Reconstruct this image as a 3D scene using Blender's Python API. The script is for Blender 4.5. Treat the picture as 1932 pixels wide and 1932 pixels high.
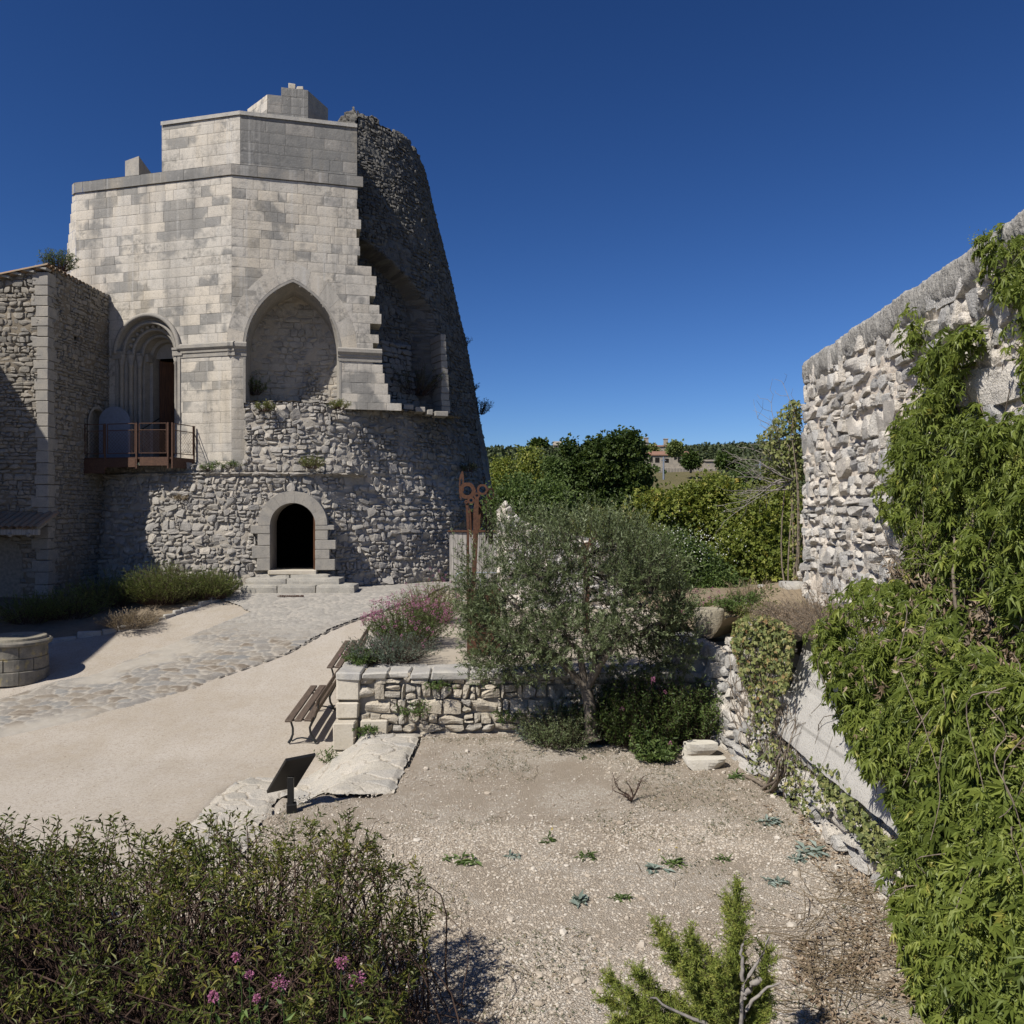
import bpy, math, random
import numpy as np
from mathutils import Vector, Matrix
R = math.radians
for o in list(bpy.data.objects): bpy.data.objects.remove(o)
SC = bpy.context.scene
COL = SC.collection
rng = np.random.default_rng(7)
random.seed(7)

# ------------------------------------------------------------------ camera, sky, sun, exposure
F = 1550.0                       # focal length in units of a 1932 px wide frame
cam = bpy.data.cameras.new("camera"); camo = bpy.data.objects.new("camera", cam); COL.objects.link(camo)
camo.location = (0, 0, 0); camo.rotation_euler = (R(90), 0, 0)
cam.sensor_width = 36; cam.lens = 36 * F / 1932; cam.clip_start = .1; cam.clip_end = 9000
SC.camera = camo
SUN_AZ, SUN_EL = 46.0, 47.0      # light travels toward +X turned SUN_AZ to +Y
w = bpy.data.worlds.new("World"); SC.world = w; w.use_nodes = True
wn = w.node_tree; bg = wn.nodes["Background"]
sky = wn.nodes.new("ShaderNodeTexSky"); sky.sky_type = 'NISHITA'; sky.sun_disc = False
sky.sun_elevation = R(SUN_EL); sky.sun_rotation = R(270 - SUN_AZ)
sky.altitude = 700; sky.air_density = 1.0; sky.dust_density = .15; sky.ozone_density = 6.0
# the photograph's deep, polarised blue: a colour grade of the sky itself, channel by channel
sep = wn.nodes.new("ShaderNodeSeparateColor"); cmb = wn.nodes.new("ShaderNodeCombineColor"); wn.links.new(sky.outputs[0], sep.inputs[0])
for ch, (gmm, k) in enumerate(((1.575, .465), (1.426, .580), (1.378, .735))):
    pw = wn.nodes.new("ShaderNodeMath"); pw.operation = 'POWER'; pw.inputs[1].default_value = gmm; mu = wn.nodes.new("ShaderNodeMath"); mu.operation = 'MULTIPLY'; mu.inputs[1].default_value = k
    wn.links.new(sep.outputs[ch], pw.inputs[0]); wn.links.new(pw.outputs[0], mu.inputs[0]); wn.links.new(mu.outputs[0], cmb.inputs[ch])
wn.links.new(cmb.outputs[0], bg.inputs[0]); bg.inputs[1].default_value = .050
sl = bpy.data.lights.new("sun", 'SUN'); sl.energy = 5.0; sl.angle = R(.5); sl.color = (1, .95, .87)
so = bpy.data.objects.new("sun", sl); COL.objects.link(so)
LT = Vector((math.cos(R(SUN_EL)) * math.cos(R(SUN_AZ)), math.cos(R(SUN_EL)) * math.sin(R(SUN_AZ)), -math.sin(R(SUN_EL))))
so.rotation_euler = LT.to_track_quat('-Z', 'Y').to_euler(); so.location = (-30, -30, 40)
SC.view_settings.view_transform = 'Standard'; SC.view_settings.look = 'None'
SC.view_settings.exposure = 0.26; SC.view_settings.gamma = 1
SC.cycles.max_bounces = 6; SC.cycles.diffuse_bounces = 3; SC.cycles.transmission_bounces = 3
SC.cycles.use_denoising = True

# ------------------------------------------------------------------ small helpers
def P(u, v, Y):
    return np.array(((u - 966) / F * Y, Y, -(v - 966) / F * Y))
def tag(o, label=None, cat=None, group=None, kind=None):
    if label: o['label'] = label
    if cat: o['category'] = cat
    if group: o['group'] = group
    if kind: o['kind'] = kind
    return o
def thing(name, label, cat, loc=(0, 0, 0), rz=0, group=None):
    o = bpy.data.objects.new(name, None); COL.objects.link(o); o.empty_display_size = .2
    o.location = [float(c) for c in loc]; o.rotation_euler = (0, 0, rz)
    return tag(o, label, cat, group)
def copy_tree(o, parent=None):
    c = o.copy(); COL.objects.link(c)
    if parent is not None: c.parent = parent
    for ch in list(o.children): copy_tree(ch, c)
    return c
def make_obj(name, V, faces, mat, parent=None, fattr=None, pattr=None, smooth=False, inv=None):
    """faces: list of int arrays (m,k); fattr: dict name->per face floats in that order"""
    V = np.asarray(V, np.float32).reshape(-1, 3)
    faces = [np.asarray(f, np.int32) for f in faces if len(f)]
    me = bpy.data.meshes.new(name)
    me.vertices.add(len(V)); me.vertices.foreach_set("co", V.ravel())
    li = np.concatenate([f.ravel() for f in faces]); tot = np.concatenate([np.full(len(f), f.shape[1], np.int32) for f in faces])
    st = np.concatenate([[0], np.cumsum(tot)[:-1]]).astype(np.int32)
    me.loops.add(len(li)); me.loops.foreach_set("vertex_index", li)
    me.polygons.add(len(tot)); me.polygons.foreach_set("loop_start", st)
    if smooth: me.polygons.foreach_set("use_smooth", np.ones(len(tot), bool))
    else: me.polygons.foreach_set("use_smooth", np.zeros(len(tot), bool))
    for nm, a in (fattr or {}).items():
        at = me.attributes.new(nm, 'FLOAT', 'FACE'); at.data.foreach_set("value", np.asarray(a, np.float32))
    for nm, a in (pattr or {}).items():
        at = me.attributes.new(nm, 'FLOAT', 'POINT'); at.data.foreach_set("value", np.asarray(a, np.float32))
    me.update(calc_edges=True); me.validate()
    if isinstance(mat, (list, tuple)):
        for m in mat: me.materials.append(m)
    elif mat: me.materials.append(mat)
    o = bpy.data.objects.new(name, me); COL.objects.link(o)
    if parent is not None:
        o.parent = parent
        # builders work in world space: bring the mesh into the parent's frame
        M = Matrix.Translation(parent.location) @ parent.rotation_euler.to_matrix().to_4x4()
        p = parent.parent
        while p is not None:
            M = Matrix.Translation(p.location) @ p.rotation_euler.to_matrix().to_4x4() @ M; p = p.parent
        me.transform(M.inverted())
    return o
# value noise -------------------------------------------------------
_T = np.random.default_rng(3).random((8, 256, 256))
def vn(x, y, seed=0):
    x = np.asarray(x, float); y = np.asarray(y, float); T = _T[seed % 8]; x = x + 17.3 * seed; y = y + 9.1 * seed
    xi = np.floor(x).astype(int); yi = np.floor(y).astype(int); fx = x - xi; fy = y - yi
    fx = fx * fx * (3 - 2 * fx); fy = fy * fy * (3 - 2 * fy)
    a = T[xi & 255, yi & 255]; b = T[(xi + 1) & 255, yi & 255]; c = T[xi & 255, (yi + 1) & 255]; d = T[(xi + 1) & 255, (yi + 1) & 255]
    return (a * (1 - fx) + b * fx) * (1 - fy) + (c * (1 - fx) + d * fx) * fy
def fbm(x, y, seed=0, oct=4):
    s = 0; a = .5; t = 0
    for k in range(oct):
        s = s + a * vn(x * 2 ** k, y * 2 ** k, seed + k); t += a; a *= .5
    return s / t
def sstep(a, b, x):
    t = np.clip((np.asarray(x, float) - a) / (b - a), 0, 1); return t * t * (3 - 2 * t)
def stones(s, z, cw, ch, seed=0, p=3.0, jit=.36, warp=.25, gap=.14):
    """coursed rubble: returns relief 0..1, stone id 0..1, mortar 0..1, tilt -1..1"""
    r = np.random.default_rng(seed + 100); T = r.random((5, 128, 128))
    s = s + warp * cw * (fbm(s / cw * 1.1, z / ch * 1.1, seed) - .5) * 2; z = z + warp * ch * (fbm(s / cw * 1.1 + 40, z / ch * 1.1, seed + 1) - .5) * 2
    gx = s / cw; gy = z / ch; row = np.floor(gy).astype(int); asp = cw / ch
    F1 = np.full(s.shape, 9.); F2 = np.full(s.shape, 9.); ID = np.zeros(s.shape); TX = np.zeros(s.shape); TY = TX.copy(); DX = TX.copy(); DY = TX.copy()
    for dr in (-1, 0, 1):
        rr = row + dr; sh = .5 * (rr & 1) + .5 * T[4, rr & 127, 5]
        c0 = np.floor(gx - sh).astype(int)
        for dc in (-2, -1, 0, 1, 2):
            c = c0 + dc; a, b = rr & 127, c & 127
            fx = c + sh + .5 + jit * (T[0, a, b] * 2 - 1); fy = rr + .5 + jit * .8 * (T[1, a, b] * 2 - 1)
            dx = (gx - fx); dy = (gy - fy); sz = .75 + .5 * T[2, b, a]
            d = ((np.abs(dx) ** p + np.abs(dy) ** p) ** (1 / p)) / sz
            m = d < F1
            F2 = np.where(m, F1, np.minimum(F2, d)); F1 = np.where(m, d, F1)
            ID = np.where(m, T[2, a, b], ID); TX = np.where(m, T[3, a, b], TX); TY = np.where(m, T[4, b, a], TY)
            DX = np.where(m, dx, DX); DY = np.where(m, dy, DY)
    j = np.clip((F2 - F1) / gap, 0, 1)
    tilt = (TX - .5) * DX * 2 + (TY - .5) * DY * 2
    return 1 - (1 - j) ** 2.6, ID, 1 - np.clip(j * 2.2, 0, 1), tilt
def gridq(nu, nv):
    i = np.arange(nu * nv).reshape(nu, nv)
    return np.stack([i[:-1, :-1], i[1:, :-1], i[1:, 1:], i[:-1, 1:]], -1).reshape(-1, 4)
def polydist(x, y, poly):
    poly = np.asarray(poly, float); d = np.full(np.shape(x), 1e9)
    for a, b in zip(poly, np.roll(poly, -1, 0)):
        ab = b - a; t = np.clip(((x - a[0]) * ab[0] + (y - a[1]) * ab[1]) / (ab.dot(ab) + 1e-9), 0, 1); d = np.minimum(d, np.hypot(x - a[0] - t * ab[0], y - a[1] - t * ab[1]))
    return d
def inpoly(x, y, poly):
    poly = np.asarray(poly, float); n = len(poly); r = np.zeros(np.shape(x), bool); j = n - 1
    for i in range(n):
        xi, yi = poly[i]; xj, yj = poly[j]
        c = ((yi > y) != (yj > y)) & (x < (xj - xi) * (y - yi) / (yj - yi + 1e-12) + xi); r ^= c; j = i
    return r
def cleanup(V, Fc, pat):
    used = np.unique(Fc); mp = np.full(len(V), -1); mp[used] = np.arange(len(used))
    return V[used], mp[Fc], {k: v[used] for k, v in pat.items()}
def rubble(name, pos, s0, s1, z0, z1, res, cw, ch, depth, mat, parent=None, seed=0, keep=None, p=3.0, rough=.3, jit=.36, warp=.25, gap=.14, flip=False, extra=None, tk=.8, smooth=True):
    """masonry sheet: pos(s,z,h)->xyz arrays with h the outward relief"""
    ns = max(3, int((s1 - s0) / res) + 1); nz = max(3, int((z1 - z0) / res) + 1)
    S, Z = np.meshgrid(np.linspace(s0, s1, ns), np.linspace(z0, z1, nz), indexing='ij')
    h, ID, mo, tilt = stones(S, Z, cw, ch, seed, p, jit, warp, gap)
    H = depth * (h * (.5 + .5 * (ID * 7.3 % 1)) + tilt * tk * h) + depth * rough * (fbm(S / cw * 4.5, Z / ch * 3.2, seed + 2, 4) - .5) * (.4 + h)
    if extra is not None: H = H + extra(S, Z)
    x, y, z = pos(S, Z, H)
    V = np.stack([x, y, z], -1).reshape(-1, 3); Fc = gridq(ns, nz)
    if flip: Fc = Fc[:, ::-1]
    if keep is not None:
        cs = S.ravel()[Fc].mean(1); cz = Z.ravel()[Fc].mean(1); Fc = Fc[keep(cs, cz)]
    V, Fc, pat = cleanup(V, Fc, {'stone': ID.ravel(), 'mortar': mo.ravel()})
    return make_obj(name, V, [Fc], mat, parent, pattr=pat, smooth=smooth)

def _cube(c):
    import bmesh
    bm = bmesh.new(); bmesh.ops.create_cube(bm, size=2); bmesh.ops.subdivide_edges(bm, edges=bm.edges, cuts=c, use_grid_fill=True)
    V = np.array([v.co for v in bm.verts]); Fq = np.array([[v.index for v in f.verts] for f in bm.faces]); bm.free(); return V, Fq
def stone_wall(name, pos, s0, s1, z0, z1, rows, widths, depth, mat, parent=None, seed=0, keep=None, cuts=2, split=.25, gap=.012, proud=.05, tilt=.10, round_=.22, flip=False, wild=.3, bed=None):
    """hand-laid rubble: every stone its own faceted lump, bedded in rough courses; pos(s,z,h) -> xyz"""
    r = np.random.default_rng(seed); C = []; z = z0
    while z < z1:
        hh = rows[0] + (rows[1] - rows[0]) * r.random() ** 1.3; s = s0 - widths[1] * r.random()
        while s < s1:
            w_ = widths[0] + (widths[1] - widths[0]) * r.random() ** 1.4
            if r.random() < split and hh > rows[0] * 1.25:
                f = .35 + .3 * r.random(); w2 = w_ * (.4 + .4 * r.random())
                C += [(s, z, w2, hh * f), (s, z + hh * f, w2, hh * (1 - f)), (s + w2, z, w_ - w2, hh)] if w_ - w2 > widths[0] * .5 else [(s, z, w_, hh * f), (s, z + hh * f, w_, hh * (1 - f))]
            else: C.append((s, z, w_, hh * (1 + wild * (r.random() - .5) * .6)))
            s += w_
        z += hh
    C = np.array(C); cs = C[:, 0] + C[:, 2] / 2; cz = C[:, 1] + C[:, 3] / 2; cz = cz + wild * .35 * rows[0] * (fbm(cs * 1.1, cz * 1.7, seed) - .5) * 4; k = (cs > s0) & (cs < s1)
    if keep is not None: k &= keep(cs, cz)
    C = C[k]; cs = cs[k]; cz = cz[k]; N = len(C); B, Fq = _cube(cuts); nv = len(B); L = np.linalg.norm(B, axis=1, keepdims=True)
    c = (round_ * (.5 + r.random(N)))[:, None, None]; V = B[None] * (1 - c) + (B / L * 1.22)[None] * c
    for _ in range(6):
        n = r.normal(size=(N, 3)); n /= np.linalg.norm(n, axis=1, keepdims=True); lim = .74 + .30 * r.random((N, 1)); ex = np.maximum(0, np.einsum('nvk,nk->nv', V, n) - lim); V = V - ex[..., None] * n[:, None] * .9
    o = r.random((N, 1)) * 90; ns = np.stack([vn(V[..., 0] * 1.9 + o, V[..., 1] * 1.9 + V[..., 2] * 1.3 + q * 7, q) for q in (1, 2, 3)], -1) - .5; V = V + .16 * ns
    hs = (C[:, 2] - gap) / 2 * (.97 + .1 * r.random(N)); hz = (C[:, 3] - gap) / 2 * (.97 + .1 * r.random(N)); hd = depth / 2 * np.ones(N)
    V = V * np.stack([hs, hz, hd], -1)[:, None]; a = tilt * r.normal(size=N); ca, sa = np.cos(a)[:, None], np.sin(a)[:, None]; x, y = V[..., 0] * ca - V[..., 1] * sa, V[..., 0] * sa + V[..., 1] * ca
    h = V[..., 2] * 1.0 + x * (tilt * 1.2 * r.normal(size=N))[:, None] + y * (tilt * 1.5 * r.normal(size=N))[:, None] - depth * .30 + (proud * (r.random(N) - .35))[:, None]
    X, Y, Z = pos(x + cs[:, None], y + cz[:, None], h); V = np.stack([X, Y, Z], -1).reshape(-1, 3); Fc = (Fq[None] + (np.arange(N) * nv)[:, None, None]).reshape(-1, 4)
    if flip: Fc = Fc[:, ::-1]
    idn = np.repeat(r.random(N), nv); mo = np.zeros(len(V))
    if bed is not None:      # the rough mortar bed behind belongs to the same face
        res, off = bed; ns_, nz_ = int((s1 - s0) / res) + 2, int((z1 - z0) / res) + 2; S, Zz = np.meshgrid(np.linspace(s0, s1, ns_), np.linspace(z0, z1, nz_), indexing='ij')
        H = off + .05 * (fbm(S * 5, Zz * 5, seed, 4) - .5) + .05 * sstep(.5, .7, fbm(S * 1.6, Zz * 1.6, seed + 3)); X, Y, Z = pos(S, Zz, H); F2 = gridq(ns_, nz_)
        if flip: F2 = F2[:, ::-1]
        if keep is not None: F2 = F2[keep(S.ravel()[F2].mean(1), Zz.ravel()[F2].mean(1))]
        V2, F2, _ = cleanup(np.stack([X, Y, Z], -1).reshape(-1, 3), F2, {}); Fc = np.concatenate([Fc, F2 + len(V)]); idn = np.concatenate([idn, np.full(len(V2), .5)]); mo = np.concatenate([mo, np.ones(len(V2))]); V = np.concatenate([V, V2])
    return make_obj(name, V, [Fc], mat, parent, pattr={'stone': idn, 'mortar': mo})

class MB:
    """collects shapes that become one mesh object"""
    def __init__(s): s.V = []; s.n = 0; s.F = {}; s.A = {}
    def add(s, V, Fc, var=.5):
        V = np.asarray(V, float).reshape(-1, 3); s.V.append(V)
        for f in (Fc if isinstance(Fc, list) else [Fc]):
            f = np.asarray(f, int)
            if f.ndim == 1: f = f[None]
            k = f.shape[1]; s.F.setdefault(k, []).append(f + s.n)
            s.A.setdefault(k, []).append(np.broadcast_to(np.asarray(var, float), (len(f),)))
        s.n += len(V); return s
    def box(s, c, size, rot=None, bev=.008, var=.5, jit=0, r=None):
        hx, hy, hz = [d / 2 for d in size]; b = min(bev, hx * .9, hy * .9, hz * .9); V = []
        for sx in (-1, 1):
            for sy in (-1, 1):
                for sz in (-1, 1):
                    j = (np.array((r or rng).random(3)) - .5) * 2 * jit if jit else np.zeros(3)
                    V += [np.array((sx * hx, sy * (hy - b), sz * (hz - b))) + j, np.array((sx * (hx - b), sy * hy, sz * (hz - b))) + j, np.array((sx * (hx - b), sy * (hy - b), sz * hz)) + j]
        V = np.array(V)
        def q(ix, a): return (ix[0] * 4 + ix[1] * 2 + ix[2]) * 3 + a
        F4 = []; F3 = []
        for a in range(3):
            b1, b2 = (a + 1) % 3, (a + 2) % 3
            for sg in (0, 1):
                f = []
                for (p1, p2) in ((0, 0), (1, 0), (1, 1), (0, 1)):
                    ix = [0, 0, 0]; ix[a] = sg; ix[b1] = p1; ix[b2] = p2; f.append(q(ix, a))
                F4.append(f if sg else f[::-1])
            for p1 in (0, 1):
                for p2 in (0, 1):
                    i0 = [0, 0, 0]; i1 = [0, 0, 0]; i0[b1] = i1[b1] = p1; i0[b2] = i1[b2] = p2; i1[a] = 1
                    f = [q(i0, b1), q(i1, b1), q(i1, b2), q(i0, b2)]
                    F4.append(f if (p1 == p2) else f[::-1])
        for i in range(8):
            ix = [(i >> 2) & 1, (i >> 1) & 1, i & 1]; f = [q(ix, 0), q(ix, 1), q(ix, 2)]
            F3.append(f if sum(ix) % 2 else f[::-1])
        if rot is not None: V = V @ np.array(rot).T
        return s.add(V + np.asarray(c, float), [np.array(F4), np.array(F3)], var)
    def tube(s, pts, rad, n=8, var=.5, caps=True):
        pts = np.asarray(pts, float); m = len(pts); rad = np.broadcast_to(np.asarray(rad, float), (m,))
        t = np.gradient(pts, axis=0); t /= np.linalg.norm(t, axis=1, keepdims=True) + 1e-9
        up = np.array((0, 0, 1.)) if abs(t[0, 2]) < .9 else np.array((1., 0, 0)); V = []
        a = np.linspace(0, 2 * np.pi, n, endpoint=False)
        nx = np.cross(t[0], up); nx /= np.linalg.norm(nx) + 1e-9
        for i in range(m):
            nx = nx - t[i] * nx.dot(t[i]); nx /= np.linalg.norm(nx) + 1e-9; ny = np.cross(t[i], nx)
            V.append(pts[i] + rad[i] * (np.cos(a)[:, None] * nx + np.sin(a)[:, None] * ny))
        V = np.concatenate(V); i = np.arange(m * n).reshape(m, n); j = np.roll(i, -1, 1)
        Fq = np.stack([i[:-1], i[1:], j[1:], j[:-1]], -1).reshape(-1, 4)[:, ::-1]
        s.add(V, Fq, var)
        if caps and n > 2:
            s.F.setdefault(n, []).append(np.array([i[0] + s.n - m * n])[:, ::-1].copy()); s.A.setdefault(n, []).append(np.array([var * 1.]))
            s.F.setdefault(n, []).append(np.array([i[-1] + s.n - m * n])); s.A.setdefault(n, []).append(np.array([var * 1.]))
        return s
    def lathe(s, c, prof, n=40, var=.5, wob=0):
        c = np.asarray(c, float); a = np.linspace(0, 2 * np.pi, n, endpoint=False); V = []
        for r, z in prof:
            rr = r * (1 + wob * (vn(np.cos(a) * 2 + 9, np.sin(a) * 2 + z * 3, 2) - .5))
            V.append(np.stack([c[0] + rr * np.cos(a), c[1] + rr * np.sin(a), np.full(n, c[2] + z)], -1))
        m = len(prof); V = np.concatenate(V); i = np.arange(m * n).reshape(m, n); j = np.roll(i, -1, 1)
        return s.add(V, np.stack([i[:-1], j[:-1], j[1:], i[1:]], -1).reshape(-1, 4), var)
    def prism(s, poly, z0, z1, var=.5):
        poly = np.asarray(poly, float); n = len(poly)
        V = np.concatenate([np.c_[poly, np.full(n, z0)], np.c_[poly, np.broadcast_to(z1, n)]])
        i = np.arange(n); j = np.roll(i, -1)
        s.add(V, [np.stack([i, j, j + n, i + n], -1), np.array([i[::-1]]), np.array([i + n])], var); return s
    def strip(s, A, B, var=.5):
        A = np.asarray(A, float); B = np.asarray(B, float); n = len(A)
        i = np.arange(n - 1); return s.add(np.concatenate([A, B]), np.stack([i, i + 1, i + 1 + n, i + n], -1), var)
    def build(s, name, mat, parent=None, smooth=False):
        ks = sorted(s.F); fs = [np.concatenate(s.F[k]) for k in ks]
        return make_obj(name, np.concatenate(s.V), fs, mat, parent, fattr={'var': np.concatenate([np.concatenate(s.A[k]) for k in ks])}, smooth=smooth)
def rotz(a):
    c, d = math.cos(a), math.sin(a); return np.array(((c, -d, 0), (d, c, 0), (0, 0, 1)))

# ------------------------------------------------------------------ materials
class NT:
    def __init__(s, name):
        s.m = bpy.data.materials.new(name); s.m.use_nodes = True; s.t = s.m.node_tree; s.b = s.t.nodes["Principled BSDF"]
    def n(s, typ, ins=None, out=0, **pr):
        d = s.t.nodes.new(typ)
        for k, v in pr.items(): setattr(d, k, v)
        for k, v in (ins or {}).items(): s.set(d.inputs[k], v)
        return d.outputs[out]
    def set(s, sock, v):
        if isinstance(v, bpy.types.NodeSocket): s.t.links.new(v, sock)
        else: sock.default_value = v
    def pos(s): return s.n("ShaderNodeNewGeometry")
    def obj(s): return s.n("ShaderNodeTexCoord", out=3)
    def map(s, vec, sc): return s.n("ShaderNodeMapping", {0: vec, 3: sc})
    def noise(s, sc, det=4, vec=None, rough=.55, out=0): return s.n("ShaderNodeTexNoise", {**({'Vector': vec} if vec is not None else {}), 'Scale': sc, 'Detail': det, 'Roughness': rough}, out)
    def voro(s, sc, vec, feature='F1', out=0, rnd=1): return s.n("ShaderNodeTexVoronoi", {'Vector': vec, 'Scale': sc, 'Randomness': rnd}, out, feature=feature)
    def attr(s, nm): return s.n("ShaderNodeAttribute", out=2, attribute_name=nm)
    def ramp(s, fac, stops, mode='LINEAR'):
        d = s.t.nodes.new("ShaderNodeValToRGB"); cr = d.color_ramp; cr.interpolation = mode
        while len(cr.elements) < len(stops): cr.elements.new(.5)
        for e, (p, c) in zip(cr.elements, stops):
            e.position = p; e.color = (*c, 1) if not np.isscalar(c) else (c, c, c, 1)
        s.set(d.inputs[0], fac); return d.outputs[0]
    def mix(s, fac, a, b, bl='MIX'):
        d = s.t.nodes.new("ShaderNodeMix"); d.data_type = 'RGBA'; d.blend_type = bl
        f = lambda c: c if isinstance(c, bpy.types.NodeSocket) else (*c, 1)
        s.set(d.inputs[0], fac); s.set(d.inputs[6], f(a)); s.set(d.inputs[7], f(b)); return d.outputs[2]
    def math(s, op, a, b=0.0, clamp=False): return s.n("ShaderNodeMath", {0: a, 1: b}, operation=op, use_clamp=clamp)
    def bump(s, h, st=.5, dist=.02): return s.n("ShaderNodeBump", {'Height': h, 'Strength': st, 'Distance': dist})
    def fin(s, col, rough=.85, bump=None, metal=0, spec=.3, k=.84):
        if k != 1: col = s.mix(1, col, (k, k, k), 'MULTIPLY')
        s.set(s.b.inputs['Base Color'], col if isinstance(col, bpy.types.NodeSocket) else (*col, 1)); s.set(s.b.inputs['Roughness'], rough)
        s.set(s.b.inputs['Metallic'], metal); s.set(s.b.inputs['Specular IOR Level'], spec)
        if bump is not None: s.set(s.b.inputs['Normal'], bump)
        return s.m
def stone_mat(name, stops, mortar, lichen=(.16, .155, .14), lich=.5, fine=30, bst=.5, stain=None, dark_top=False):
    t = NT(name); v = t.obj(); st = t.attr('stone'); mo = t.attr('mortar')
    c = t.ramp(st, stops)
    n1 = t.noise(3.2, 5, v); n2 = t.noise(fine, 4, v, .65)
    c = t.mix(t.ramp(n1, [(.48, 0.), (.66, lich)]), c, lichen)
    c = t.mix(t.ramp(n2, [(.3, 0.), (.7, .55)]), c, t.mix(.5, c, (.62, .58, .52)))
    c = t.mix(t.ramp(t.noise(fine * 2.3, 3, v), [(.35, .45), (.5, 0.)]), c, (.09, .085, .075))
    c = t.mix(t.math('MULTIPLY', mo, .8), c, mortar)
    if stain:
        sc, lo, hi, colr, k = stain
        c = t.mix(t.ramp(t.noise(1, 5, t.map(v, sc)), [(lo, 0.), (hi, k)]), c, colr)
    if dark_top:      # weathered dark stone high up; shade toward the right is painted in too
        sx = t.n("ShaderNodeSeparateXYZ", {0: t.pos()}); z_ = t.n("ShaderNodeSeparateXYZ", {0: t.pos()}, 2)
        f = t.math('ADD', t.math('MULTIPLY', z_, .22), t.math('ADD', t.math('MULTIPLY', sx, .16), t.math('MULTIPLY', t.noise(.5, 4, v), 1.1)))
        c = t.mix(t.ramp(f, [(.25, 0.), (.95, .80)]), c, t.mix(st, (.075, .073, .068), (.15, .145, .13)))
    return t.fin(c, .9, t.bump(t.math('ADD', n2, t.math('MULTIPLY', t.noise(fine * 3, 3, v), .5)), bst, .03), spec=.15)
M = {}
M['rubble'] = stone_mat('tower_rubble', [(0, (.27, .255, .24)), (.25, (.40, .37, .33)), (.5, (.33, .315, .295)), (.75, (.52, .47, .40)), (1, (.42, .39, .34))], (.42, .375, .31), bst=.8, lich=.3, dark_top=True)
M['rubble_warm'] = stone_mat('house_rubble', [(0, (.19, .175, .15)), (.35, (.29, .26, .215)), (.7, (.34, .30, .24)), (1, (.22, .21, .19))], (.20, .165, .12))
M['rubble_white'] = stone_mat('pale_rubble', [(0, (.46, .45, .43)), (.25, (.57, .55, .515)), (.5, (.72, .665, .58)), (.8, (.77, .70, .605)), (1, (.59, .57, .535))], (.78, .68, .565), lichen=(.33, .33, .325), lich=.35, fine=30, bst=.9)
M['rubble_terrace'] = stone_mat('terrace_rubble', [(0, (.44, .38, .29)), (.3, (.56, .49, .38)), (.6, (.50, .44, .34)), (.85, (.40, .37, .32)), (1, (.60, .53, .42))], (.19, .15, .10), lichen=(.30, .29, .26), lich=.35, fine=26)
def ashlar_mat(name, base, grey, greys, streak=.5):
    t = NT(name); v = t.obj(); st = t.attr('var')
    c = t.ramp(st, base)
    big = t.noise(.55, 4, v); n1 = t.noise(2.2, 6, v, .62); n2 = t.noise(26, 5, v, .65)
    # blocks weathered grey: chosen block by block inside broad patches
    k = t.math('ADD', t.math('MULTIPLY', t.attr('pick'), .40), t.math('MULTIPLY', big, 1.1))
    c = t.mix(t.ramp(k, [(greys, 0.), (greys + .05, .75)]), c, t.mix(n1, grey, (.27, .265, .25)))
    c = t.mix(t.ramp(n1, [(.50, 0.), (.76, .4)]), c, (.31, .29, .26))
    c = t.mix(t.ramp(t.noise(1, 4, t.map(v, (1.9, 1.9, .14))), [(.5, 0.), (.72, streak)]), c, (.17, .165, .155))
    c = t.mix(t.ramp(t.noise(1, 3, t.map(v, (1.2, 1.2, .35))), [(.55, 0.), (.75, .4)]), c, (.50, .42, .30))
    c = t.mix(t.ramp(n2, [(.28, .45), (.48, 0.)]), c, (.13, .125, .11))
    blot = t.math('MULTIPLY', t.ramp(t.noise(.9, 6, v, .7), [(.50, 0.), (.62, 1.)]), t.ramp(t.noise(7, 5, v, .7), [(.42, 0.), (.60, 1.)]))
    c = t.mix(t.math('MULTIPLY', blot, .6), c, (.15, .148, .14))
    c = t.mix(t.ramp(t.noise(1, 5, t.map(v, (4.5, 4.5, .10)), .6), [(.58, 0.), (.68, .38)]), c, (.60, .58, .54))
    c = t.mix(t.ramp(t.noise(9, 3, v), [(.62, 0.), (.72, .35)]), c, (.56, .53, .48))
    return t.fin(c, .9, t.bump(t.math('ADD', n2, t.noise(8, 4, v)), .35, .02), spec=.15)
ASH = [(0, (.56, .505, .425)), (.3, (.60, .55, .47)), (.55, (.575, .53, .46)), (.85, (.65, .58, .475)), (1, (.55, .51, .45))]
M['ashlar'] = ashlar_mat('ashlar', ASH, (.17, .168, .16), .83)
M['ashlar_grey'] = ashlar_mat('weathered_ashlar', [(0, (.30, .28, .25)), (.5, (.37, .34, .30)), (1, (.33, .31, .28))], (.16, .16, .155), .62, .6)
def plain_stone(name, c1, c2, dark=(.14, .135, .12), sc=4, k=.5, bst=.4, yellow=0):
    t = NT(name); v = t.obj(); n1 = t.noise(sc, 5, v); n2 = t.noise(28, 5, v, .65)
    c = t.mix(t.ramp(n1, [(.35, 0.), (.65, 1.)]), c1, c2); c = t.mix(t.math('MULTIPLY', t.attr('var'), .35), c, t.mix(.5, c, dark))
    c = t.mix(t.ramp(n2, [(.3, k), (.5, 0.)]), c, dark)
    if yellow: c = t.mix(t.ramp(t.noise(6, 4, v), [(.58, 0.), (.68, yellow)]), c, (.42, .33, .12))
    return t.fin(c, .88, t.bump(t.math('ADD', n1, n2), bst, .02), spec=.15)
M['dressed'] = plain_stone('dressed_limestone', (.42, .385, .33), (.33, .31, .28))
M['pale_dressed'] = plain_stone('pale_cut_limestone', (.56, .50, .40), (.62, .565, .47), dark=(.25, .22, .17), k=.3)
M['coping'] = plain_stone('weathered_coping', (.40, .385, .36), (.52, .49, .43), dark=(.2, .19, .17), k=.45)
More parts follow.
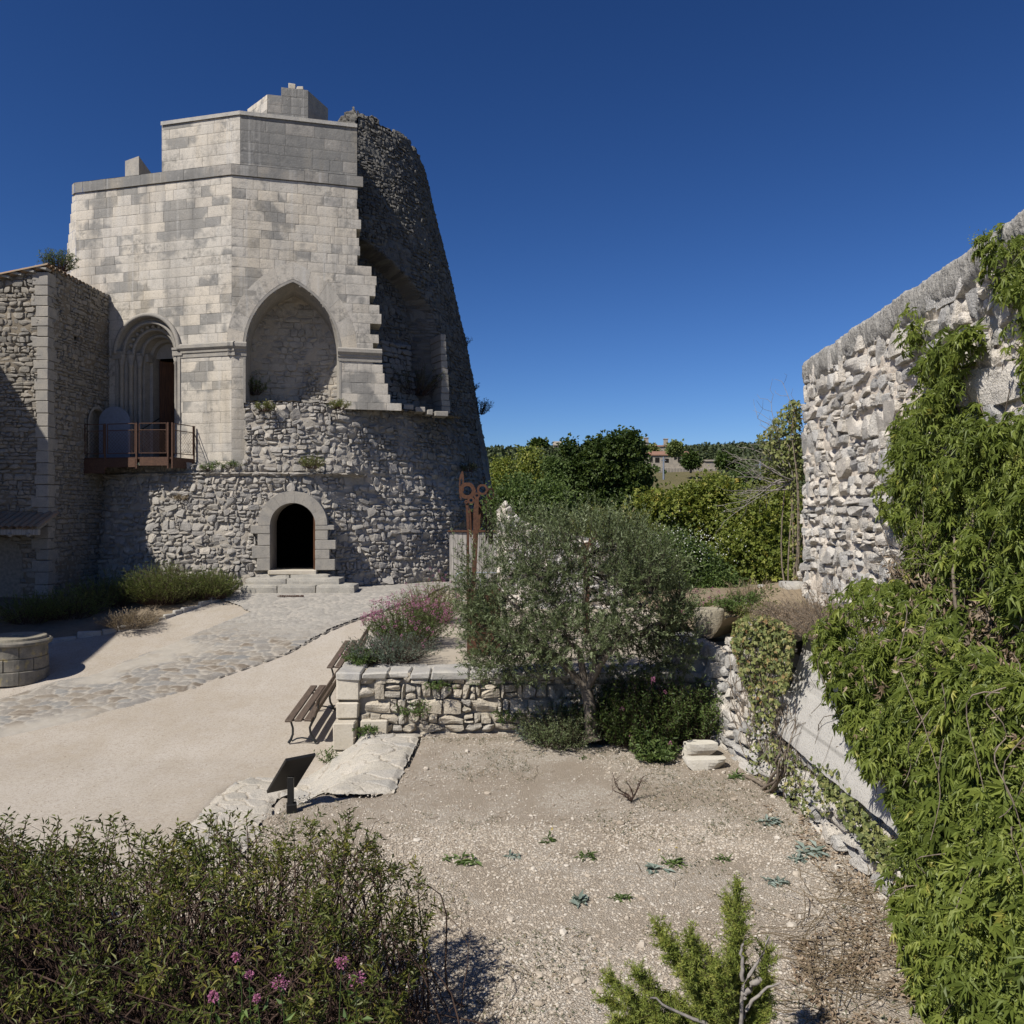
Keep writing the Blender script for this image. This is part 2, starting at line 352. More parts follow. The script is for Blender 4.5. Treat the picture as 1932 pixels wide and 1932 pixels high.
M['white_block'] = plain_stone('white_limestone', (.66, .62, .53), (.72, .68, .60), dark=(.38, .33, .26), k=.25)
M['well'] = plain_stone('well_stone', (.30, .27, .22), (.17, .16, .135), k=.8, yellow=.5)
M['trough'] = plain_stone('trough_stone', (.33, .295, .22), (.40, .36, .28), k=.6, bst=.9)
M['tuffet'] = plain_stone('steps_stone', (.38, .36, .32), (.46, .43, .37), k=.5)
def simple(name, col, rough=.7, var=.15, sc=12, metal=0, spec=.3, bst=.15, stretch=None, col2=None, lo=.35, hi=.65):
    t = NT(name); v = t.obj()
    if stretch: v = t.map(v, stretch)
    n = t.noise(sc, 5, v); c2 = col2 or tuple(x * (1 - var * 2.2) for x in col)
    return t.fin(t.mix(t.ramp(n, [(lo, 0.), (hi, 1.)]), col, c2), rough, t.bump(n, bst, .01), metal, spec)
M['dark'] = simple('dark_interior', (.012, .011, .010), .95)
M['mortar'] = simple('lime_mortar', (.36, .33, .28), .95)
M['rust'] = simple('rusted_steel', (.115, .052, .028), .85, sc=22, col2=(.065, .030, .018), bst=.3)
M['walk_rust'] = simple('brown_rusted_steel', (.125, .068, .044), .85, sc=22, col2=(.075, .040, .028), bst=.3)
M['dark_rust'] = simple('dark_rusted_iron', (.10, .045, .025), .8, sc=30, col2=(.05, .026, .018))
M['oldwood'] = simple('weathered_grey_boards', (.46, .43, .385), .85, sc=3, stretch=(14, 14, .8), col2=(.26, .24, .215), bst=.5)
M['benchwood'] = simple('bench_hardwood', (.155, .115, .085), .65, sc=4, stretch=(22, 1.2, 22), col2=(.075, .055, .043), bst=.4)
M['doorwood'] = simple('brown_door_wood', (.13, .055, .022), .6, sc=4, stretch=(10, 10, .6), col2=(.05, .022, .010))
M['iron'] = simple('dark_cast_iron', (.030, .034, .038), .38, spec=.6, metal=.3)
M['black'] = simple('black_coated_metal', (.012, .012, .012), .5, spec=.4)
M['galv'] = simple('galvanised_steel', (.36, .39, .43), .45, metal=.6)
M['bluedoor'] = simple('blue_grey_paint', (.20, .23, .29), .6, var=.08)
M['concrete'] = None
t = NT('cast_concrete'); v = t.obj(); n1 = t.noise(2.0, 5, v); n2 = t.noise(45, 4, v, .7)
lines = t.n("ShaderNodeTexWave", {'Vector': t.map(v, (0, 0, 1)), 'Scale': .62, 'Distortion': .25, 'Detail': 2.0}, out=1, wave_type='BANDS', bands_direction='Z')
c = t.mix(n1, (.54, .52, .475), (.64, .61, .56)); c = t.mix(t.ramp(n2, [(.34, .7), (.44, 0.)]), c, (.20, .19, .17))
c = t.mix(t.ramp(lines, [(.0, .45), (.03, 0.)]), c, (.2, .19, .17)); c = t.mix(t.ramp(t.noise(5, 3, v), [(.6, 0.), (.75, .4)]), c, (.30, .29, .27))
M['concrete'] = t.fin(c, .92, t.bump(n2, .5, .02), spec=.15)
M['mossy_cement'] = plain_stone('old_cement_capping', (.36, .345, .315), (.46, .44, .40), k=.7, sc=7, bst=.9)
M['tile'] = simple('canal_tile', (.36, .22, .13), .85, sc=9, col2=(.26, .22, .16))
M['tile_far'] = simple('red_roof_tile', (.33, .17, .11), .85, sc=2, col2=(.25, .15, .11))
M['farwall'] = simple('far_rubble_wall', (.40, .35, .28), .9, sc=1.2, col2=(.28, .25, .21))
M['bark'] = simple('olive_bark', (.22, .185, .145), .9, sc=18, stretch=(1, 1, .3), col2=(.10, .085, .07), bst=.8)
M['olivetwig'] = simple('green_brown_twig', (.085, .075, .05), .85, sc=30)
M['twig'] = simple('brown_twig', (.095, .058, .043), .85, sc=30)
M['greytwig'] = simple('grey_dead_twig', (.33, .30, .27), .85, sc=30, col2=(.2, .18, .16))
M['vinestem'] = simple('pale_vine_stem', (.27, .22, .17), .85, sc=30, col2=(.15, .12, .09))
def leaf_mat(name, stops, trans=.28, rough=.55, spec=.3):
    t = NT(name); c = t.ramp(t.attr('var'), stops)
    t.fin(c, rough, spec=spec, k=1); out = t.t.nodes["Material Output"]
    tr = t.t.nodes.new("ShaderNodeBsdfTranslucent"); t.set(tr.inputs[0], t.mix(.5, c, t.mix(1, c, (1.15, 1.2, .35), 'MULTIPLY')))
    ms = t.t.nodes.new("ShaderNodeMixShader"); ms.inputs[0].default_value = trans
    t.t.links.new(t.b.outputs[0], ms.inputs[1]); t.t.links.new(tr.outputs[0], ms.inputs[2]); t.t.links.new(ms.outputs[0], out.inputs[0])
    return t.m
M['l_olive'] = leaf_mat('olive_leaf', [(0, (.060, .082, .030)), (.5, (.105, .135, .054)), (.8, (.175, .21, .10)), (1, (.31, .34, .21))], .18, .5, .4)
M['l_vine'] = leaf_mat('creeper_leaf', [(0, (.085, .115, .022)), (.45, (.165, .210, .042)), (.8, (.26, .30, .065)), (.96, (.36, .37, .085)), (1, (.44, .38, .11))], .35, .5, .4)
M['l_ivy'] = leaf_mat('sunbleached_ivy_leaf', [(0, (.08, .105, .035)), (.4, (.16, .185, .06)), (.75, (.26, .27, .10)), (.9, (.34, .30, .13)), (1, (.22, .12, .05))], .25)
M['l_bush'] = leaf_mat('dark_shrub_leaf', [(0, (.045, .062, .015)), (.45, (.090, .110, .022)), (.8, (.17, .175, .035)), (1, (.28, .235, .05))], .28, .5, .35)
M['l_grey'] = leaf_mat('grey_green_leaf', [(0, (.07, .10, .065)), (1, (.16, .20, .15))], .2)
M['l_blue'] = leaf_mat('glaucous_leaf', [(0, (.13, .17, .14)), (1, (.24, .285, .25))], .15)
M['l_rosemary'] = leaf_mat('bright_needle_leaf', [(0, (.12, .165, .032)), (.6, (.23, .27, .055)), (1, (.36, .35, .085))], .3)
M['l_lav'] = leaf_mat('lavender_leaf', [(0, (.085, .115, .030)), (.6, (.16, .20, .055)), (1, (.24, .25, .10))], .3)
M['l_dry'] = leaf_mat('dry_stem', [(0, (.19, .145, .09)), (.6, (.30, .235, .15)), (1, (.40, .33, .23))], .15)
M['l_brown'] = leaf_mat('dead_leaf', [(0, (.15, .105, .068)), (.6, (.27, .20, .135)), (1, (.42, .34, .25))], .15)
M['l_maple_d'] = leaf_mat('dark_maple_leaf', [(0, (.028, .050, .010)), (.6, (.056, .088, .018)), (1, (.115, .150, .030))], .22)
M['l_maple_l'] = leaf_mat('light_maple_leaf', [(0, (.085, .120, .020)), (.5, (.175, .21, .038)), (.85, (.28, .295, .062)), (1, (.40, .31, .08))], .34)
M['l_mid'] = leaf_mat('mid_green_leaf', [(0, (.048, .082, .020)), (.6, (.095, .140, .036)), (1, (.16, .20, .06))], .27)
M['l_smoke'] = leaf_mat('smoke_bush_leaf', [(0, (.075, .105, .022)), (.5, (.14, .165, .042)), (.8, (.22, .21, .075)), (1, (.31, .26, .17))], .28)
M['l_oak'] = leaf_mat('oak_scrub_leaf', [(0, (.032, .046, .018)), (.6, (.056, .072, .028)), (1, (.095, .105, .04))], .1)
M['l_pale'] = leaf_mat('pale_poplar_leaf', [(0, (.10, .14, .04)), (1, (.20, .23, .08))], .25)
M['l_weed'] = leaf_mat('weed_leaf', [(0, (.05, .09, .022)), (1, (.13, .19, .05))], .25)
M['pink'] = leaf_mat('pink_petal', [(0, (.30, .085, .18)), (1, (.50, .22, .35))], .3)
M['whitefl'] = leaf_mat('white_petal', [(0, (.55, .56, .50)), (1, (.7, .7, .62))], .2)
M['yellow'] = leaf_mat('yellow_petal', [(0, (.6, .45, .03)), (1, (.7, .55, .05))], .2)
# ================================================================== GROUND
def court_z(y):
    return np.where(y < 13.5, -4.05 - .022 * (13.5 - np.maximum(y, -40)), np.interp(y, [13.5, 16, 19, 21.5, 24, 25], [-4.05, -3.76, -3.34, -2.90, -2.44, -2.40]))
EDGE = np.array([(-2.72, 13.4), (-2.75, 12.9), (-2.35, 11.4), (-2.9, 10.5), (-3.5, 9.6), (-4.6, 8.3), (-7.5, 6.6), (-14, 4.5), (-30, 1.0)])
def yard_side(x, y):
    """signed distance to the yard's edge, positive inside the yard (right / near side)"""
    d = np.full(np.shape(x), 1e9); sg = np.ones(np.shape(x))
    for a, b in zip(EDGE[:-1], EDGE[1:]):
        ab = b - a; t = np.clip(((x - a[0]) * ab[0] + (y - a[1]) * ab[1]) / ab.dot(ab), 0, 1)
        dx = x - a[0] - t * ab[0]; dy = y - a[1] - t * ab[1]; dd = np.hypot(dx, dy); m = dd < d
        cr = ab[0] * (y - a[1]) - ab[1] * (x - a[0]); d = np.where(m, dd, d); sg = np.where(m, np.where(cr > 0, 1, -1), sg)
    return d * sg
HILLP = np.array([(-100, -6), (-8, -4.3), (14, -3.6), (27, -3.0), (34, -6), (50, -9), (80, -7.5), (130, 0), (190, 9.0), (250, 16.0), (320, 22.5), (480, 25), (900, 30), (2500, 60), (7000, 90)], float)
def yard_z(x, y): return -3.62 + .10 * sstep(9, 13, y) + .02 * (fbm(x * 1.3, y * 1.3, 4) - .5)
def ground_z(x, y):
    x = np.asarray(x, float); y = np.asarray(y, float)
    d = yard_side(x, y); t = sstep(-.55, .55, d)
    z = court_z(y) * (1 - t) + yard_z(x, y) * t
    z = z + .015 * (fbm(x * .8, y * .8, 1) - .5)
    far = np.interp(y, HILLP[:, 0], HILLP[:, 1]) + np.where(y > 40, (fbm(x / 60, y / 60, 2) - .5) * np.clip((y - 40) / 40, 0, 7) + .022 * x * np.clip((y - 60) / 200, 0, 1), 0)
    f = np.where(x < -1, sstep(44, 52, y), sstep(26.5, 30, y)); f = np.maximum(f, sstep(34, 60, -x)); f = np.maximum(f, sstep(14, 22, x)); f = np.maximum(f, sstep(10, 30, -y))
    return z * (1 - f) + far * f
def axis(fine0, fine1, st, lo, hi, g=1.16):
    a = list(np.arange(fine0, fine1 + 1e-6, st)); s = st
    while a[-1] < hi: s *= g; a.append(a[-1] + s)
    s = st
    while a[0] > lo: s *= g; a.insert(0, a[0] - s)
    return np.array(a)
xs = axis(-16, 8, .12, -6000, 6000); ys = axis(3, 28, .12, -300, 8000)
X, Y = np.meshgrid(xs, ys, indexing='ij'); Zg = ground_z(X, Y)
t = NT('ground_sand_gravel_and_scrub'); v = t.pos(); yd = t.attr('yard'); bed = t.attr('bed'); wild = t.attr('wild')
n1 = t.noise(.7, 5, v); n2 = t.noise(60, 4, v, .7); n3 = t.noise(7, 5, v, .6)
sand = t.mix(n1, (.43, .38, .318), (.49, .44, .375)); sand = t.mix(t.ramp(t.noise(2.6, 6, v, .65), [(.40, .5), (.58, 0.)]), sand, (.41, .35, .27)); sand = t.mix(t.ramp(t.noise(.35, 5, v, .6), [(.45, 0.), (.65, .5)]), sand, (.56, .515, .455)); sand = t.mix(t.ramp(t.noise(1, 5, t.map(v, (2.2, .5, 1))), [(.5, 0.), (.66, .35)]), sand, (.42, .365, .29)); sand = t.mix(t.ramp(t.noise(24, 3, v, .7), [(.36, .55), (.50, 0.)]), sand, (.30, .25, .20)); sand = t.mix(t.ramp(n2, [(.3, .6), (.5, 0.)]), sand, (.26, .215, .16)); sand = t.mix(t.ramp(n2, [(.55, 0.), (.75, .5)]), sand, (.58, .52, .43))
vc = t.voro(42, v); vcol = t.voro(42, v, out=1); vd = t.voro(42, v, 'DISTANCE_TO_EDGE')
bw = t.n("ShaderNodeRGBToBW", {0: vcol})
gr = t.ramp(bw, [(.1, (.38, .325, .26)), (.45, (.50, .44, .365)), (.75, (.57, .515, .44)), (.95, (.66, .615, .54))]); gr = t.mix(t.ramp(vd, [(.0, .6), (.12, 0.)]), gr, (.24, .195, .145))
soil = t.mix(n3, (.29, .235, .18), (.42, .36, .285))
dirt = t.ramp(t.math('ADD', t.math('MULTIPLY', t.noise(.8, 5, v, .65), .7), t.math('MULTIPLY', n3, .3)), [(.43, 0.), (.56, .9)])
gr = t.mix(dirt, gr, soil)
c = t.mix(yd, sand, gr); c = t.mix(bed, c, t.mix(n3, (.17, .13, .09), (.31, .255, .185)))
c = t.mix(wild, c, t.mix(t.noise(.25, 5, v), (.10, .10, .045), (.20, .165, .09)))
h = t.math('ADD', t.math('MULTIPLY', n2, .5), t.math('MULTIPLY', t.math('MULTIPLY', t.math('MINIMUM', vd, .25), yd), 6.))
M['ground'] = t.fin(c, .95, t.bump(h, .55, .02), spec=.1)
yardm = sstep(-.1, .25, yard_side(X, Y)); wildm = np.where(X < -1, sstep(30, 40, Y), sstep(26, 29, Y)); wildm = np.maximum(wildm, sstep(9, 14, X))
BEDP = [(-17, 12.6), tuple(P(0, 0, 1)[:2])]
def ground_hit(u, vv, zf):
    a, b = 3., 60.
    for _ in range(50):
        m = (a + b) / 2; q = P(u, vv, m)
        if q[2] > float(zf(q[0], m)): a = m
        else: b = m
    return P(u, vv, a)
def GH(u, vv): return ground_hit(u, vv, lambda x, y: ground_z(x, y))
kerb_uv = [(0, 1226), (90, 1214), (154, 1203), (224, 1192), (282, 1176), (320, 1164), (368, 1148), (413, 1132), (440, 1122)]
KERB = np.array([GH(*k) for k in kerb_uv])
BEDP = [(k[0], k[1]) for k in KERB] + [(-8.6, 27), (-20, 27), (-20, KERB[0][1] - 1.2)]
bedm = inpoly(X, Y, BEDP) * 1.
Zg = Zg + .07 * bedm
STEP1 = np.array([(-3.35, 12.35), (-2.84, 12.76), (-2.44, 12.76), (-2.42, 12.95), (-1.95, 12.95), (-1.43, 13.0), (-1.51, 10.47), (-2.18, 10.36), (-3.06, 11.2)])
STEP2 = np.array([GH(*k)[:2] for k in ((522, 1470), (470, 1468), (430, 1488), (385, 1528), (340, 1580), (300, 1640), (430, 1640), (480, 1585), (520, 1508), (552, 1500))])
Zg = Zg - .07 * (inpoly(X, Y, STEP1) | inpoly(X, Y, STEP2))
g = make_obj('ground', np.stack([X, Y, Zg], -1).reshape(-1, 3), [gridq(len(xs), len(ys))], M['ground'], pattr={'yard': yardm.ravel(), 'bed': bedm.ravel(), 'wild': wildm.ravel()}, smooth=True)
tag(g, kind='structure')

# stone path ------------------------------------------------------
lower = [(-60, 1408), (0, 1394), (64, 1381), (160, 1359), (198, 1346), (278, 1324), (326, 1311), (368, 1298), (410, 1279), (480, 1255), (544, 1231), (618, 1191), (660, 1174), (700, 1160), (745, 1146), (800, 1134)]
upper = [(860, 1108), (640, 1090), (413, 1122), (416, 1132), (448, 1144), (474, 1157), (400, 1186), (352, 1205), (304, 1223), (224, 1253), (160, 1276), (106, 1285), (58, 1301), (0, 1320), (-60, 1335)]
PATHP = np.array([GH(*k)[:2] for k in lower + upper]); PATHL = np.array([GH(*k) for k in lower])
def path_sheet():
    x0, y0 = PATHP.min(0); x1, y1 = PATHP.max(0); res = .035
    X, Y = np.meshgrid(np.arange(x0, x1, res), np.arange(y0, y1, res), indexing='ij')
    wx = X + .10 * (fbm(X * 3, Y * 3, 1) - .5); wy = Y + .10 * (fbm(X * 3, Y * 3, 2) - .5)
    big = sstep(21.6, 19.6, Y + (fbm(X * .7, Y * .7, 3) - .5) * 2)      # large cobbles below, fine pitching near the tower
    h1, i1, m1, t1 = stones(X, Y, .33, .22, 5, 2.4, .42, .5, .34); h2, i2, m2, t2 = stones(X, Y, .20, .13, 6, 2.5, .40, .4, .3)
    sink = sstep(.56, .70, fbm(X * .35 + 3, Y * .5, 6)) * .8
    h1 = h1 * (1 - sink); m1 = np.maximum(m1, sink)
    h = h1 * big + h2 * (1 - big); ii = i1 * big + i2 * (1 - big); mo = m1 * big + m2 * (1 - big)
    Z = ground_z(X, Y) + .022 + .030 * h + .008 * (fbm(X * 9, Y * 9, 3) - .5) - .05 * sstep(.16, .0, polydist(wx, wy, PATHP)) * sstep(21, 17, Y)
    Fc = gridq(*X.shape); V = np.stack([X, Y, Z], -1).reshape(-1, 3)
    keep = inpoly(wx.ravel()[Fc].mean(1), wy.ravel()[Fc].mean(1), PATHP); Fc = Fc[keep]
    V, Fc, pat = cleanup(V, Fc, {'stone': ii.ravel(), 'mortar': mo.ravel(), 'big': big.ravel()})
    t = NT('path_stones'); v = t.pos(); st = t.attr('stone'); mo = t.attr('mortar'); bg_ = t.attr('big'); n2 = t.noise(45, 4, v, .65); n1 = t.noise(5, 5, v)
    a = t.ramp(st, [(0, (.20, .16, .12)), (.25, (.29, .25, .20)), (.5, (.27, .26, .245)), (.75, (.33, .295, .25)), (1, (.24, .24, .235))])
    b = t.ramp(st, [(0, (.33, .31, .28)), (.5, (.41, .385, .345)), (1, (.47, .43, .375))])
    c = t.mix(bg_, b, a); c = t.mix(t.ramp(n2, [(.35, .5), (.55, 0.)]), c, (.17, .155, .13)); c = t.mix(t.ramp(n1, [(.5, 0.), (.7, .5)]), c, (.42, .39, .34))
    mc = t.mix(bg_, (.30, .28, .245), t.mix(n1, (.42, .375, .305), (.50, .46, .40)))
    c = t.mix(mo, c, mc)
    M['path'] = t.fin(c, .9, t.bump(t.math('ADD', n2, n1), .4, .02), spec=.2)
    tag(make_obj('path', V, [Fc], M['path'], pattr=pat, smooth=True), kind='structure')
path_sheet()
def kerb_line(name, pts, w, h, mat, step=.42, seed=1, sink=.05):
    r = np.random.default_rng(seed); mb = MB(); pts = np.asarray(pts)
    seg = np.hypot(*np.diff(pts[:, :2], axis=0).T); L = np.concatenate([[0], np.cumsum(seg)]); s = 0
    while s < L[-1] - .15:
        l = step * (.6 + .9 * r.random()); m = min(s + l / 2, L[-1]); x = np.interp(m, L, pts[:, 0]); y = np.interp(m, L, pts[:, 1])
        x2 = np.interp(m + .05, L, pts[:, 0]); y2 = np.interp(m + .05, L, pts[:, 1]); x1 = np.interp(m - .05, L, pts[:, 0]); y1 = np.interp(m - .05, L, pts[:, 1])
        a = math.atan2(y2 - y1, x2 - x1) + (r.random() - .5) * .08; hh = h * (.8 + .4 * r.random())
        mb.box((x, y, float(ground_z(x, y)) + hh / 2 - sink), (l - .015, w * (.8 + .4 * r.random()), hh + sink), rotz(a), .02, r.random(), .012, r); s += l
    return tag(mb.build(name, mat), kind='structure')
M['kerbstone'] = plain_stone('dark_kerb_stone', (.26, .235, .20), (.34, .31, .27), k=.8)
kerb_line('bed_kerb', KERB, .13, .13, M['coping'], seed=2)
kerb_line('path_kerb', PATHL[8:-1] + np.array((.03, -.05, 0)), .07, .055, M['kerbstone'], seed=3, step=.30)

# ================================================================== CASTLE TOWER
C0 = np.array((-8.70, 25.5)); aR, aL = R(14.1), R(14.7)
FRR = (C0, np.array((math.cos(aR), math.sin(aR))), np.array((math.sin(aR), -math.cos(aR))))
FRL = (C0, np.array((-math.cos(aL), math.sin(aL))), np.array((-math.sin(aL), -math.cos(aL))))
def fpos(fr, s, h): return (fr[0][0] + s * fr[1][0] + h * fr[2][0], fr[0][1] + s * fr[1][1] + h * fr[2][1])
def fuv(fr, u, v, h=0):
    O = fr[0] + h * fr[2]; d = fr[1]; k = (u - 966) / F
    s = (k * O[1] - O[0]) / (d[0] - k * d[1]); Yy = O[1] + s * d[1]; return s, -(v - 966) / F * Yy
tower = thing('castle_tower', 'great round ruined castle tower with pale cut stone facade, pointed niche and arched doors', 'tower', (-8.8, 33.5, -2.5))
XC, YC = -8.8, 33.5
RZ = np.array([(-5, 8.70), (-.7, 8.18), (2.3, 7.70), (6.8, 6.92), (10.9, 5.94), (14.65, 5.02), (16, 4.7)])
def Rz(z): return np.interp(z, RZ[:, 0], RZ[:, 1])

def arch_line(cx, spring, r, bottom, n=24, pointed=0.0, rise=None):
    """outline bottom-left, left jamb, arch, right jamb, bottom-right in (s,z)"""
    P_ = [(cx - r, bottom + (spring - bottom) * k / 4) for k in range(4)]
    if rise is None or abs(rise - r) < 1e-6:
        P_ += [(cx - r * math.cos(a), spring + r * math.sin(a)) for a in np.linspace(0, math.pi, 2 * n + 1)]
    else:
        Rr = (rise ** 2 + r ** 2) / (2 * r); am = math.asin(min(1, rise / Rr))
        L = [(cx - r + Rr - Rr * math.cos(a), spring + Rr * math.sin(a)) for a in np.linspace(0, am, n + 1)]
        P_ += L + [(2 * cx - x, z) for x, z in L[-2::-1]]
    P_ += [(cx + r, bottom + (spring - bottom) * k / 4) for k in (3, 2, 1, 0)]
    return np.array(P_)
def in_outline(s, z, ol): return inpoly(s, z, ol)
def loft(mb, fr, outs, var=.5):
    """outs: list of (outline, depth h)"""
    V = [];
    for ol, h in outs:
        x, y = fpos(fr, ol[:, 0], h); V.append(np.stack([x, y, ol[:, 1]], -1))
    n = len(outs[0][0]); m = len(outs); i = np.arange(m * n).reshape(m, n)
    Fq = np.stack([i[:-1, :-1], i[:-1, 1:], i[1:, 1:], i[1:, :-1]], -1).reshape(-1, 4)
    return mb.add(np.concatenate(V), Fq, var)
def ring_voussoirs(mb, fr, inner, outer, h, h2, n0, n1, every, r):
    """voussoir blocks between two outlines, index range n0..n1"""
    k = n0
    while k < n1:
        e = min(k + every, n1); A = inner[k:e + 1]; B = outer[k:e + 1]; g = .006; v = r.random(); dh = (r.random() - .5) * .006
        cA = A.mean(0); cB = B.mean(0); c = (cA + cB) / 2
        A = c + (A - c) * (1 - g * 2); B = c + (B - c) * (1 - g * 2)
        def w3(q, hh): x, y = fpos(fr, q[:, 0], hh); return np.stack([x, y, q[:, 1]], -1)
        Af, Bf, Ab, Bb = w3(A, h + dh), w3(B, h + dh), w3(A, h2), w3(B, h2)
        mb.strip(Af, Bf, v); mb.strip(Ab, Af, v); mb.strip(Bf, Bb, v)
        mb.add(np.array([Af[0], Bf[0], Bb[0], Ab[0]]), [[0, 1, 2, 3]], v); mb.add(np.array([Af[-1], Bf[-1], Bb[-1], Ab[-1]]), [[3, 2, 1, 0]], v)
        k = e
def ashlar(name, fr, z0, z1, sL, sR, mat, parent, seed, keep=None, rows=(.26, .36), blk=(.4, 1.0), cell=.075, h0=0, boxends=0.0, courses=None, back=True):
    r = np.random.default_rng(seed); Vs = []; Fs = []; var = []; pick = []; n = 0
    zz = [z0]
    while zz[-1] < z1 - .12: zz.append(min(z1, zz[-1] + rows[0] + (rows[1] - rows[0]) * r.random()))
    zz[-1] = z1
    bandb = r.random(400)
    for ci, (a, b) in enumerate(zip(zz[:-1], zz[1:])):
        zm = (a + b) / 2; s = sL(zm) if callable(sL) else sL; e0 = sR(zm) if callable(sR) else sR
        e = e0 + ((r.random() - .5) * boxends * 1.0 if boxends else 0); first = True
        bl = blk[0] + (blk[1] - blk[0]) * r.random() * .7
        while s < e - .02:
            l = bl * (.55 + .9 * r.random()); l = .3 + r.random() * .2 if first and ci % 2 else l; first = False
            if e - (s + l) < .25: l = e - s
            last = s + l >= e - 1e-6; g = .0035; nx = max(2, int(l / cell) + 1); nz = max(3, int((b - a) / cell) + 1)
            S, Z = np.meshgrid(np.linspace(s + g, s + l - g, nx + 1), np.linspace(a + g, b - g, nz + 1), indexing='ij')
            rim = np.zeros(S.shape); rim[0] = rim[-1] = 1; rim[:, 0] = 1; rim[:, -1] = 1
            wear = r.random()
            H = h0 + (r.random() - .5) * .007 - rim * (.001 + .008 * wear * vn(S * 6, Z * 6, 2)) + .008 * (fbm(S * 5 + r.random() * 50, Z * 5, 3) - .5)
            x, y = fpos(fr, S, H); V = np.stack([x, y, Z], -1).reshape(-1, 3); Fc = gridq(nx + 1, nz + 1)
            if keep is not None:
                cs = S.ravel()[Fc].mean(1); cz = Z.ravel()[Fc].mean(1); kk = keep(cs, cz)
                if not kk.any(): s += l; continue
                Fc = Fc[kk]
            vv = r.random(); pk = np.clip(.6 * r.random() + .4 * bandb[ci], 0, 1)
            Vs.append(V); Fs.append(Fc + n); var += [vv] * len(Fc); pick += [pk] * len(Fc); n += len(V)
            if last and boxends and (keep is None or kk.all()):      # broken end: the block shows its side, bed and top
                d = .9; c = [(s + g, a + g), (s + l - g, a + g), (s + l - g, b - g), (s + g, b - g)]; B = []
                for hh in (h0 - .008, h0 - d):
                    for (ss, z_) in c: x, y = fpos(fr, ss, hh); B.append((x, y, z_))
                Vs.append(np.array(B)); Fs.append(np.array([[1, 5, 6, 2], [3, 2, 6, 7], [0, 4, 5, 1], [5, 4, 7, 6]]) + n); var += [vv] * 4; pick += [pk] * 4; n += 8
            s += l
        if courses is not None: courses.append((a, b, e))
    o = make_obj(name, np.concatenate(Vs), [np.concatenate(Fs)], mat, parent, fattr={'var': var, 'pick': pick})
    if back:
        s0 = min(sL(z) if callable(sL) else sL for z in zz); s1 = max(sR(z) if callable(sR) else sR for z in zz) - boxends * .6
        ns, nz = int((s1 - s0) / .12) + 2, int((z1 - z0) / .12) + 2
        S, Z = np.meshgrid(np.linspace(s0, s1, ns), np.linspace(z0, z1, nz), indexing='ij'); x, y = fpos(fr, S, np.full(S.shape, h0 - .013))
        Fc = gridq(ns, nz); cs = S.ravel()[Fc].mean(1); cz = Z.ravel()[Fc].mean(1); kk = np.ones(len(Fc), bool) if keep is None else keep(cs, cz)
        if callable(sR): kk &= cs < np.interp(cz, zz, [sR(q) for q in zz]) - boxends * .6
        V, Fc, _ = cleanup(np.stack([x, y, Z], -1).reshape(-1, 3), Fc[kk], {})
        make_obj('wall_core', V, [Fc], M['mortar'], parent, fattr={'var': np.full(len(Fc), .5), 'pick': np.zeros(len(Fc))})
    return o

ZTOP = 10.45; ZCOR = 10.80
PORT = dict(cx=3.05, sp=5.10, bot=1.62)
NICHE = dict(cx=1.84, sp=5.12, r=1.43, rise=2.15, bot=3.40)
niche_ol = arch_line(NICHE['cx'], NICHE['sp'], NICHE['r'] + .02, NICHE['bot'] - .3, rise=NICHE['rise'] + .03)
port_ol = arch_line(PORT['cx'], PORT['sp'], 1.18, PORT['bot'] - .4)
def keepL(s, z): return ~in_outline(s, z, port_ol)
def keepR(s, z): return ~in_outline(s, z, niche_ol) & ~((z < 3.46) & (s > .42) & (s < 3.05)) & ~((z < 3.30) & (s > .42))
jag = np.array([(0, 5.15), (3.3, 5.10), (3.55, 5.00), (4.0, 4.85), (4.4, 4.70), (4.75, 4.48), (5.0, 4.42), (5.4, 4.45), (6.3, 4.45), (6.9, 4.30), (7.6, 4.25), (8.1, 3.98), (8.8, 3.95), (9.5, 4.0), (10.8, 4.0)])
facR = ashlar('ashlar_facade', FRR, 1.30, ZTOP, 0.0, lambda z: float(np.interp(z, jag[:, 0], jag[:, 1])), M['ashlar'], tower, 21, keepR, boxends=.42)
SL_END = fuv(FRL, 143, 345)[0]
facL = ashlar('ashlar_facade', FRL, 1.30, ZTOP, 0.0, SL_END, M['ashlar'], tower, 22, keepL)
x, y = fpos(FRL, SL_END, 0); a3 = R(44.7); FR3 = (np.array((x, y)), np.array((-math.cos(a3), math.sin(a3))), np.array((-math.sin(a3), -math.cos(a3))))
ashlar('ashlar_facade', FR3, 1.3, ZTOP, 0.0, lambda z: float(np.interp(z, [4, 8, 10.8], [1.5, 1.15, .22])), M['ashlar'], tower, 23, cell=.2, back=False)
x, y = fpos(FR3, .25, -.1); a4 = R(82); FR4 = (np.array((x, y)), np.array((-math.cos(a4), math.sin(a4))), np.array((-math.sin(a4), -math.cos(a4))))
ashlar('ashlar_facade', FR4, 1.3, ZTOP, 0.0, 5.6, M['ashlar'], tower, 24, cell=.4, back=False)
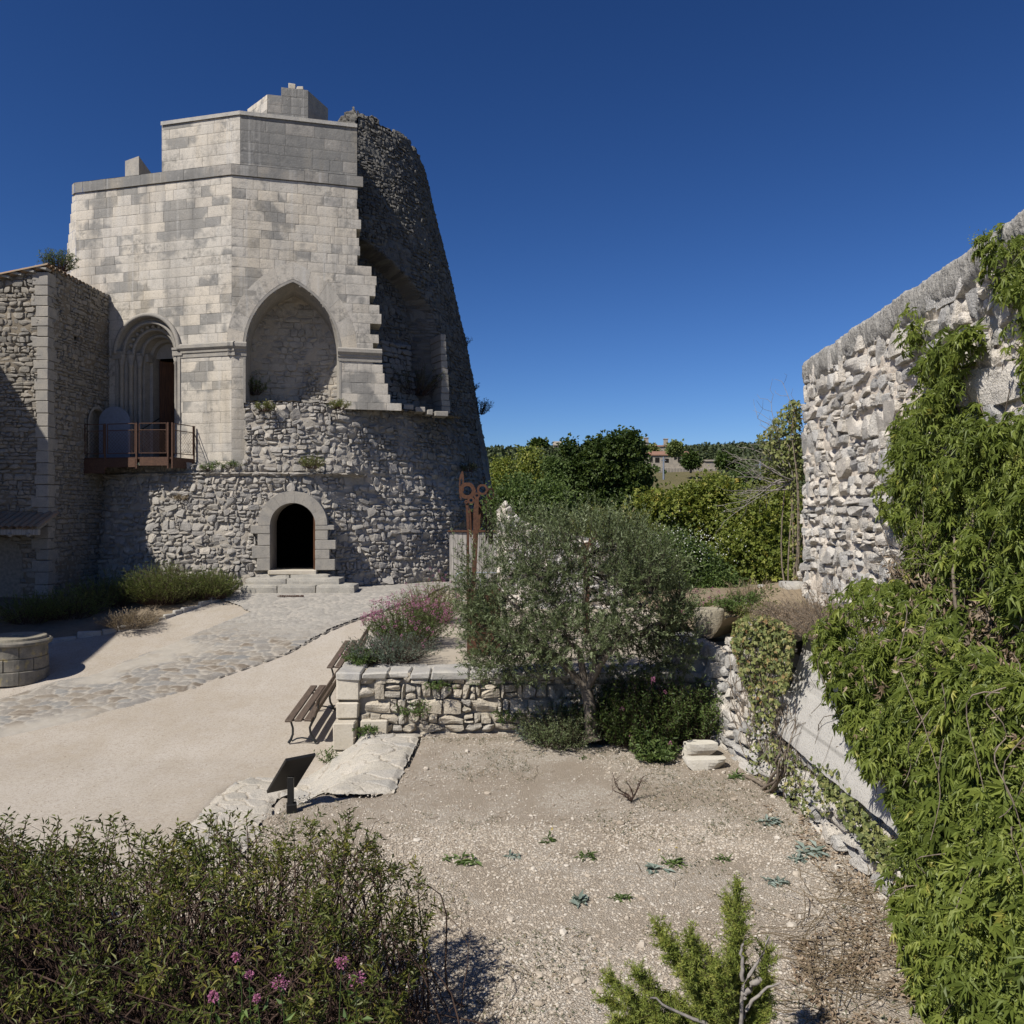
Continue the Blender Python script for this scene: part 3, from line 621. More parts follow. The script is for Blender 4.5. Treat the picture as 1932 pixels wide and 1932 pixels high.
# cornice band, slightly proud, and the flat top behind it
for fr, e, sd in ((FRR, 4.02, 31), (FRL, SL_END, 32), (FR3, .24, 33)):
    ashlar('cornice', fr, ZTOP + .012, ZCOR, -.012, e, M['ashlar_grey'], tower, sd, rows=(.36, .37), blk=(.8, 1.5), h0=.045, cell=.12, back=False)
    m = MB(); A = [fpos(fr, s, .045) for s in (-.012, e)]; B = [fpos(fr, s, -.02) for s in (0, e)]
    m.strip([(*q, ZTOP + .012) for q in A], [(*q, ZTOP + .012) for q in B]); m.strip([(*q, ZCOR) for q in A], [(*fpos(fr, s, -.9), ZCOR) for s in (0, e)])
    make_obj('cornice_ledge', np.concatenate(m.V), [np.concatenate(m.F[4])], M['ashlar_grey'], tower, fattr={'var': [.5] * 2, 'pick': [.6] * 2})
# upper stage
DO = P(453, 210, 26.2)[:2]; FDR = (DO, FRR[1], FRR[2]); FDL = (DO, FRL[1], FRL[2]); ZD = 12.79
sdl = fuv(FDL, 305, 237)[0]; sdr = fuv(FDR, 668, 235)[0] + .1
ashlar('upper_stage', FDR, ZCOR - .02, ZD - .02, 0, sdr, M['ashlar_grey'], tower, 41, rows=(.30, .38), blk=(.5, 1.1), h0=0)
ashlar('upper_stage', FDL, ZCOR - .02, ZD - .02, 0, sdl, M['ashlar'], tower, 42, rows=(.30, .38), blk=(.5, 1.1), h0=0)
m = MB(); q0 = fpos(FDL, sdl, 0); q1 = fpos(FDR, 0, 0); q2 = fpos(FDR, sdr, 0); q3 = (-6.9, 33); q4 = (-10, 34)
ins = lambda q: (q[0] + (-8.3 - q[0]) * .004, q[1] + .05)
m.prism([ins(q0), ins(q1), ins(q2), q3, q4], ZCOR - .3, ZD - .06, .5); o = m.build('upper_stage_core', M['dressed'], tower)
m = MB(); m.strip([(*fpos(fr_, s_, .05), ZD - .01) for fr_, s_ in ((FDL, sdl), (FDL, 0), (FDR, sdr))], [(*fpos(fr_, s_, -.6), ZD - .005) for fr_, s_ in ((FDL, sdl), (FDL, -.1), (FDR, sdr))]); m.strip([(*fpos(fr_, s_, .05), ZD - .13) for fr_, s_ in ((FDL, sdl), (FDL, -.012), (FDR, sdr))], [(*fpos(fr_, s_, .05), ZD - .01) for fr_, s_ in ((FDL, sdl), (FDL, -.012), (FDR, sdr))])
m.build('parapet_edge', M['coping'], tower)
# lantern block on top
Bq = np.array((-8.62, 29.0)); Aq = Bq + 1.5 * np.array((-.7, .72)); Cq = np.array((-7.27, 29.3)); Dq = Cq + 1.35 * np.array((.31, .95))
m = MB(); m.prism([Bq, Cq, Dq, Aq + (1.2, .8), Aq], 12.0, 14.72, .5)
st = Bq + (Cq - Bq) * .33; m.prism([st + (0, -.004), Cq + (.004, -.004), Dq + (.004, 0), Aq + (1.2, .8), st + (.1, 1.2)], 14.70, 15.02, .35)
lan = thing
o = m.build('lantern_core', M['dressed'], tower)
bf = Cq - Bq; L_ = np.hypot(*bf); FB = (Bq, bf / L_, np.array((bf[1], -bf[0])) / L_)
ashlar('lantern_turret', FB, 12.6, 14.74, 0, L_, M['ashlar_grey'], tower, 43, h0=.02, blk=(.3, .6), back=False)
ashlar('lantern_turret', FB, 14.74, 15.04, L_ * .33, L_, M['ashlar_grey'], tower, 44, h0=.02, blk=(.3, .6), back=False)
FA = (Bq, np.array((-.7, .72)) / math.hypot(.7, .72), np.array((-.72, -.7)) / math.hypot(.7, .72)); ashlar('lantern_turret', FA, 12.6, 14.74, 0, 1.5, M['ashlar'], tower, 45, h0=.02, blk=(.3, .7), back=False)
for k, (f0, f1, hh) in enumerate(((.47, .66, .20), (.67, .86, .13))):
    m = MB(); pa = Bq + bf * (f0 + f1) / 2 + (0, .22); m.box((*pa, 15.03 + hh / 2), (L_ * (f1 - f0) - .02, .4, hh), rotz(math.atan2(bf[1], bf[0])), .02, .3 + .3 * k, .015); m.build('capstone', M['pale_dressed'], tower)
# small chimney block at the left
pq = P(262, 300, 28.2); pl = P(236, 300, 28.6); pr = P(303, 300, 30.8)
m = MB(); m.prism([pq[:2], pr[:2], pr[:2] + (-.6, .7), pl[:2]], 10.5, 12.22, .6); m.build('chimney_block', M['dressed'], tower)
m = MB(); m.prism([np.array(fpos(FRL, .5, -.3)), np.array(fpos(FRL, SL_END - .1, -.3)), np.array(fpos(FR3, .1, -.3)), (-14, 36), (-6, 36), np.array(fpos(FRR, 3.7, -.9))], 10.0, ZCOR - .06, .5); m.build('roof_core', M['coping'], tower)

# string course at the springing of the arches
def mould(name, fr, s0, s1, prof, mat, parent):
    m = MB(); pr = np.array(prof); A = np.stack([*fpos(fr, np.full(len(pr), s0), pr[:, 0]), pr[:, 1]], -1); B = np.stack([*fpos(fr, np.full(len(pr), s1), pr[:, 0]), pr[:, 1]], -1)
    m.strip(A, B, .4)
    for E, fl in ((A, 1), (B, 0)):
        i = np.arange(len(pr)); m.add(E, [i[::-1] if fl else i], .4)
    return m.build(name, mat, parent)
sc = [(-.05, 4.86), (.025, 4.86), (.03, 4.98), (.06, 5.0), (.065, 5.06), (.10, 5.10), (.13, 5.14), (.13, 5.24), (.06, 5.29), (-.05, 5.30)]
mould('string_course', FRR, -.12, .44, sc, M['dressed'], tower)
mould('string_course', FRL, -.12, 1.82, sc, M['dressed'], tower)
mould('string_course', FRR, 3.22, 4.62, [(a, b - .02) for a, b in sc], M['dressed'], tower)

# ---- pointed niche
nic = thing('niche', None, None, (-6.9, 26.2, 3.4)); nic.parent = tower; nic.location = (1.9, -7.3, 5.9)
m = MB(); o1 = arch_line(1.84, 5.12, 1.43, 3.40, rise=2.15); o0 = arch_line(1.84, 5.12, 1.50, 3.40, rise=2.23); ob = arch_line(1.86, 5.10, 1.37, 3.40, rise=2.05)
loft(m, FRR, [(o0, .006), (o1, .006), (o1 * [1, 1], -.25), (ob, -.8), (ob, -1.4)], .4); m.build('niche_reveal', M['dressed'], nic)
m = MB(); ow = arch_line(1.84, 5.12, 2.0, 5.12, rise=2.78); oi = arch_line(1.84, 5.12, 1.51, 5.12, rise=2.24)
ring_voussoirs(m, FRR, oi, ow, .006, -.3, 4, len(oi) - 5, 4, np.random.default_rng(5)); m.build('voussoirs', M['ashlar'], nic)
def nback(S, Z, H):
    c = (S - 1.84) / 1.6; x, y = fpos(FRR, S, -1.32 + .55 * np.abs(c) ** 2.2 * 0 + .35 * np.abs(c) ** 3 + H); return x, y, Z
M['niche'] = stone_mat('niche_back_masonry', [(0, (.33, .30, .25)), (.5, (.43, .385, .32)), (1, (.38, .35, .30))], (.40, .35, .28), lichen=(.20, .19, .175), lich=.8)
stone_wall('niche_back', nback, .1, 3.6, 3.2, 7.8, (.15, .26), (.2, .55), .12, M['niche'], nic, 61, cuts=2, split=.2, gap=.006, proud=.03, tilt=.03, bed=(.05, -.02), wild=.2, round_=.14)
# ---- carved round portal
por = thing('portal', None, None, (0, 0, 0)); por.parent = tower; por.location = (-3, -7.3, 4)
cx, sp, bt = PORT['cx'], PORT['sp'], PORT['bot']
AO = lambda r, dz=0: arch_line(cx, sp + dz, r, bt)
m = MB(); loft(m, FRL, [(AO(1.22), -.02), (AO(1.22), .03), (AO(1.12), .03), (AO(1.10), -.12), (AO(.95), -.16), (AO(.93), -.34), (AO(.78), -.38), (AO(.76), -.58), (AO(.62), -.62), (AO(.60), -.86), (AO(.50), -.88), (AO(.50), -1.25)], .45)
m.build('stepped_jambs', M['dressed'], por, False)
def arch_tube(mb, r, h, tr, n=10, jamb=False):
    ol = AO(r); ol = ol if jamb else ol[4:-4]; x, y = fpos(FRL, ol[:, 0], h); mb.tube(np.stack([x, y, ol[:, 1]], -1), tr, n, .6)
m = MB(); arch_tube(m, 1.19, .05, .075); arch_tube(m, .98, -.10, .055); arch_tube(m, .81, -.33, .06); arch_tube(m, .65, -.57, .055)
# carved leaves round the second order
for k, a in enumerate(np.linspace(.12, math.pi - .12, 13)):
    rr = .905; s_ = cx - rr * math.cos(a); z_ = sp + rr * math.sin(a); x, y = fpos(FRL, s_, -.26); m.lathe((x, y, z_ - .05), [(.0, -.03), (.06, 0), (.075, .05), (.05, .10), (0, .12)], 8, .7)
m.build('archivolt', M['dressed'], por, True)
for sg in (-1, 1):
    for r_, h_, tr in ((1.03, -.06, .065), (.86, -.28, .07), (.70, -.50, .065)):
        s_ = cx + sg * r_; x, y = fpos(FRL, s_, h_); m = MB(); m.lathe((x, y, bt), [(tr * 1.6, 0), (tr * 1.6, .12), (tr * 1.25, .16), (tr, .2), (tr, sp - bt - .36), (tr * 1.3, sp - bt - .34), (tr * 1.1, sp - bt - .3), (tr * 1.9, sp - bt - .05), (tr * 1.9, sp - bt)], 12, .5); m.build('column', M['dressed'], por, True)
    m = MB(); O = [(1.30, .06), (.95, .06), (.95, -.18), (.79, -.18), (.79, -.42), (.62, -.42), (.62, -.66), (.50, -.66), (.50, -.92), (1.30, -.92)]
    pl_ = np.array([fpos(FRL, cx + sg * a, h) for a, h in O]); pl_ = pl_ if sg < 0 else pl_[::-1]; m.prism(pl_, sp - .16, sp + .02, .5); m.prism(pl_ + (FRL[2] * .03), sp + .02, sp + .09, .6); m.build('impost', M['dressed'], por)
# tympanum, door leaf and darkness
m = MB(); ol = arch_line(cx, sp, .51, sp - .02)[3:-3]; x, y = fpos(FRL, ol[:, 0], -1.05); V = np.stack([x, y, ol[:, 1]], -1); m.add(V, [np.arange(len(V))], .5); m.build('tympanum', M['dressed'], por)
m = MB(); c_ = [fpos(FRL, cx + .50, -1.10), fpos(FRL, cx + .48, -1.16), fpos(FRL, cx + .34, -1.62), fpos(FRL, cx + .36, -1.56)]
m.prism([fpos(FRL, cx + .49, -1.2), fpos(FRL, cx + .05, -1.65), fpos(FRL, cx + .02, -1.60), fpos(FRL, cx + .46, -1.15)], bt, sp - .05, .5); m.build('door_leaf', M['doorwood'], por)
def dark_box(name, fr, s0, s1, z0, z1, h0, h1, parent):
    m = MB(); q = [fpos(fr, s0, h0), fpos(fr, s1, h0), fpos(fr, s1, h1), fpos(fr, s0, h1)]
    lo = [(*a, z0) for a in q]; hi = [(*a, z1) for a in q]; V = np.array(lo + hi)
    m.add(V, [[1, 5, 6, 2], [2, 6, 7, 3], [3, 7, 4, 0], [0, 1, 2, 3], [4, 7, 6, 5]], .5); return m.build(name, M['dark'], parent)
dark_box('dark_room', FRL, cx - .9, cx + .9, bt - .02, sp + .6, -1.2, -4.0, por)

# ---- rubble shell of the tower
LEDGE = 1.22
def cone_pos(S, Z, H):
    ph = S; r = Rz(Z)
    lw = sstep(LEDGE + .03, LEDGE - .05, Z) * sstep(R(34), R(8), ph)                 # foot wall steps forward below a ledge
    up = sstep(R(38), R(22), ph) * sstep(LEDGE - .1, LEDGE + .05, Z) * sstep(3.52, 3.46, Z)
    r = r + .42 * lw + .30 * up - .16 * sstep(R(34), R(8), ph) * sstep(LEDGE + .05, LEDGE - .5, Z) * np.clip((LEDGE - Z) / 4, 0, 1)
    # hollow where the facing has fallen away
    yb = np.interp(ph, [R(20), R(38), R(52), R(60)], [9.7, 9.2, 8.2, 7.2])
    cav = sstep(R(60), R(55), ph) * sstep(yb + .12, yb - .12, Z) * sstep(3.45, 3.62, Z)
    r = r - .75 * cav + H
    return XC + r * np.sin(ph), YC - r * np.cos(ph), Z
def cone_extra(S, Z): return .10 * (fbm(S * 8, Z * 1.1, 5) - .5)
DOOR_FR = (np.array((0, 0.)), None, None)
ad = R(7); dn = np.array((math.sin(ad), -math.cos(ad))); dd = np.array((math.cos(ad), math.sin(ad)))
q = P(552, 1075, 24.92); FDO = (q[:2], dd, dn)
ds0 = fuv(FDO, 510, 1075)[0]; ds1 = fuv(FDO, 595, 1075)[0]; dc = (ds0 + ds1) / 2; dr = (ds1 - ds0) / 2
dz0 = fuv(FDO, 552, 1075)[1]; dzt = fuv(FDO, 552, 949)[1]; dsp = dzt - dr
door_hole = arch_line(dc, dsp, dr + .12, dz0 - .3)
def cone_keep(ph, z):
    r = Rz(z) + .3; x = XC + r * np.sin(ph); y = YC - r * np.cos(ph); s = (x - FDO[0][0]) * dd[0] + (y - FDO[0][1]) * dd[1]
    k = ~in_outline(s, z, door_hole)
    k &= ~((z > 3.54) & (ph < R(17))); k &= ~((z > LEDGE + .25) & (ph < R(3.5)))
    cut = np.interp(z, [10.0, 10.3, 11.5, 12.5, 14.0, 16], [15, 29, 32, 35, 39, 41]); k &= ~((z > 10.1) & (ph < np.radians(cut) + .03 * (vn(z * 2.2, z * 0, 3) - .5)))
    top = 14.30 + .30 * (vn(ph * 14, ph * 0, 1) - .5) + .16 * (vn(ph * 45, ph * 0, 2) - .5) + .2 * sstep(R(52), R(42), ph) - .25 * sstep(R(60), R(95), ph)
    return k & (z < top)
class _S: pass
def cone_wrap(S, Z, H): return cone_pos(S, Z, H)
# stones are laid out in metres along the wall, so the angle is scaled by a mean radius
RM = 7.4
CP = lambda S, Z, H: cone_pos(S / RM, Z, H + cone_extra(S / RM, Z))
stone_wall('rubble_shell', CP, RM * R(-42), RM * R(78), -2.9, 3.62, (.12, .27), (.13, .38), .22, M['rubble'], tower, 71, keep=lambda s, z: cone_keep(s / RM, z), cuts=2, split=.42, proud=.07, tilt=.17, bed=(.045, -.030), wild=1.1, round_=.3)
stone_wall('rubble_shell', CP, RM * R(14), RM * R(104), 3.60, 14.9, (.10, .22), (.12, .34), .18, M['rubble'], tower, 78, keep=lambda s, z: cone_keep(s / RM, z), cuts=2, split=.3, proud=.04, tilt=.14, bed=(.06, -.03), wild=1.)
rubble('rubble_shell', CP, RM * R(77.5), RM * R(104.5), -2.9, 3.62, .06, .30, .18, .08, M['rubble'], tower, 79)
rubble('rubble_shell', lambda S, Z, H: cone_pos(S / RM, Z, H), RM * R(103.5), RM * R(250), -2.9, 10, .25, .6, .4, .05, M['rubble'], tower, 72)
# broken left edge of the shell, lit
def cutpos(S, Z, H):
    ph = np.radians(np.interp(Z, [10.0, 10.3, 11.5, 12.5, 14.0, 16], [15, 29, 32, 35, 39, 41])); r = Rz(Z) - S
    return XC + r * np.sin(ph) - H * np.cos(ph), YC - r * np.cos(ph) - H * np.sin(ph), Z
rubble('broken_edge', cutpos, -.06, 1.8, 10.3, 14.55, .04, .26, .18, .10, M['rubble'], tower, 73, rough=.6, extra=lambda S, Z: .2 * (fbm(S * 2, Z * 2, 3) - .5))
def toppos(S, Z, H):
    ph = S / 5.2; r = Rz(14.3) - .04 - Z; return XC + r * np.sin(ph), YC - r * np.cos(ph), 14.25 + H
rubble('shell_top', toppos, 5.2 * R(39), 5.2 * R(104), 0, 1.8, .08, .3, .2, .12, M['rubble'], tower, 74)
# ledge tops
def ledgepos(S, Z, H):
    ph = S / RM; r = Rz(LEDGE) + .36 - Z; return XC + r * np.sin(ph), YC - r * np.cos(ph), LEDGE - .10 + H + .06 * (fbm(S * 1.4, Z, 4) - .5)
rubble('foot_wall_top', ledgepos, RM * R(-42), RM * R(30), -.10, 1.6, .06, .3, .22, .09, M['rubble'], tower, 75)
def ledge2(S, Z, H):
    ph = S / RM; r = Rz(3.45) + .30 - Z; return XC + r * np.sin(ph), YC - r * np.cos(ph), 3.44 + H - .06 * sstep(R(20), R(40), ph)
rubble('upper_ledge_top', ledge2, RM * R(2), RM * R(62), -.06, 1.6, .06, .3, .22, .06, M['rubble_warm'], tower, 76)
# masonry remains in the hollow
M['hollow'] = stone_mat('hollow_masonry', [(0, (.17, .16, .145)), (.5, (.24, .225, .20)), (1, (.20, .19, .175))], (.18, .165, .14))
def hollow(S, Z, H):
    ph = S / RM; r = Rz(Z) - .62 + H; return XC + r * np.sin(ph), YC - r * np.cos(ph), Z
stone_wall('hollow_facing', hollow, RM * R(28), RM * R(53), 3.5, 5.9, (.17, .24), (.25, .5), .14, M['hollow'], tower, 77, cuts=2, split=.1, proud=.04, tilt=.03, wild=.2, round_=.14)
r_ = np.random.default_rng(4); m = MB(); q = P(828, 757, 29.4); z = 3.5; k = 0
while z < 6.2:
    hh = .2 + .06 * r_.random(); wd = .34 - .16 * (z - 3.5) / 2.7; m.box((q[0] - .10 * (z - 3.5) / 2.7 + .03 * r_.random(), q[1] + .2, z + hh / 2), (wd, 1.1, hh - .012), rotz(.5), .015, r_.random(), .008); z += hh
m.build('wall_stub', M['dressed'], tower)
m = MB(); k = 0
for u0, u1 in ((742, 756), (757, 779), (780, 801), (802, 815), (816, 844)):
    a = P(u0, 757, 27.9); b = P(u1, 757, 28.3); m.box(((a[0] + b[0]) / 2, (a[1] + b[1]) / 2, 3.62 - .004 * (u0 - 742)), (b[0] - a[0] - .02, .6, .17), rotz(.3), .015, r_.random(), .01)
m.build('ledge_stones', M['dressed'], tower)

# ---- lower doorway
dw = thing('doorway', None, None); dw.parent = tower; dw.location = (2.1, -8.5, .7)
oi = arch_line(dc, dsp, dr, dz0); oo = arch_line(dc, dsp, dr + .36, dz0)
m = MB(); ring_voussoirs(m, FDO, oi, oo, .05, -.45, 4, len(oi) - 5, 5, np.random.default_rng(8)); m.build('voussoirs', M['dressed'], dw)
m = MB(); r_ = np.random.default_rng(9)
for sg in (-1, 1):
    m = MB(); z = dz0 - .02; k = 0
    while z < dsp - .01:
        hh = min(.27 + .12 * r_.random(), dsp - z)
        if dsp - z - hh < .12: hh = dsp - z
        wd = (.36, .52)[(k + (sg > 0)) % 2] + .10 * r_.random(); c = dc + sg * (dr + wd / 2); x, y = fpos(FDO, c, -.19)
        m.box((x, y, z + hh / 2), (wd, .46 + .02 * r_.random(), hh - .012), rotz(ad), .012, r_.random(), .004, r_); z += hh; k += 1
    m.build('jamb_stones', M['dressed'], dw)
m = MB(); loft(m, FDO, [(oi, .03), (oi, -1.2)], .4); m.build('passage', M['dressed'], dw)
dark_box('dark_room', FDO, dc - 1.3, dc + 1.3, dz0 - .02, dzt + .2, -1.15, -4.5, dw)
m = MB(); x, y = fpos(FDO, dc + dr - .045, -.42); m.box((x, y, (dz0 + dsp + .42) / 2), (.06, .62, dsp + .42 - dz0), rotz(ad), .006, .4); m.build('door_leaf', M['doorwood'], dw)
m = MB(); x, y = fpos(FDO, dc, -.15); m.box((x, y, dz0 - .075), (dr * 2 + .1, .6, .13), rotz(ad), .02, .7, .008); m.build('threshold', M['pale_dressed'], dw)
m = MB(); r_ = np.random.default_rng(12)
for (u0, u1, vt, vb, yy, ns) in ((488, 620, 1084, 1095, 24.75, 2), (462, 640, 1091, 1106, 24.45, 2), (452, 668, 1104, 1118, 24.15, 3)):
    a = P(u0, vt, yy); b = P(u1, vt, yy); zb = -2.75; e = np.linspace(a[0], b[0], ns + 1) + np.r_[0, (r_.random(ns - 1) - .5) * .5, 0]
    for k in range(ns):
        Bv, Bf = _cube(7); Lx, Lz = e[k + 1] - e[k] - .008, a[2] - zb; sz_ = np.array((Lx, .9 + .05 * r_.random(), Lz)) / 2; Q = Bv * sz_; Bn = np.stack([fbm(Q[:, 0] * 3 + 9 * k, Q[:, 2] * 3 + Q[:, 1] * 3, c_, 3) - .5 for c_ in (1, 2, 3)], -1); rim = ((np.abs(Bv) > .99).sum(1) > 1)[:, None]
        Q = Q + Bn * (.03, .07, .035) - rim * np.sign(Bv) * .018; m.add(Q @ rotz(.02 + .03 * (r_.random() - .5)).T + ((e[k] + e[k + 1]) / 2, yy + .45, (a[2] + zb) / 2), Bf, r_.random())
tag(m.build('stone_steps', M['tuffet']), 'three worn stone steps up to the low arched tower doorway', 'steps')
m = MB(); q = GH(550, 1128); a = .28
for k in range(11): m.box((q[0] - .33 + .066 * k, q[1], q[2] + .062), (.03, .17, .012), None, .002, .5)
m.box((q[0], q[1] - .095, q[2] + .06), (.76, .03, .02), None, .002); m.box((q[0], q[1] + .095, q[2] + .06), (.76, .03, .02), None, .002)
tag(m.build('drain_grate', M['dark_rust']), 'small rusty drain grate in the paving before the tower steps', 'drain')
# ================================================================== STONE HOUSE AT THE LEFT
HX, HY = -13.2, 23.35
HT = 6.94
house = thing('stone_house', 'tall rubble stone house with pale quoins and a scalloped tile edge, beside the tower', 'house', (HX, HY, -2.6))
FH = (np.array((HX, HY)), np.array((-1, .03)), np.array((-.03, -1.)))           # front, s to the left
FS = (np.array((HX, HY)), np.array((.033, 1.)), np.array((1., -.033)))           # side toward the tower
def vtop(s): return HT - .205 * s
harch = arch_line(1.35, -1.35, .62, -2.9)
def hkeep(s, z): return (z < vtop(s)) & ~in_outline(s, z, harch)
stone_wall('front_wall', lambda S, Z, H: (*fpos(FH, S, H), Z), .25, 2.6, -3.4, HT, (.09, .2), (.12, .42), .16, M['rubble_warm'], house, 81, keep=hkeep, split=.3, proud=.04, tilt=.06, bed=(.06, -.03), wild=.4)
rubble('front_wall', lambda S, Z, H: (*fpos(FH, S, H), Z), 2.5, 8, -3.4, HT, .06, .30, .15, .07, M['rubble_warm'], house, 81, keep=hkeep, p=4, tk=.4)
sarch = arch_line(2.55, 2.75, .5, 1.55)
def skeep(s, z): return ~in_outline(s, z, sarch) & ~((np.abs(s - 1.45) < .07) & (np.abs(z - 5.2) < .09))
stone_wall('side_wall', lambda S, Z, H: (*fpos(FS, S, H), Z), .25, 3.75, -3.4, HT - .02, (.08, .19), (.11, .36), .14, M['rubble_warm'], house, 82, keep=skeep, split=.3, proud=.035, tilt=.06, bed=(.06, -.022), wild=.4)
m = MB(); r_ = np.random.default_rng(83); z = -3.3; k = 0
while z < HT - .25:
    hh = .22 + .16 * r_.random(); lo = .34 + .28 * r_.random(); sh = .30 + .1 * r_.random(); a_, b_ = (lo, sh) if k % 2 else (sh, lo)
    if z + hh > HT - .3: hh = HT - .12 - z
    m.box((HX - a_ / 2 + .035, HY + b_ / 2 - .035, z + hh / 2), (a_, b_, hh - .014), None, .014, r_.random(), .006, r_); z += hh; k += 1
m.build('quoin', M['dressed'], house)
m = MB()
for (fr, s0, s1) in ((FH, 0, 8), (FS, 0, 3.75)):
    q = [fpos(fr, s0, -.12), fpos(fr, s1, -.12)]; top = [HT - .2, (vtop(8) if fr is FH else HT) - .2]
m.prism([(HX - .2, HY + .2), (HX + .0, HY + 3.9), (HX - 8, HY + 3.9), (HX - 8, HY + .45)], -3.4, np.array([HT - .3, HT - .3, vtop(8) - .3, vtop(8) - .3]), .5)
m.build('wall_core', M['mortar'], house)
dark_box('doorway_dark', FH, .6, 2.1, -2.95, -.5, -.06, -.6, house)
# roof: canal tiles, the scalloped edge along the tower side
m = MB(); sl_ = -.205
for k in range(19):
    y = HY - .08 + k * .21; ca = np.linspace(0, math.pi, 9)
    for (x0, x1, dz) in ((HX + .09, HX - 8, 0),):
        A = np.stack([np.full(9, x0), y + .095 * np.cos(ca), HT + .02 + .075 * np.sin(ca) + sl_ * (HX - x0)], -1); B = np.stack([np.full(9, x1), y + .095 * np.cos(ca), HT + .02 + .075 * np.sin(ca) + sl_ * (HX - x1)], -1)
        m.strip(A, B, r_.random()); A2 = A.copy(); A2[:, 2] -= .02; A2[:, 1] = y + .075 * np.cos(ca); m.strip(A2, A, .3)
    y2 = y + .105
    A = np.stack([np.full(9, HX + .07), y2 + .1 * np.cos(ca), HT + .045 - .06 * np.sin(ca)], -1); B = A + (-8, 0, sl_ * 8); m.strip(A, B, r_.random())
m.build('roof_tiles', M['tile'], house)
m = MB(); s = 0; k = 0
while s < 7.8:
    l = .36; m.box((HX - s - l / 2 + .06, HY - .02 + .03 * s, vtop(s + l / 2) + .005), (l - .01, .26, .07), np.array(Matrix.Rotation(math.atan(.205), 3, 'Y')) @ np.eye(3), .012, r_.random(), .006, r_); s += l
m.build('verge_stones', M['tuffet'], house)
# shallow arched opening to the walkway, with its blue-grey leaf standing open
m = MB(); loft(m, FS, [(arch_line(2.55, 2.75, .58, 1.55), .07), (arch_line(2.55, 2.75, .5, 1.55), .07), (arch_line(2.55, 2.75, .5, 1.55), -.3)], .5); m.build('walkway_arch', M['dressed'], house)
dark_box('walkway_dark', FS, 2.05, 3.05, 1.5, 3.3, -.25, -.9, house)
m = MB(); FD = (np.array((HX + .12, HY + 2.62)), np.array((1., .06)), np.array((.06, -1.)))
ol = arch_line(.5, 2.86, .48, 1.70)
for hh in (0, -.045):
    V = np.stack([*fpos(FD, ol[:, 0], hh), ol[:, 1]], -1); i = np.arange(len(V)); m.add(V, [i[::-1] if hh == 0 else i], .5)
loft(m, FD, [(ol, 0), (ol, -.045)])
for k in range(8): m.box((*fpos(FD, .5, .004), 1.82 + k * .2), (.93 if k < 6 else .7, .006, .008), None, .001, .2)
dl = m.build('arched_door', M['bluedoor'], house)
# porch at the foot
por_z = -.45
m = MB()
for k in range(16):
    x = -12.98 - k * .2; ca = np.linspace(0, math.pi, 9)
    for (y0, y1, z0, z1) in ((22.35, 23.4, por_z, por_z + .42),):
        A = np.stack([x + .09 * np.cos(ca), np.full(9, y0), z0 + .07 * np.sin(ca)], -1); B = np.stack([x + .09 * np.cos(ca), np.full(9, y1), z1 + .07 * np.sin(ca)], -1); m.strip(B, A, r_.random())
    m.box((x - .1, 22.9, por_z + .195), (.1, 1.1, .025), np.array(Matrix.Rotation(math.atan(.4), 3, 'X')), .003, .3)
m.build('porch_tiles', M['tile'], house)
m = MB(); m.box((-14.5, 22.5, por_z - .10), (3.1, .14, .16), None, .01, .5)
for k in range(6): m.box((-13.2 - k * .5, 22.85, por_z + .0), (.09, 1.0, .1), np.array(Matrix.Rotation(math.atan(.4), 3, 'X')), .01, .5)
m.build('porch_beam', M['oldwood'], house)

# neighbouring house outside the frame, which shades the corner of the courtyard
nb = thing('neighbour_house', 'plain rendered stone house standing left of the courtyard, throwing its shade over the corner', 'house', (-20.5, 16, -3.6))
m = MB(); m.prism([(-24, 10.2), (-17.6, 10.2), (-17.6, 22.2), (-24, 22.2)], -5, 8.3, .5); m.build('wall', M['farwall'], nb)
m = MB(); m.add([(-24.2, 9.9, 8.25), (-17.3, 9.9, 8.25), (-17.3, 22.4, 8.25), (-24.2, 22.4, 8.25), (-24.2, 16, 10), (-24.2, 9.9, 8.4), (-17.3, 9.9, 8.4), (-17.3, 22.4, 8.4), (-24.2, 22.4, 8.4)], [np.array([[0, 3, 2, 1], [0, 1, 6, 5], [1, 2, 7, 6], [2, 3, 8, 7], [3, 0, 5, 8], [5, 6, 7, 8]])], .5); m.build('roof', M['tile_far'], nb)
for y in (13, 16, 19): m = MB(); m.box((-17.59, y, 1), (.06, .9, 1.4), None, .01, .5); m.build('shutter', M['oldwood'], nb)

# ================================================================== RUSTY WALKWAY ALONG THE HOUSE
wk = thing('metal_walkway', 'rusty steel walkway with mesh railings leading to the carved tower portal', 'walkway', (-11.5, 25.0, 1.6))
def PT(u, Y, z): return np.array(((u - 966) / F * Y, Y, z))
zt, zd = 2.68, 1.66
pts_ = [PT(155, 25.2, 0), PT(198, 25.1, 0), PT(257.5, 24.85, 0), PT(317, 24.78, 0), PT(325, 24.80, 0), PT(366, 25.75, 0)]
m = MB()
for k, q in enumerate(pts_): m.box((q[0], q[1], (zt + .02 + zd - .35) / 2), (.045, .045, zt + .02 - zd + .35), None, .004, .5)
post = m
for k, q in enumerate(pts_):
    mm = MB(); mm.box((q[0], q[1], (zt + .02 + zd - .35) / 2), (.045, .045, zt + .02 - zd + .35), None, .004, .5); mm.build('post', M['walk_rust'], wk)
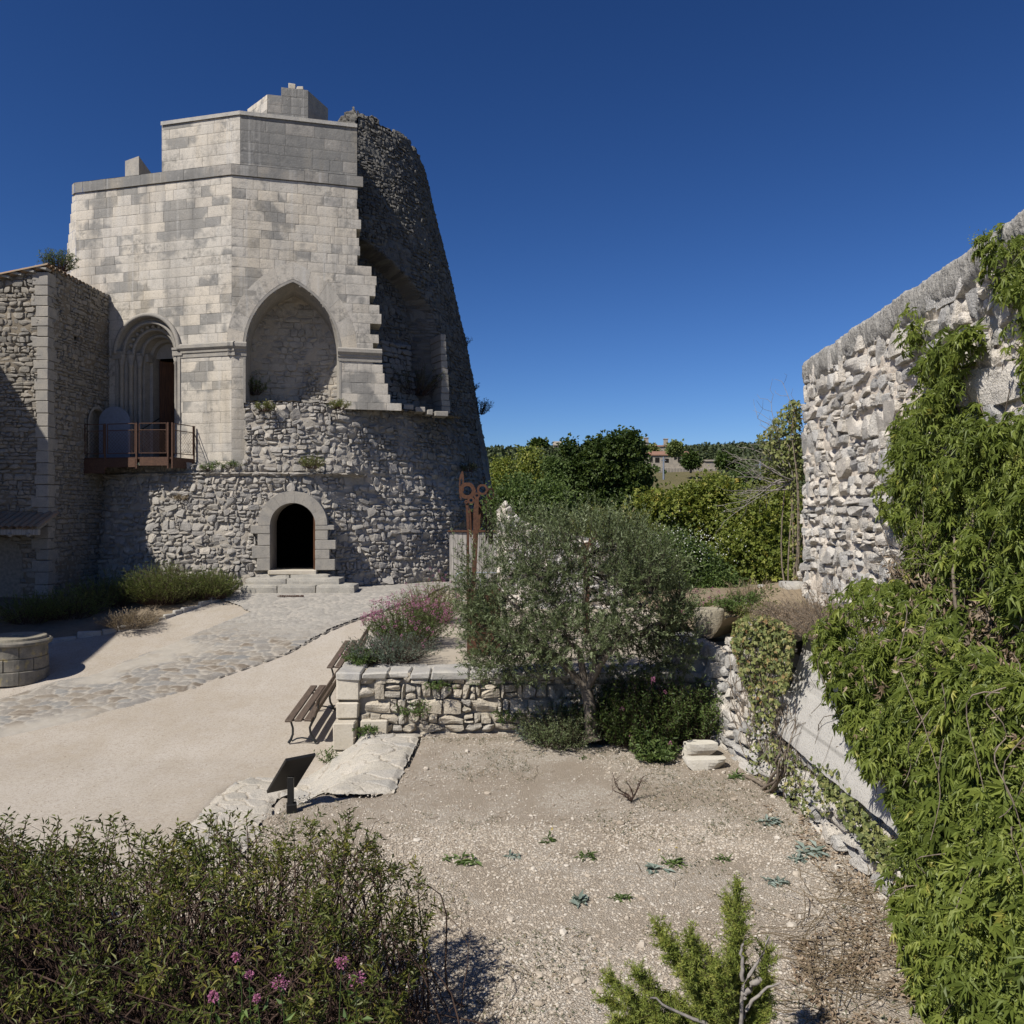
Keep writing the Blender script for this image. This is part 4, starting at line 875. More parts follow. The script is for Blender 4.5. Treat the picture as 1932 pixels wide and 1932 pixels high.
def rail_panel(a, b):
    d = b - a; L = np.hypot(d[0], d[1]); e = d / L; a = a + e * .09; b = b - e * .05; L -= .14
    m = MB(); z0, z1 = zd + .12, zt
    for z in (z0, z1, z1 - .2): m.tube([a + (0, 0, z), b + (0, 0, z)], .014, 6)
    for q in (a, b): m.tube([q + (0, 0, z0), q + (0, 0, z1)], .014, 6)
    h = z1 - .2 - z0; st = .115
    for sg in (1, -1):
        c = -h
        while c < L:
            t0, t1 = max(0, c), min(L, c + h)
            if t1 > t0 + .01:
                p0, p1 = (t0, z0 + t0 - c), (t1, z0 + t1 - c)
                if sg < 0: p0, p1 = (t0, z0 + h - (t0 - c)), (t1, z0 + h - (t1 - c))
                m.tube([a + e * p0[0] + (0, 0, p0[1]), a + e * p1[0] + (0, 0, p1[1])], .0035, 4, caps=False)
            c += st
    return m.build('railing_panel', M['walk_rust'], wk)
for i, j in ((0, 1), (1, 2), (2, 3), (4, 5)): rail_panel(pts_[i], pts_[j])
m = MB(); poly = [pts_[0][:2], pts_[1][:2], pts_[2][:2], pts_[3][:2], pts_[4][:2], pts_[5][:2], fpos(FRL, 1.75, .02), fpos(FRL, 4.35, .02), (-13.12, 25.6)]
m.prism(poly, zd - .05, zd, .5); m.build('deck', M['dark_rust'], wk)
def beam(u0, Y0, u1, Y1, za, zb, name='edge_beam', mt='walk_rust'):
    a, b = PT(u0, Y0, 0), PT(u1, Y1, 0); d = b - a; mm = MB(); mm.box((*(a + b)[:2] / 2, (za + zb) / 2), (np.hypot(d[0], d[1]), .05, zb - za), rotz(math.atan2(d[1], d[0])), .004, .5); mm.build(name, M[mt], wk)
beam(155, 25.23, 198, 25.13, 1.18, 1.62); beam(199, 25.12, 256, 24.88, 1.36, 1.62); beam(264, 24.84, 316, 24.80, 1.40, 1.66); beam(326, 24.83, 365, 25.72, 1.34, 1.64)
m = MB(); a, b = PT(367, 25.75, 2.45), PT(392, 26.0, 1.30); m.tube([a, b], .012, 6); b2 = PT(376, 25.9, 1.25); m.tube([PT(367, 25.75, 2.2), b2], .008, 6)
for k in range(9):
    q = PT(367, 25.75, 2.4 - k * .13); f = k / 9; m.tube([q, q + (b - a) * np.array((f, f, 0))], .004, 4)
m.build('stay_mesh', M['dark_rust'], wk)
m = MB(); a = PT(332, 26.9, 0); q0 = fpos(FRL, 3.55, -.1); m.tube([(*q0, zd), (*q0, zd + .9), (*fpos(FRL, 2.75, -.2), zd + 1.35)], .02, 6); m.build('handrail', M['black'], wk)

# ================================================================== WELL
wc = P(27, 1285, 17.5); wz = float(ground_z(wc[0], 17.5)) - .05
well = thing('stone_well', 'low round stone well closed by a flat slab lid, at the left edge', 'well', (wc[0], 17.5, wz))
m = MB(); r_ = np.random.default_rng(91)
for ci, (z0, z1, rr) in enumerate(((0, .28, .66), (.285, .54, .64), (.545, .80, .635))):
    n = 7; off = ci * .45
    for k in range(n):
        a0 = off + 2 * math.pi * k / n + .012; a1 = off + 2 * math.pi * (k + 1) / n - .012; aa = np.linspace(a0, a1, 7); R_ = rr + (r_.random() - .5) * .02; V = []
        for (rad, z) in ((R_ - .25, z0), (R_ - .012, z0), (R_, z0 + .015), (R_, z1 - .015), (R_ - .012, z1), (R_ - .25, z1)): V.append(np.stack([wc[0] + rad * np.cos(aa), 17.5 + rad * np.sin(aa), np.full(7, wz + z)], -1))
        V = np.concatenate(V); i = np.arange(42).reshape(6, 7); m.add(V, [np.stack([i[:-1, :-1], i[:-1, 1:], i[1:, 1:], i[1:, :-1]], -1).reshape(-1, 4), i[:, 0][None], i[:, -1][None, ::-1]], r_.random())
m.build('curb', M['well'], well, False)
m = MB(); m.lathe((wc[0], 17.5, wz), [(.40, .80), (.69, .80), (.715, .83), (.715, .87), (.68, .90), (.58, .905)], 40, .5, .05); m.build('rim', M['well'], well)
m = MB(); m.lathe((wc[0], 17.5, wz), [(.62, .90), (.61, .955), (.59, .965), (.0, .97)], 40, .5, .03); m.box((wc[0] + .1, 17.45, wz + .985), (.22, .03, .03), None, .006); m.build('lid', M['trough'], well)

# ================================================================== TERRACE, WALLS, STEPS
TZ = -2.54
t = NT('terrace_sand'); v = t.pos(); n2 = t.noise(60, 4, v, .7); n3 = t.noise(3, 5, v, .6)
c = t.mix(n3, (.44, .385, .305), (.50, .44, .355)); c = t.mix(t.ramp(n2, [(.3, .5), (.5, 0.)]), c, (.28, .235, .18)); c = t.mix(t.ramp(t.noise(.8, 4, v), [(.55, 0.), (.7, .45)]), c, (.28, .235, .16))
M['terrace'] = t.fin(c, .95, t.bump(n2, .4, .015), spec=.1)
xs = np.arange(-2.62, 12.0, .25); ys = np.arange(13.25, 27.6, .25); X, Y = np.meshgrid(xs, ys, indexing='ij')
Zt = TZ - .03 + .10 * sstep(19, 25, Y) * sstep(2, -2, X) + .04 * (fbm(X * .6, Y * .6, 2) - .5) - 1.2 * sstep(24.5, 27.5, Y) * sstep(-1, 2, X)
o = make_obj('terrace_ground', np.stack([X, Y, Zt], -1).reshape(-1, 3), [gridq(len(xs), len(ys))], M['terrace'], smooth=True); tag(o, kind='structure')
tw = thing('terrace_wall', 'low dry stone terrace wall with flat coping and a cut stone corner pier', 'wall', (0, 13.1, -3.5))
def twk(s, z): return (z > ground_z(s, np.full(np.shape(s), 12.9)) - .15)
stone_wall('face', lambda S, Z, H: (S, 13.06 - H, Z), -2.40, 3.3, -4.2, -2.63, (.13, .235), (.14, .44), .24, M['rubble_terrace'], tw, 101, cuts=4, split=.28, gap=.016, proud=.05, tilt=.05, round_=.16, bed=(.03, -.12), wild=.25)
rubble('side_face', lambda S, Z, H: (-2.70 - H, S, Z), 13.0, 19.5, -4.3, -2.60, .03, .30, .19, .07, M['rubble_terrace'], tw, 102, p=5, flip=True)
m = MB(); m.prism([(-2.66, 13.1), (3.3, 13.1), (3.3, 13.8), (-2.2, 13.8), (-2.2, 19.5), (-2.66, 19.5)], -4.4, -2.66, .5); m.build('core', M['mortar'], tw)
m = MB(); r_ = np.random.default_rng(103); x = -2.79
while x < 3.2:
    l = .28 + .42 * r_.random(); m.box((x + l / 2, 13.20 + .02 * r_.random(), TZ - .055 + .012 * r_.random()), (l - .018, .46 + .05 * r_.random(), .105 + .03 * r_.random()), rotz((r_.random() - .5) * .04), .022, r_.random(), .014, r_); x += l
y = 13.5
while y < 19.4:
    l = .3 + .4 * r_.random(); m.box((-2.60, y + l / 2, TZ - .05), (.42, l - .018, .11), None, .022, r_.random(), .014, r_); y += l
for k in range(30): m.box((-2.2 + 5.2 * r_.random(), 13.52 + .25 * r_.random(), TZ - .035), (.3 + .2 * r_.random(), .22, .05), rotz(r_.random()), .02, r_.random(), .015, r_)
m.build('coping', M['coping'], tw)
m = MB()
for (x0, x1, z0, z1, yf, dep) in ((-2.79, -2.40, -2.98, -2.62, 12.98, .5), (-2.79, -2.42, -3.27, -3.0, 12.97, .5), (-2.79, -2.45, -3.72, -3.285, 12.78, .62), (-2.79, -2.46, -4.25, -3.73, 12.78, .62), (-2.40, -1.96, -3.66, -3.28, 12.965, .4)):
    m.box(((x0 + x1) / 2, yf + dep / 2, (z0 + z1) / 2), (x1 - x0 - .01, dep, z1 - z0 - .01), None, .02, r_.random(), .008, r_)
m.build('corner_pier', M['pale_dressed'], tw)
# pale slabs sloping from the yard to the courtyard
def slabs():
    allp = np.concatenate([STEP1, STEP2]); x0, y0 = allp.min(0); x1, y1 = allp.max(0); X, Y = np.meshgrid(np.arange(x0, x1, .014), np.arange(y0, y1, .014), indexing='ij')
    h, ii, mo, tl = stones(X + .3 * Y, Y, .40, .27, 111, 4, .42, .3, .12)
    Z = ground_z(X, Y) + .012 - .03 * sstep(.10, 0, np.minimum(polydist(X, Y, STEP1), polydist(X, Y, STEP2))) + .034 * h * (1 + .6 * tl) + .012 * (fbm(X * 8, Y * 8, 3) - .5)
    wx = X + .10 * (fbm(X * 5, Y * 5, 1) - .5); wy = Y + .10 * (fbm(X * 5, Y * 5, 2) - .5)
    Fc = gridq(*X.shape); cx = wx.ravel()[Fc].mean(1); cy = wy.ravel()[Fc].mean(1); k = inpoly(cx, cy, STEP1) | inpoly(cx, cy, STEP2)
    V, Fc, pat = cleanup(np.stack([X, Y, Z], -1).reshape(-1, 3), Fc[k], {'stone': ii.ravel(), 'mortar': mo.ravel()})
    M['slab'] = stone_mat('step_slabs', [(0, (.47, .43, .355)), (.4, (.56, .51, .43)), (.7, (.43, .41, .37)), (1, (.58, .52, .42))], (.30, .245, .18), lichen=(.34, .33, .31), lich=.5, fine=28)
    tag(make_obj('paving_slabs', V, [Fc], M['slab'], pattr=pat, smooth=True), kind='structure')
slabs()
# upper ground at the right, its retaining wall and the high wall
RZT = -1.47
xs = np.arange(3.15, 12.2, .2); ys = np.arange(2.0, 25.2, .2); X, Y = np.meshgrid(xs, ys, indexing='ij')
Zt = RZT - .04 - .55 * sstep(4.6, 3.0, X) * sstep(11.8, 13.2, Y) + .08 * (fbm(X, Y, 3) - .5) - .7 * sstep(15, 19, Y) + .25 * sstep(12.5, 14.5, Y) * sstep(15.5, 14.5, Y) * sstep(3.6, 4.6, X)
t = NT('dry_upper_soil'); v = t.pos(); n3 = t.noise(6, 5, v); c = t.mix(n3, (.20, .155, .105), (.36, .29, .20)); c = t.mix(t.ramp(t.noise(1.5, 4, v), [(.5, 0.), (.65, .5)]), c, (.16, .15, .07)); M['soil'] = t.fin(c, .95, t.bump(n3, .6, .04), spec=.1)
kp = (X > np.interp(Y, [9, 10.2, 11, 12.9, 13.3, 30], [3.72, 3.74, 3.56, 3.2, 3.15, 3.15]))
Fc = gridq(*X.shape); V, Fc, _ = cleanup(np.stack([X, Y, Zt], -1).reshape(-1, 3), Fc[kp.ravel()[Fc].any(1)], {})
tag(make_obj('upper_ground', V, [Fc], M['soil'], smooth=True), kind='structure')
rw = thing('retaining_wall', 'crumbling pale rubble retaining wall carrying a slanting grey concrete beam', 'wall', (3.5, 9, -3.6))
def rwx(y): return np.interp(y, [2, 9.5, 10.6, 11.6, 12.9, 13.4], [3.62, 3.60, 3.52, 3.36, 3.14, 3.10])
def rwk(s, z): return ((s > 10.62 - .0 * z) | (z < -2.98)) & (z < np.interp(s, [11.7, 12.5], [-1.4, -2.08]))
stone_wall('rubble_face', lambda S, Z, H: (rwx(S) - H - .12 * (Z + 2.5) * -.6, S, Z), 3.0, 13.3, -3.8, -1.5, (.13, .30), (.16, .5), .24, M['rubble_white'], rw, 121, keep=rwk, cuts=4, split=.35, proud=.09, tilt=.13, bed=(.03, -.05), wild=.7, flip=True)
m = MB(); y0b, y0t, y1 = 10.62, 10.45, 2.5; xf = 3.42; xb = 4.3; zb, ztp = -2.88, -1.43
r_ = np.random.default_rng(5)
ny, nz = 260, 50; Tt, Zz = np.meshgrid(np.linspace(0, 1, ny), np.linspace(0, 1, nz), indexing='ij')
Yb = (y0b * (1 - Zz) + y0t * Zz) * (1 - Tt) + y1 * Tt; ragged = .05 * (fbm(Yb * 2.2, Yb * 0 + 3, 4) - .5) * 2 + .04 * np.abs(fbm(Yb * 7, Yb * 0 + 8, 5) - .5)
Zb = (zb + ragged) * (1 - Zz) + ztp * Zz; Xb = xf + .36 * Zz + .008 * (fbm(Yb * 3, Zb * 3, 2) - .5) + .012 * (1 - np.minimum(1, Zz * 12)) ** 2 + .006 * (np.abs(Zz - .48) < .02) + .006 * (np.abs(Zz - .76) < .015)
V = np.stack([Xb, Yb, Zb], -1); m.add(V.reshape(-1, 3), gridq(ny, nz), .5)
Vb = V[:, [0, -1]].copy(); Vb[..., 0] = xb; E = V[:, 0]; m.strip(E, np.c_[np.full(ny, xb), E[:, 1:]], .5); E = V[:, -1]; m.strip(np.c_[np.full(ny, xb), E[:, 1:]], E, .5)
E = V[0]; m.strip(np.c_[np.full(nz, xb), E[:, 1:]], E, .5)
m.build('concrete_beam', M['concrete'], rw, True)
def uwx(y): return 4.30 + (y - 6.9) * .0913
hw = thing('high_wall', 'high pale rubble wall under a rough cement capping, half covered by creeper', 'wall', (4.6, 9, -1.5))
HWT = 2.5; HWE = 14.05
def endb(S): return .25 * sstep(HWE - .5, HWE, S) ** 2
def hwtop(s): return HWT - .22 - .05 * (fbm(s * 2, s * 0, 4) - .5) - .12 * sstep(HWE - .45, HWE, s)
def hwk(s, z): return z < hwtop(s) + .06
def hwfill(S, Z): return -.10 * sstep(.60, .68, fbm(S * 2.6, Z * 3.2, 2)) + .05 * (fbm(S * 1.2, Z * 1.2, 6) - .5) + .012 * (fbm(S * 22, Z * 22, 3) - .5)
stone_wall('rubble_face', lambda S, Z, H: (uwx(S) - H + endb(S) + .02 * (Z - 2), S, Z), 3.6, HWE + .05, -1.8, HWT - .36, (.13, .36), (.15, .58), .26, M['rubble_white'], hw, 131, cuts=5, split=.38, gap=.014, proud=.08, tilt=.075, round_=.2, bed=(.025, -.012), wild=.7, flip=True)
rubble('end_face', lambda S, Z, H: (uwx(HWE) + .20 + S, HWE + H - .04, Z), 0, .7, -1.8, HWT - .3, .05, .34, .22, .10, M['rubble_white'], hw, 132)
m = MB(); ny = 800; ys = np.linspace(3.6, HWE + .02, ny); prof = [(.02, -.40), (-.03, -.35), (-.06, -.30), (-.07, -.25), (-.075, -.2), (-.08, -.15), (-.08, -.10), (-.075, -.05), (-.06, -.015), (-.02, .0), (.10, .01), (.35, .02), (.62, 0), (.66, -.2)]
V = np.stack([np.stack([uwx(ys) + a + .05 * (fbm(ys * 2.5, ys * 0 + k * .12, 2, 2) - .5) + .035 * (fbm(ys * 16, ys * 0 + k * .8, 3, 3) - .5) + .02 * (vn(ys * 39, ys * 0 + k * 1.7, 5) - .5) + endb(ys) * (a < .3), ys, HWT + b + (.025 if b > -.1 else .10) * (vn(ys * 4, ys * 0 + k * .3, 4) - .5) + .02 * (vn(ys * 13, ys * 0 + k * .4, 5) - .5) - .10 * sstep(HWE - .45, HWE, ys) + (.02 * (vn(ys * 9, ys * 0, 2) - .5))], -1) for k, (a, b) in enumerate(prof)], 1)
m.add(V.reshape(-1, 3), gridq(ny, len(prof)), .5); m.add(V[-1], [np.arange(len(prof))], .5); m.build('cement_capping', M['mossy_cement'], hw, True)
m = MB(); m.prism([(uwx(3.6) + .2, 3.6), (uwx(HWE) + .3, HWE - .1), (uwx(HWE) + .85, HWE - .1), (uwx(3.6) + .75, 3.6)], -1.8, HWT - .3, .5); m.build('wall_core', M['mortar'], hw)
# ledge block, trough, loose stones, rubble heaps
def rock(mb, c, size, seed, var=.5, rot=0, n=2, cut=.25, nz_=1.):
    import bmesh
    r = np.random.default_rng(seed); bm = bmesh.new(); bmesh.ops.create_cube(bm, size=2); bmesh.ops.subdivide_edges(bm, edges=bm.edges, cuts=3, use_grid_fill=True)
    V = np.array([v.co for v in bm.verts]); Fq = np.array([[v.index for v in f.verts] for f in bm.faces]); bm.free()
    L = np.linalg.norm(V, axis=1, keepdims=True); V = V * (1 - cut) + V / L * 1.2 * cut
    for _ in range(5):
        nrm = r.normal(size=3); nrm /= np.linalg.norm(nrm); d = V @ nrm; lim = .78 + .15 * r.random(); ex = np.maximum(0, d - lim); V = V - ex[:, None] * nrm * .85
    V = V + .05 * (np.stack([vn(V[:, 0] * 2 + seed, V[:, 1] * 2 + V[:, 2], k) for k in (1, 2, 3)], -1) - .5) * 2 * nz_
    V = V * (np.array(size) / 2); V = V @ rotz(rot).T
    mb.add(V + np.asarray(c, float), Fq, var); return mb
lb = P(1340, 1200, 13.75)
m = MB(); m.box((3.15, 13.75, -2.36), (1.0, 1.2, .56), rotz(.1), .05, .4, .03); m.box((3.75, 14.2, -2.25), (.9, 1.3, .6), rotz(-.1), .05, .6, .03)
tag(m.build('stone_ledge', M['coping']), 'broad grey stone ledge carrying the round trough at the end of the terrace wall', 'ledge')
tr = thing('stone_trough', 'round pecked stone trough standing on the wall end right of the olive', 'trough', (3.30, 13.75, -2.07))
m = MB(); m.lathe((3.30, 13.75, -2.08), [(.0, .0), (.21, .0), (.235, .03), (.25, .25), (.252, .44), (.235, .465), (.20, .465), (.185, .44), (.175, .25), (.15, .18), (0, .17)], 36, .5, .08); m.build('basin', M['trough'], tr, True)
m = MB(); a = P(1320, 1420, 12.2); a = P(1320, 1415, 11.9); rock(m, (a[0], 11.95, -3.44), (.46, .30, .20), 5, .4, .25, cut=.03, nz_=.5)
tag(m.build('limestone_block', M['white_block']), 'squared white stone block lying behind the flatter one under the ivy', 'stone')
m = MB(); a = P(1329, 1438, 11.95); a = P(1329, 1438, 11.5); rock(m, (a[0], 11.48, -3.50), (.58, .34, .17), 12, .4, .05, cut=.10, nz_=.6)
tag(m.build('limestone_slab', M['white_block']), 'flat white stone slab lying in front of the squared block', 'stone')
m = MB(); r_ = np.random.default_rng(14)
for k in range(16):
    a = P(1440 + 85 * r_.random(), 1100 + 40 * r_.random(), 13.9 + .8 * r_.random()); s_ = .15 + .22 * r_.random(); rock(m, a - (0, 0, .1), (s_ * 1.2, s_, s_ * .8), 30 + k, r_.random(), r_.random() * 3)
tag(m.build('rubble_heap', M['coping']), 'heap of grey fallen stones at the foot of the high wall', 'rubble', kind='stuff')
# pale ruined wall stub beside the tower, plank gate and barrier
q = P(955, 1060, 21.8)
def stubtop(s): return np.interp(s, [0, .25, .5, .9, 1.3, 2.2, 4], [.85, 1.15, .75, .45, .35, .15, -.2]) - 1.0
rubble('ruined_wall', lambda S, Z, H: (-.42 + S - .3 * sstep(.3, 0, S) * 0, 21.9 - H + .25 * (fbm(S, Z, 2) - .5) + .8 * sstep(.25, 0, S), Z + .2), 0, 3.4, -2.9, .4, .03, .34, .24, .16, M['rubble_white'], None, 141, keep=lambda s, z: z < stubtop(s) + .1 * (fbm(s * 5, z * 0, 2) - .5), rough=.6, gap=.3)
tag(bpy.data.objects['ruined_wall'], 'broken white rubble wall behind the rusty scissors sculpture', 'wall')
pg = thing('plank_gate', 'gate of upright grey weathered planks with a rusty top rail, by the tower foot', 'gate', (-1.2, 25.0, -2.4))
a = P(848, 1112, 24.9); b = P(945, 1112, 24.9); zt_ = P(848, 1004, 24.9)[2]; zb_ = a[2] - .1; m = MB(); r_ = np.random.default_rng(15); x = a[0]
while x < b[0] - .05: m.box((x + .065, 24.9 + .01 * r_.random(), (zt_ + zb_) / 2), (.122, .03, zt_ - zb_ - .04 * r_.random()), None, .004, r_.random()); x += .13
m.build('planks', M['oldwood'], pg)
m = MB(); m.box(((a[0] + b[0]) / 2, 24.88, zt_ + .03), (b[0] - a[0] + .1, .09, .06), None, .006); m.build('top_rail', M['rust'], pg)
m = MB()
for k in range(2):
    o_ = 0; a = P(860, 1125, 22.6) if k == 0 else P(950, 1125, 22.6)
    w_ = 1.9; z0 = float(TZ); m.tube([a * (1, 1, 0) + (0, 0, z0), a * (1, 1, 0) + (0, 0, z0 + .75), a * (1, 1, 0) + (.04, 0, z0 + .83), a * (1, 1, 0) + (.12, 0, z0 + .87), a * (1, 1, 0) + (w_ - .12, 0, z0 + .87), a * (1, 1, 0) + (w_ - .04, 0, z0 + .83), a * (1, 1, 0) + (w_, 0, z0 + .75), a * (1, 1, 0) + (w_, 0, z0)], .022, 8)
    for q_ in np.linspace(.15, w_ - .15, 10): m.tube([a * (1, 1, 0) + (q_, 0, z0 + .1), a * (1, 1, 0) + (q_, 0, z0 + .86)], .008, 5)
    m.tube([a * (1, 1, 0) + (0, 0, z0 + .1), a * (1, 1, 0) + (w_, 0, z0 + .1)], .012, 6); mm = m; break
tag(m.build('crowd_barrier', M['galv']), 'grey galvanised crowd barrier standing in front of the plank gate', 'barrier')

# ================================================================== BENCHES AND BOARD
def bench(x, y, z, L, tilt, label):
    t_ = thing('park_bench', label, 'bench', (x, y, z), 0, 'slatted benches along the terrace wall'); t_.rotation_euler = (tilt, 0, 0)
    M3 = np.array(Matrix.Rotation(tilt, 3, 'X')); o = np.array((x, y, z)); r = np.random.default_rng(int(y * 10))
    def put(mb): mb.V = [v @ M3.T + o for v in mb.V]; return mb
    m = MB()
    for k in range(3): m.box((.075 + k * .165, L / 2, .435 + .006 * k), (.125, L, .038), None, .008, r.random(), .002, r)
    put(m).build('seat', M['benchwood'], t_)
    m = MB(); Rb = np.array(Matrix.Rotation(R(-14), 3, 'Y')) @ np.eye(3); Rb = np.array(Matrix.Rotation(R(14), 3, 'Y'))
    for k in range(2): m.box((.525 + .035 * k + .0, L / 2, .56 + .19 * k), (.034, L, .125), Rb, .008, r.random(), .002, r)
    put(m).build('backrest', M['benchwood'], t_)
    for yy in (.14, L - .14):
        m = MB()
        def flat(pts, rad):
            pts = np.array([(a, yy, b) for a, b in pts]); m.tube(pts, rad, 8)
        flat([(.03, .0), (.07, .06), (.105, .15), (.11, .26), (.085, .36), (.07, .41)], [.026, .022, .02, .019, .018, .018])
        flat([(.50, .0), (.46, .07), (.41, .17), (.40, .27), (.44, .36), (.50, .46), (.545, .60), (.585, .80)], [.026, .022, .02, .02, .021, .019, .017, .014])
        flat([(.07, .395), (.2, .405), (.35, .41), (.44, .38)], .016)
        flat([(.09, .03), (.17, .075), (.26, .09), (.36, .075), (.46, .03)], .014)
        put(m).build('end_frame', M['iron'], t_)
    return t_
bench(-3.86, 13.95, float(ground_z(-3.6, 14.1)) + .01, 1.82, math.atan(.118), 'nearer slatted wooden bench beside the cut stone corner pier')
bench(-3.80, 16.85, float(ground_z(-3.6, 17.0)) + .01, 1.85, math.atan(.14), 'farther slatted wooden bench half hidden behind the pink flowering plants')
ib = thing('reading_board', 'low black reading board on a post seen from behind, at the gravel edge', 'sign', P(549, 1527, 9.9))
LB, TL, TR = P(504, 1497, 10.08), P(540, 1436, 9.72), P(596, 1425, 9.92); BR = LB + TR - TL
n_ = np.cross(TL - LB, BR - LB); n_ /= np.linalg.norm(n_); n_ = n_ if n_[1] > 0 else -n_
m = MB(); V = np.array([LB, BR, TR, TL] + [p + n_ * .035 for p in (LB, BR, TR, TL)]); m.add(V, [np.array([[0, 1, 2, 3], [7, 6, 5, 4], [0, 4, 5, 1], [1, 5, 6, 2], [2, 6, 7, 3], [3, 7, 4, 0]])], .5); m.build('panel', M['black'], ib)
m = MB(); c_ = (LB + TR) / 2 - n_ * .02; b_ = P(549, 1529, 9.9); m.box((c_[0] * .25 + b_[0] * .75, b_[1], (c_[2] + .02 + b_[2] - .05) / 2), (.072, .05, c_[2] - b_[2] + .07), None, .004); m.build('post', M['black'], ib)
m = MB(); m.box((b_[0] + .01, b_[1] - .01, b_[2] + .035), (.12, .12, .11), rotz(.3), .006); m.build('foot', M['black'], ib)

# ================================================================== RUSTY SCULPTURES
def ringplate(m, c, ro, ri, th, n=28, sq=1.0, yaw=0, wob=.0):
    a = np.linspace(0, 2 * math.pi, n, endpoint=False); V = []
    for (r_, y) in ((ro, 0), (ri, 0), (ri, th), (ro, th)):
        rr = r_ * (1 + wob * np.cos(6 * a) * (r_ > ri)); x = rr * np.cos(a) * sq; V.append(np.stack([c[0] + x * math.cos(yaw) - y * math.sin(yaw), c[1] + x * math.sin(yaw) + y * math.cos(yaw), c[2] + rr * np.sin(a)], -1))
    i = np.arange(4 * n).reshape(4, n); j = np.roll(i, -1, 1); i2 = np.roll(i, -1, 0); j2 = np.roll(j, -1, 0)
    return m.add(np.concatenate(V), np.stack([i, j, j2, i2], -1).reshape(-1, 4), .5)
def plate(m, uv, Y, th):
    V0 = np.array([P(u, v, Y) for u, v in uv]); V1 = V0 + (0, th, 0); n = len(uv); i = np.arange(n); j = np.roll(i, -1)
    return m.add(np.concatenate([V0, V1]), [i[None], (i + n)[None, ::-1], np.stack([i, i + n, j + n, j], -1)], .5)
SY = 14.75
sc_ = thing('scissors_sculpture', 'tall rusted steel sculpture of upright scissors with ring handles, behind the olive', 'sculpture', P(905, 1234, SY))
def K(u, v): return P(u, v, SY)
S_ = SY / F; uu = lambda x: 1080 * .7728 + x * .14; vv_ = lambda y: 1130 * .7728 + y * .14       # pixels of an enlarged crop
m = MB(); ringplate(m, P(uu(335), vv_(375), SY), 112 * .14 * S_, 62 * .14 * S_, .02, wob=.03); ringplate(m, P(uu(385), vv_(505), SY - .03), 48 * .14 * S_, 22 * .14 * S_, .02); ringplate(m, P(uu(322), vv_(525), SY - .02), 26 * .14 * S_, 9 * .14 * S_, .02); m.build('ring_handle', M['rust'], sc_)
m = MB(); ringplate(m, P(uu(540), vv_(360), SY + .03), 75 * .14 * S_, 45 * .14 * S_, .02, wob=.03); ringplate(m, P(uu(465), vv_(440), SY - .02), 42 * .14 * S_, 18 * .14 * S_, .02); m.build('ring_handle', M['rust'], sc_)
m = MB(); ringplate(m, P(uu(655), vv_(415), SY + .15), 80 * .14 * S_, 56 * .14 * S_, .02, sq=.7, yaw=.5); ringplate(m, P(uu(575), vv_(525), SY + .1), 28 * .14 * S_, 10 * .14 * S_, .02); m.build('ring_handle', M['dark_rust'], sc_)
U = lambda l: [(uu(x), vv_(y)) for x, y in l]
m = MB(); plate(m, U([(312, 540), (350, 545), (362, 900), (358, 1850), (325, 1850), (330, 900)]), SY, .03); m.build('blade', M['rust'], sc_)
m = MB(); plate(m, U([(438, 470), (492, 480), (485, 650), (480, 1000), (440, 1850), (385, 1850), (415, 900), (418, 650)]), SY - .05, .03); m.build('blade', M['rust'], sc_)
m = MB(); plate(m, U([(360, 600), (410, 680), (400, 1000), (370, 1000)]), SY + .12, .02); plate(m, U([(490, 520), (530, 560), (520, 620), (555, 690), (550, 780), (520, 850), (480, 960)]), SY + .10, .02); m.build('blade', M['rust'], sc_)
m = MB(); plate(m, U([(575, 560), (600, 560), (610, 1000), (580, 1100)]), SY + .2, .03); plate(m, U([(640, 560), (662, 560), (690, 1100), (620, 1100), (620, 720)]), SY + .25, .03); m.build('blade', M['dark_rust'], sc_)
m = MB(); plate(m, U([(225, 220), (240, 160), (262, 112), (282, 120), (290, 190), (288, 300), (290, 380), (270, 390), (268, 200), (245, 240), (240, 360), (260, 500), (235, 480), (222, 330)]), SY + .08, .03); m.build('hook_blade', M['dark_rust'], sc_)
m = MB(); a = P(881, 1236, SY); m.box((a[0] + .30, SY + .1, TZ + .55), (.60, .16, 1.2), None, .006); m.build('plinth', M['rust'], sc_)
bs = thing('plate_sculpture', 'jagged rusted steel plate sculpture poking up above the olive crown', 'sculpture', P(1110, 1100, 17.2) * (1, 1, 0) + (0, 0, TZ))
cu = lambda x: 1100 * .7728 + x * .26; cv = lambda y: 1000 * .7728 + y * .26
m = MB(); plate(m, [(cu(x), cv(y)) for x, y in ((948, 1040), (950, 985), (975, 965), (1000, 960), (1005, 935), (1030, 930), (1052, 932), (1056, 960), (1035, 965), (1025, 985), (1055, 990), (1058, 1010), (1030, 1012), (1008, 992), (995, 1040))], 17.2, .02); m.build('cut_plate', M['rust'], bs)
m = MB(); q = P(1107, 1040, 17.2); m.box((q[0], 17.25, (q[2] + .05 + TZ) / 2), (.12, .05, q[2] + .05 - TZ), None, .004); m.build('post', M['dark_rust'], bs)
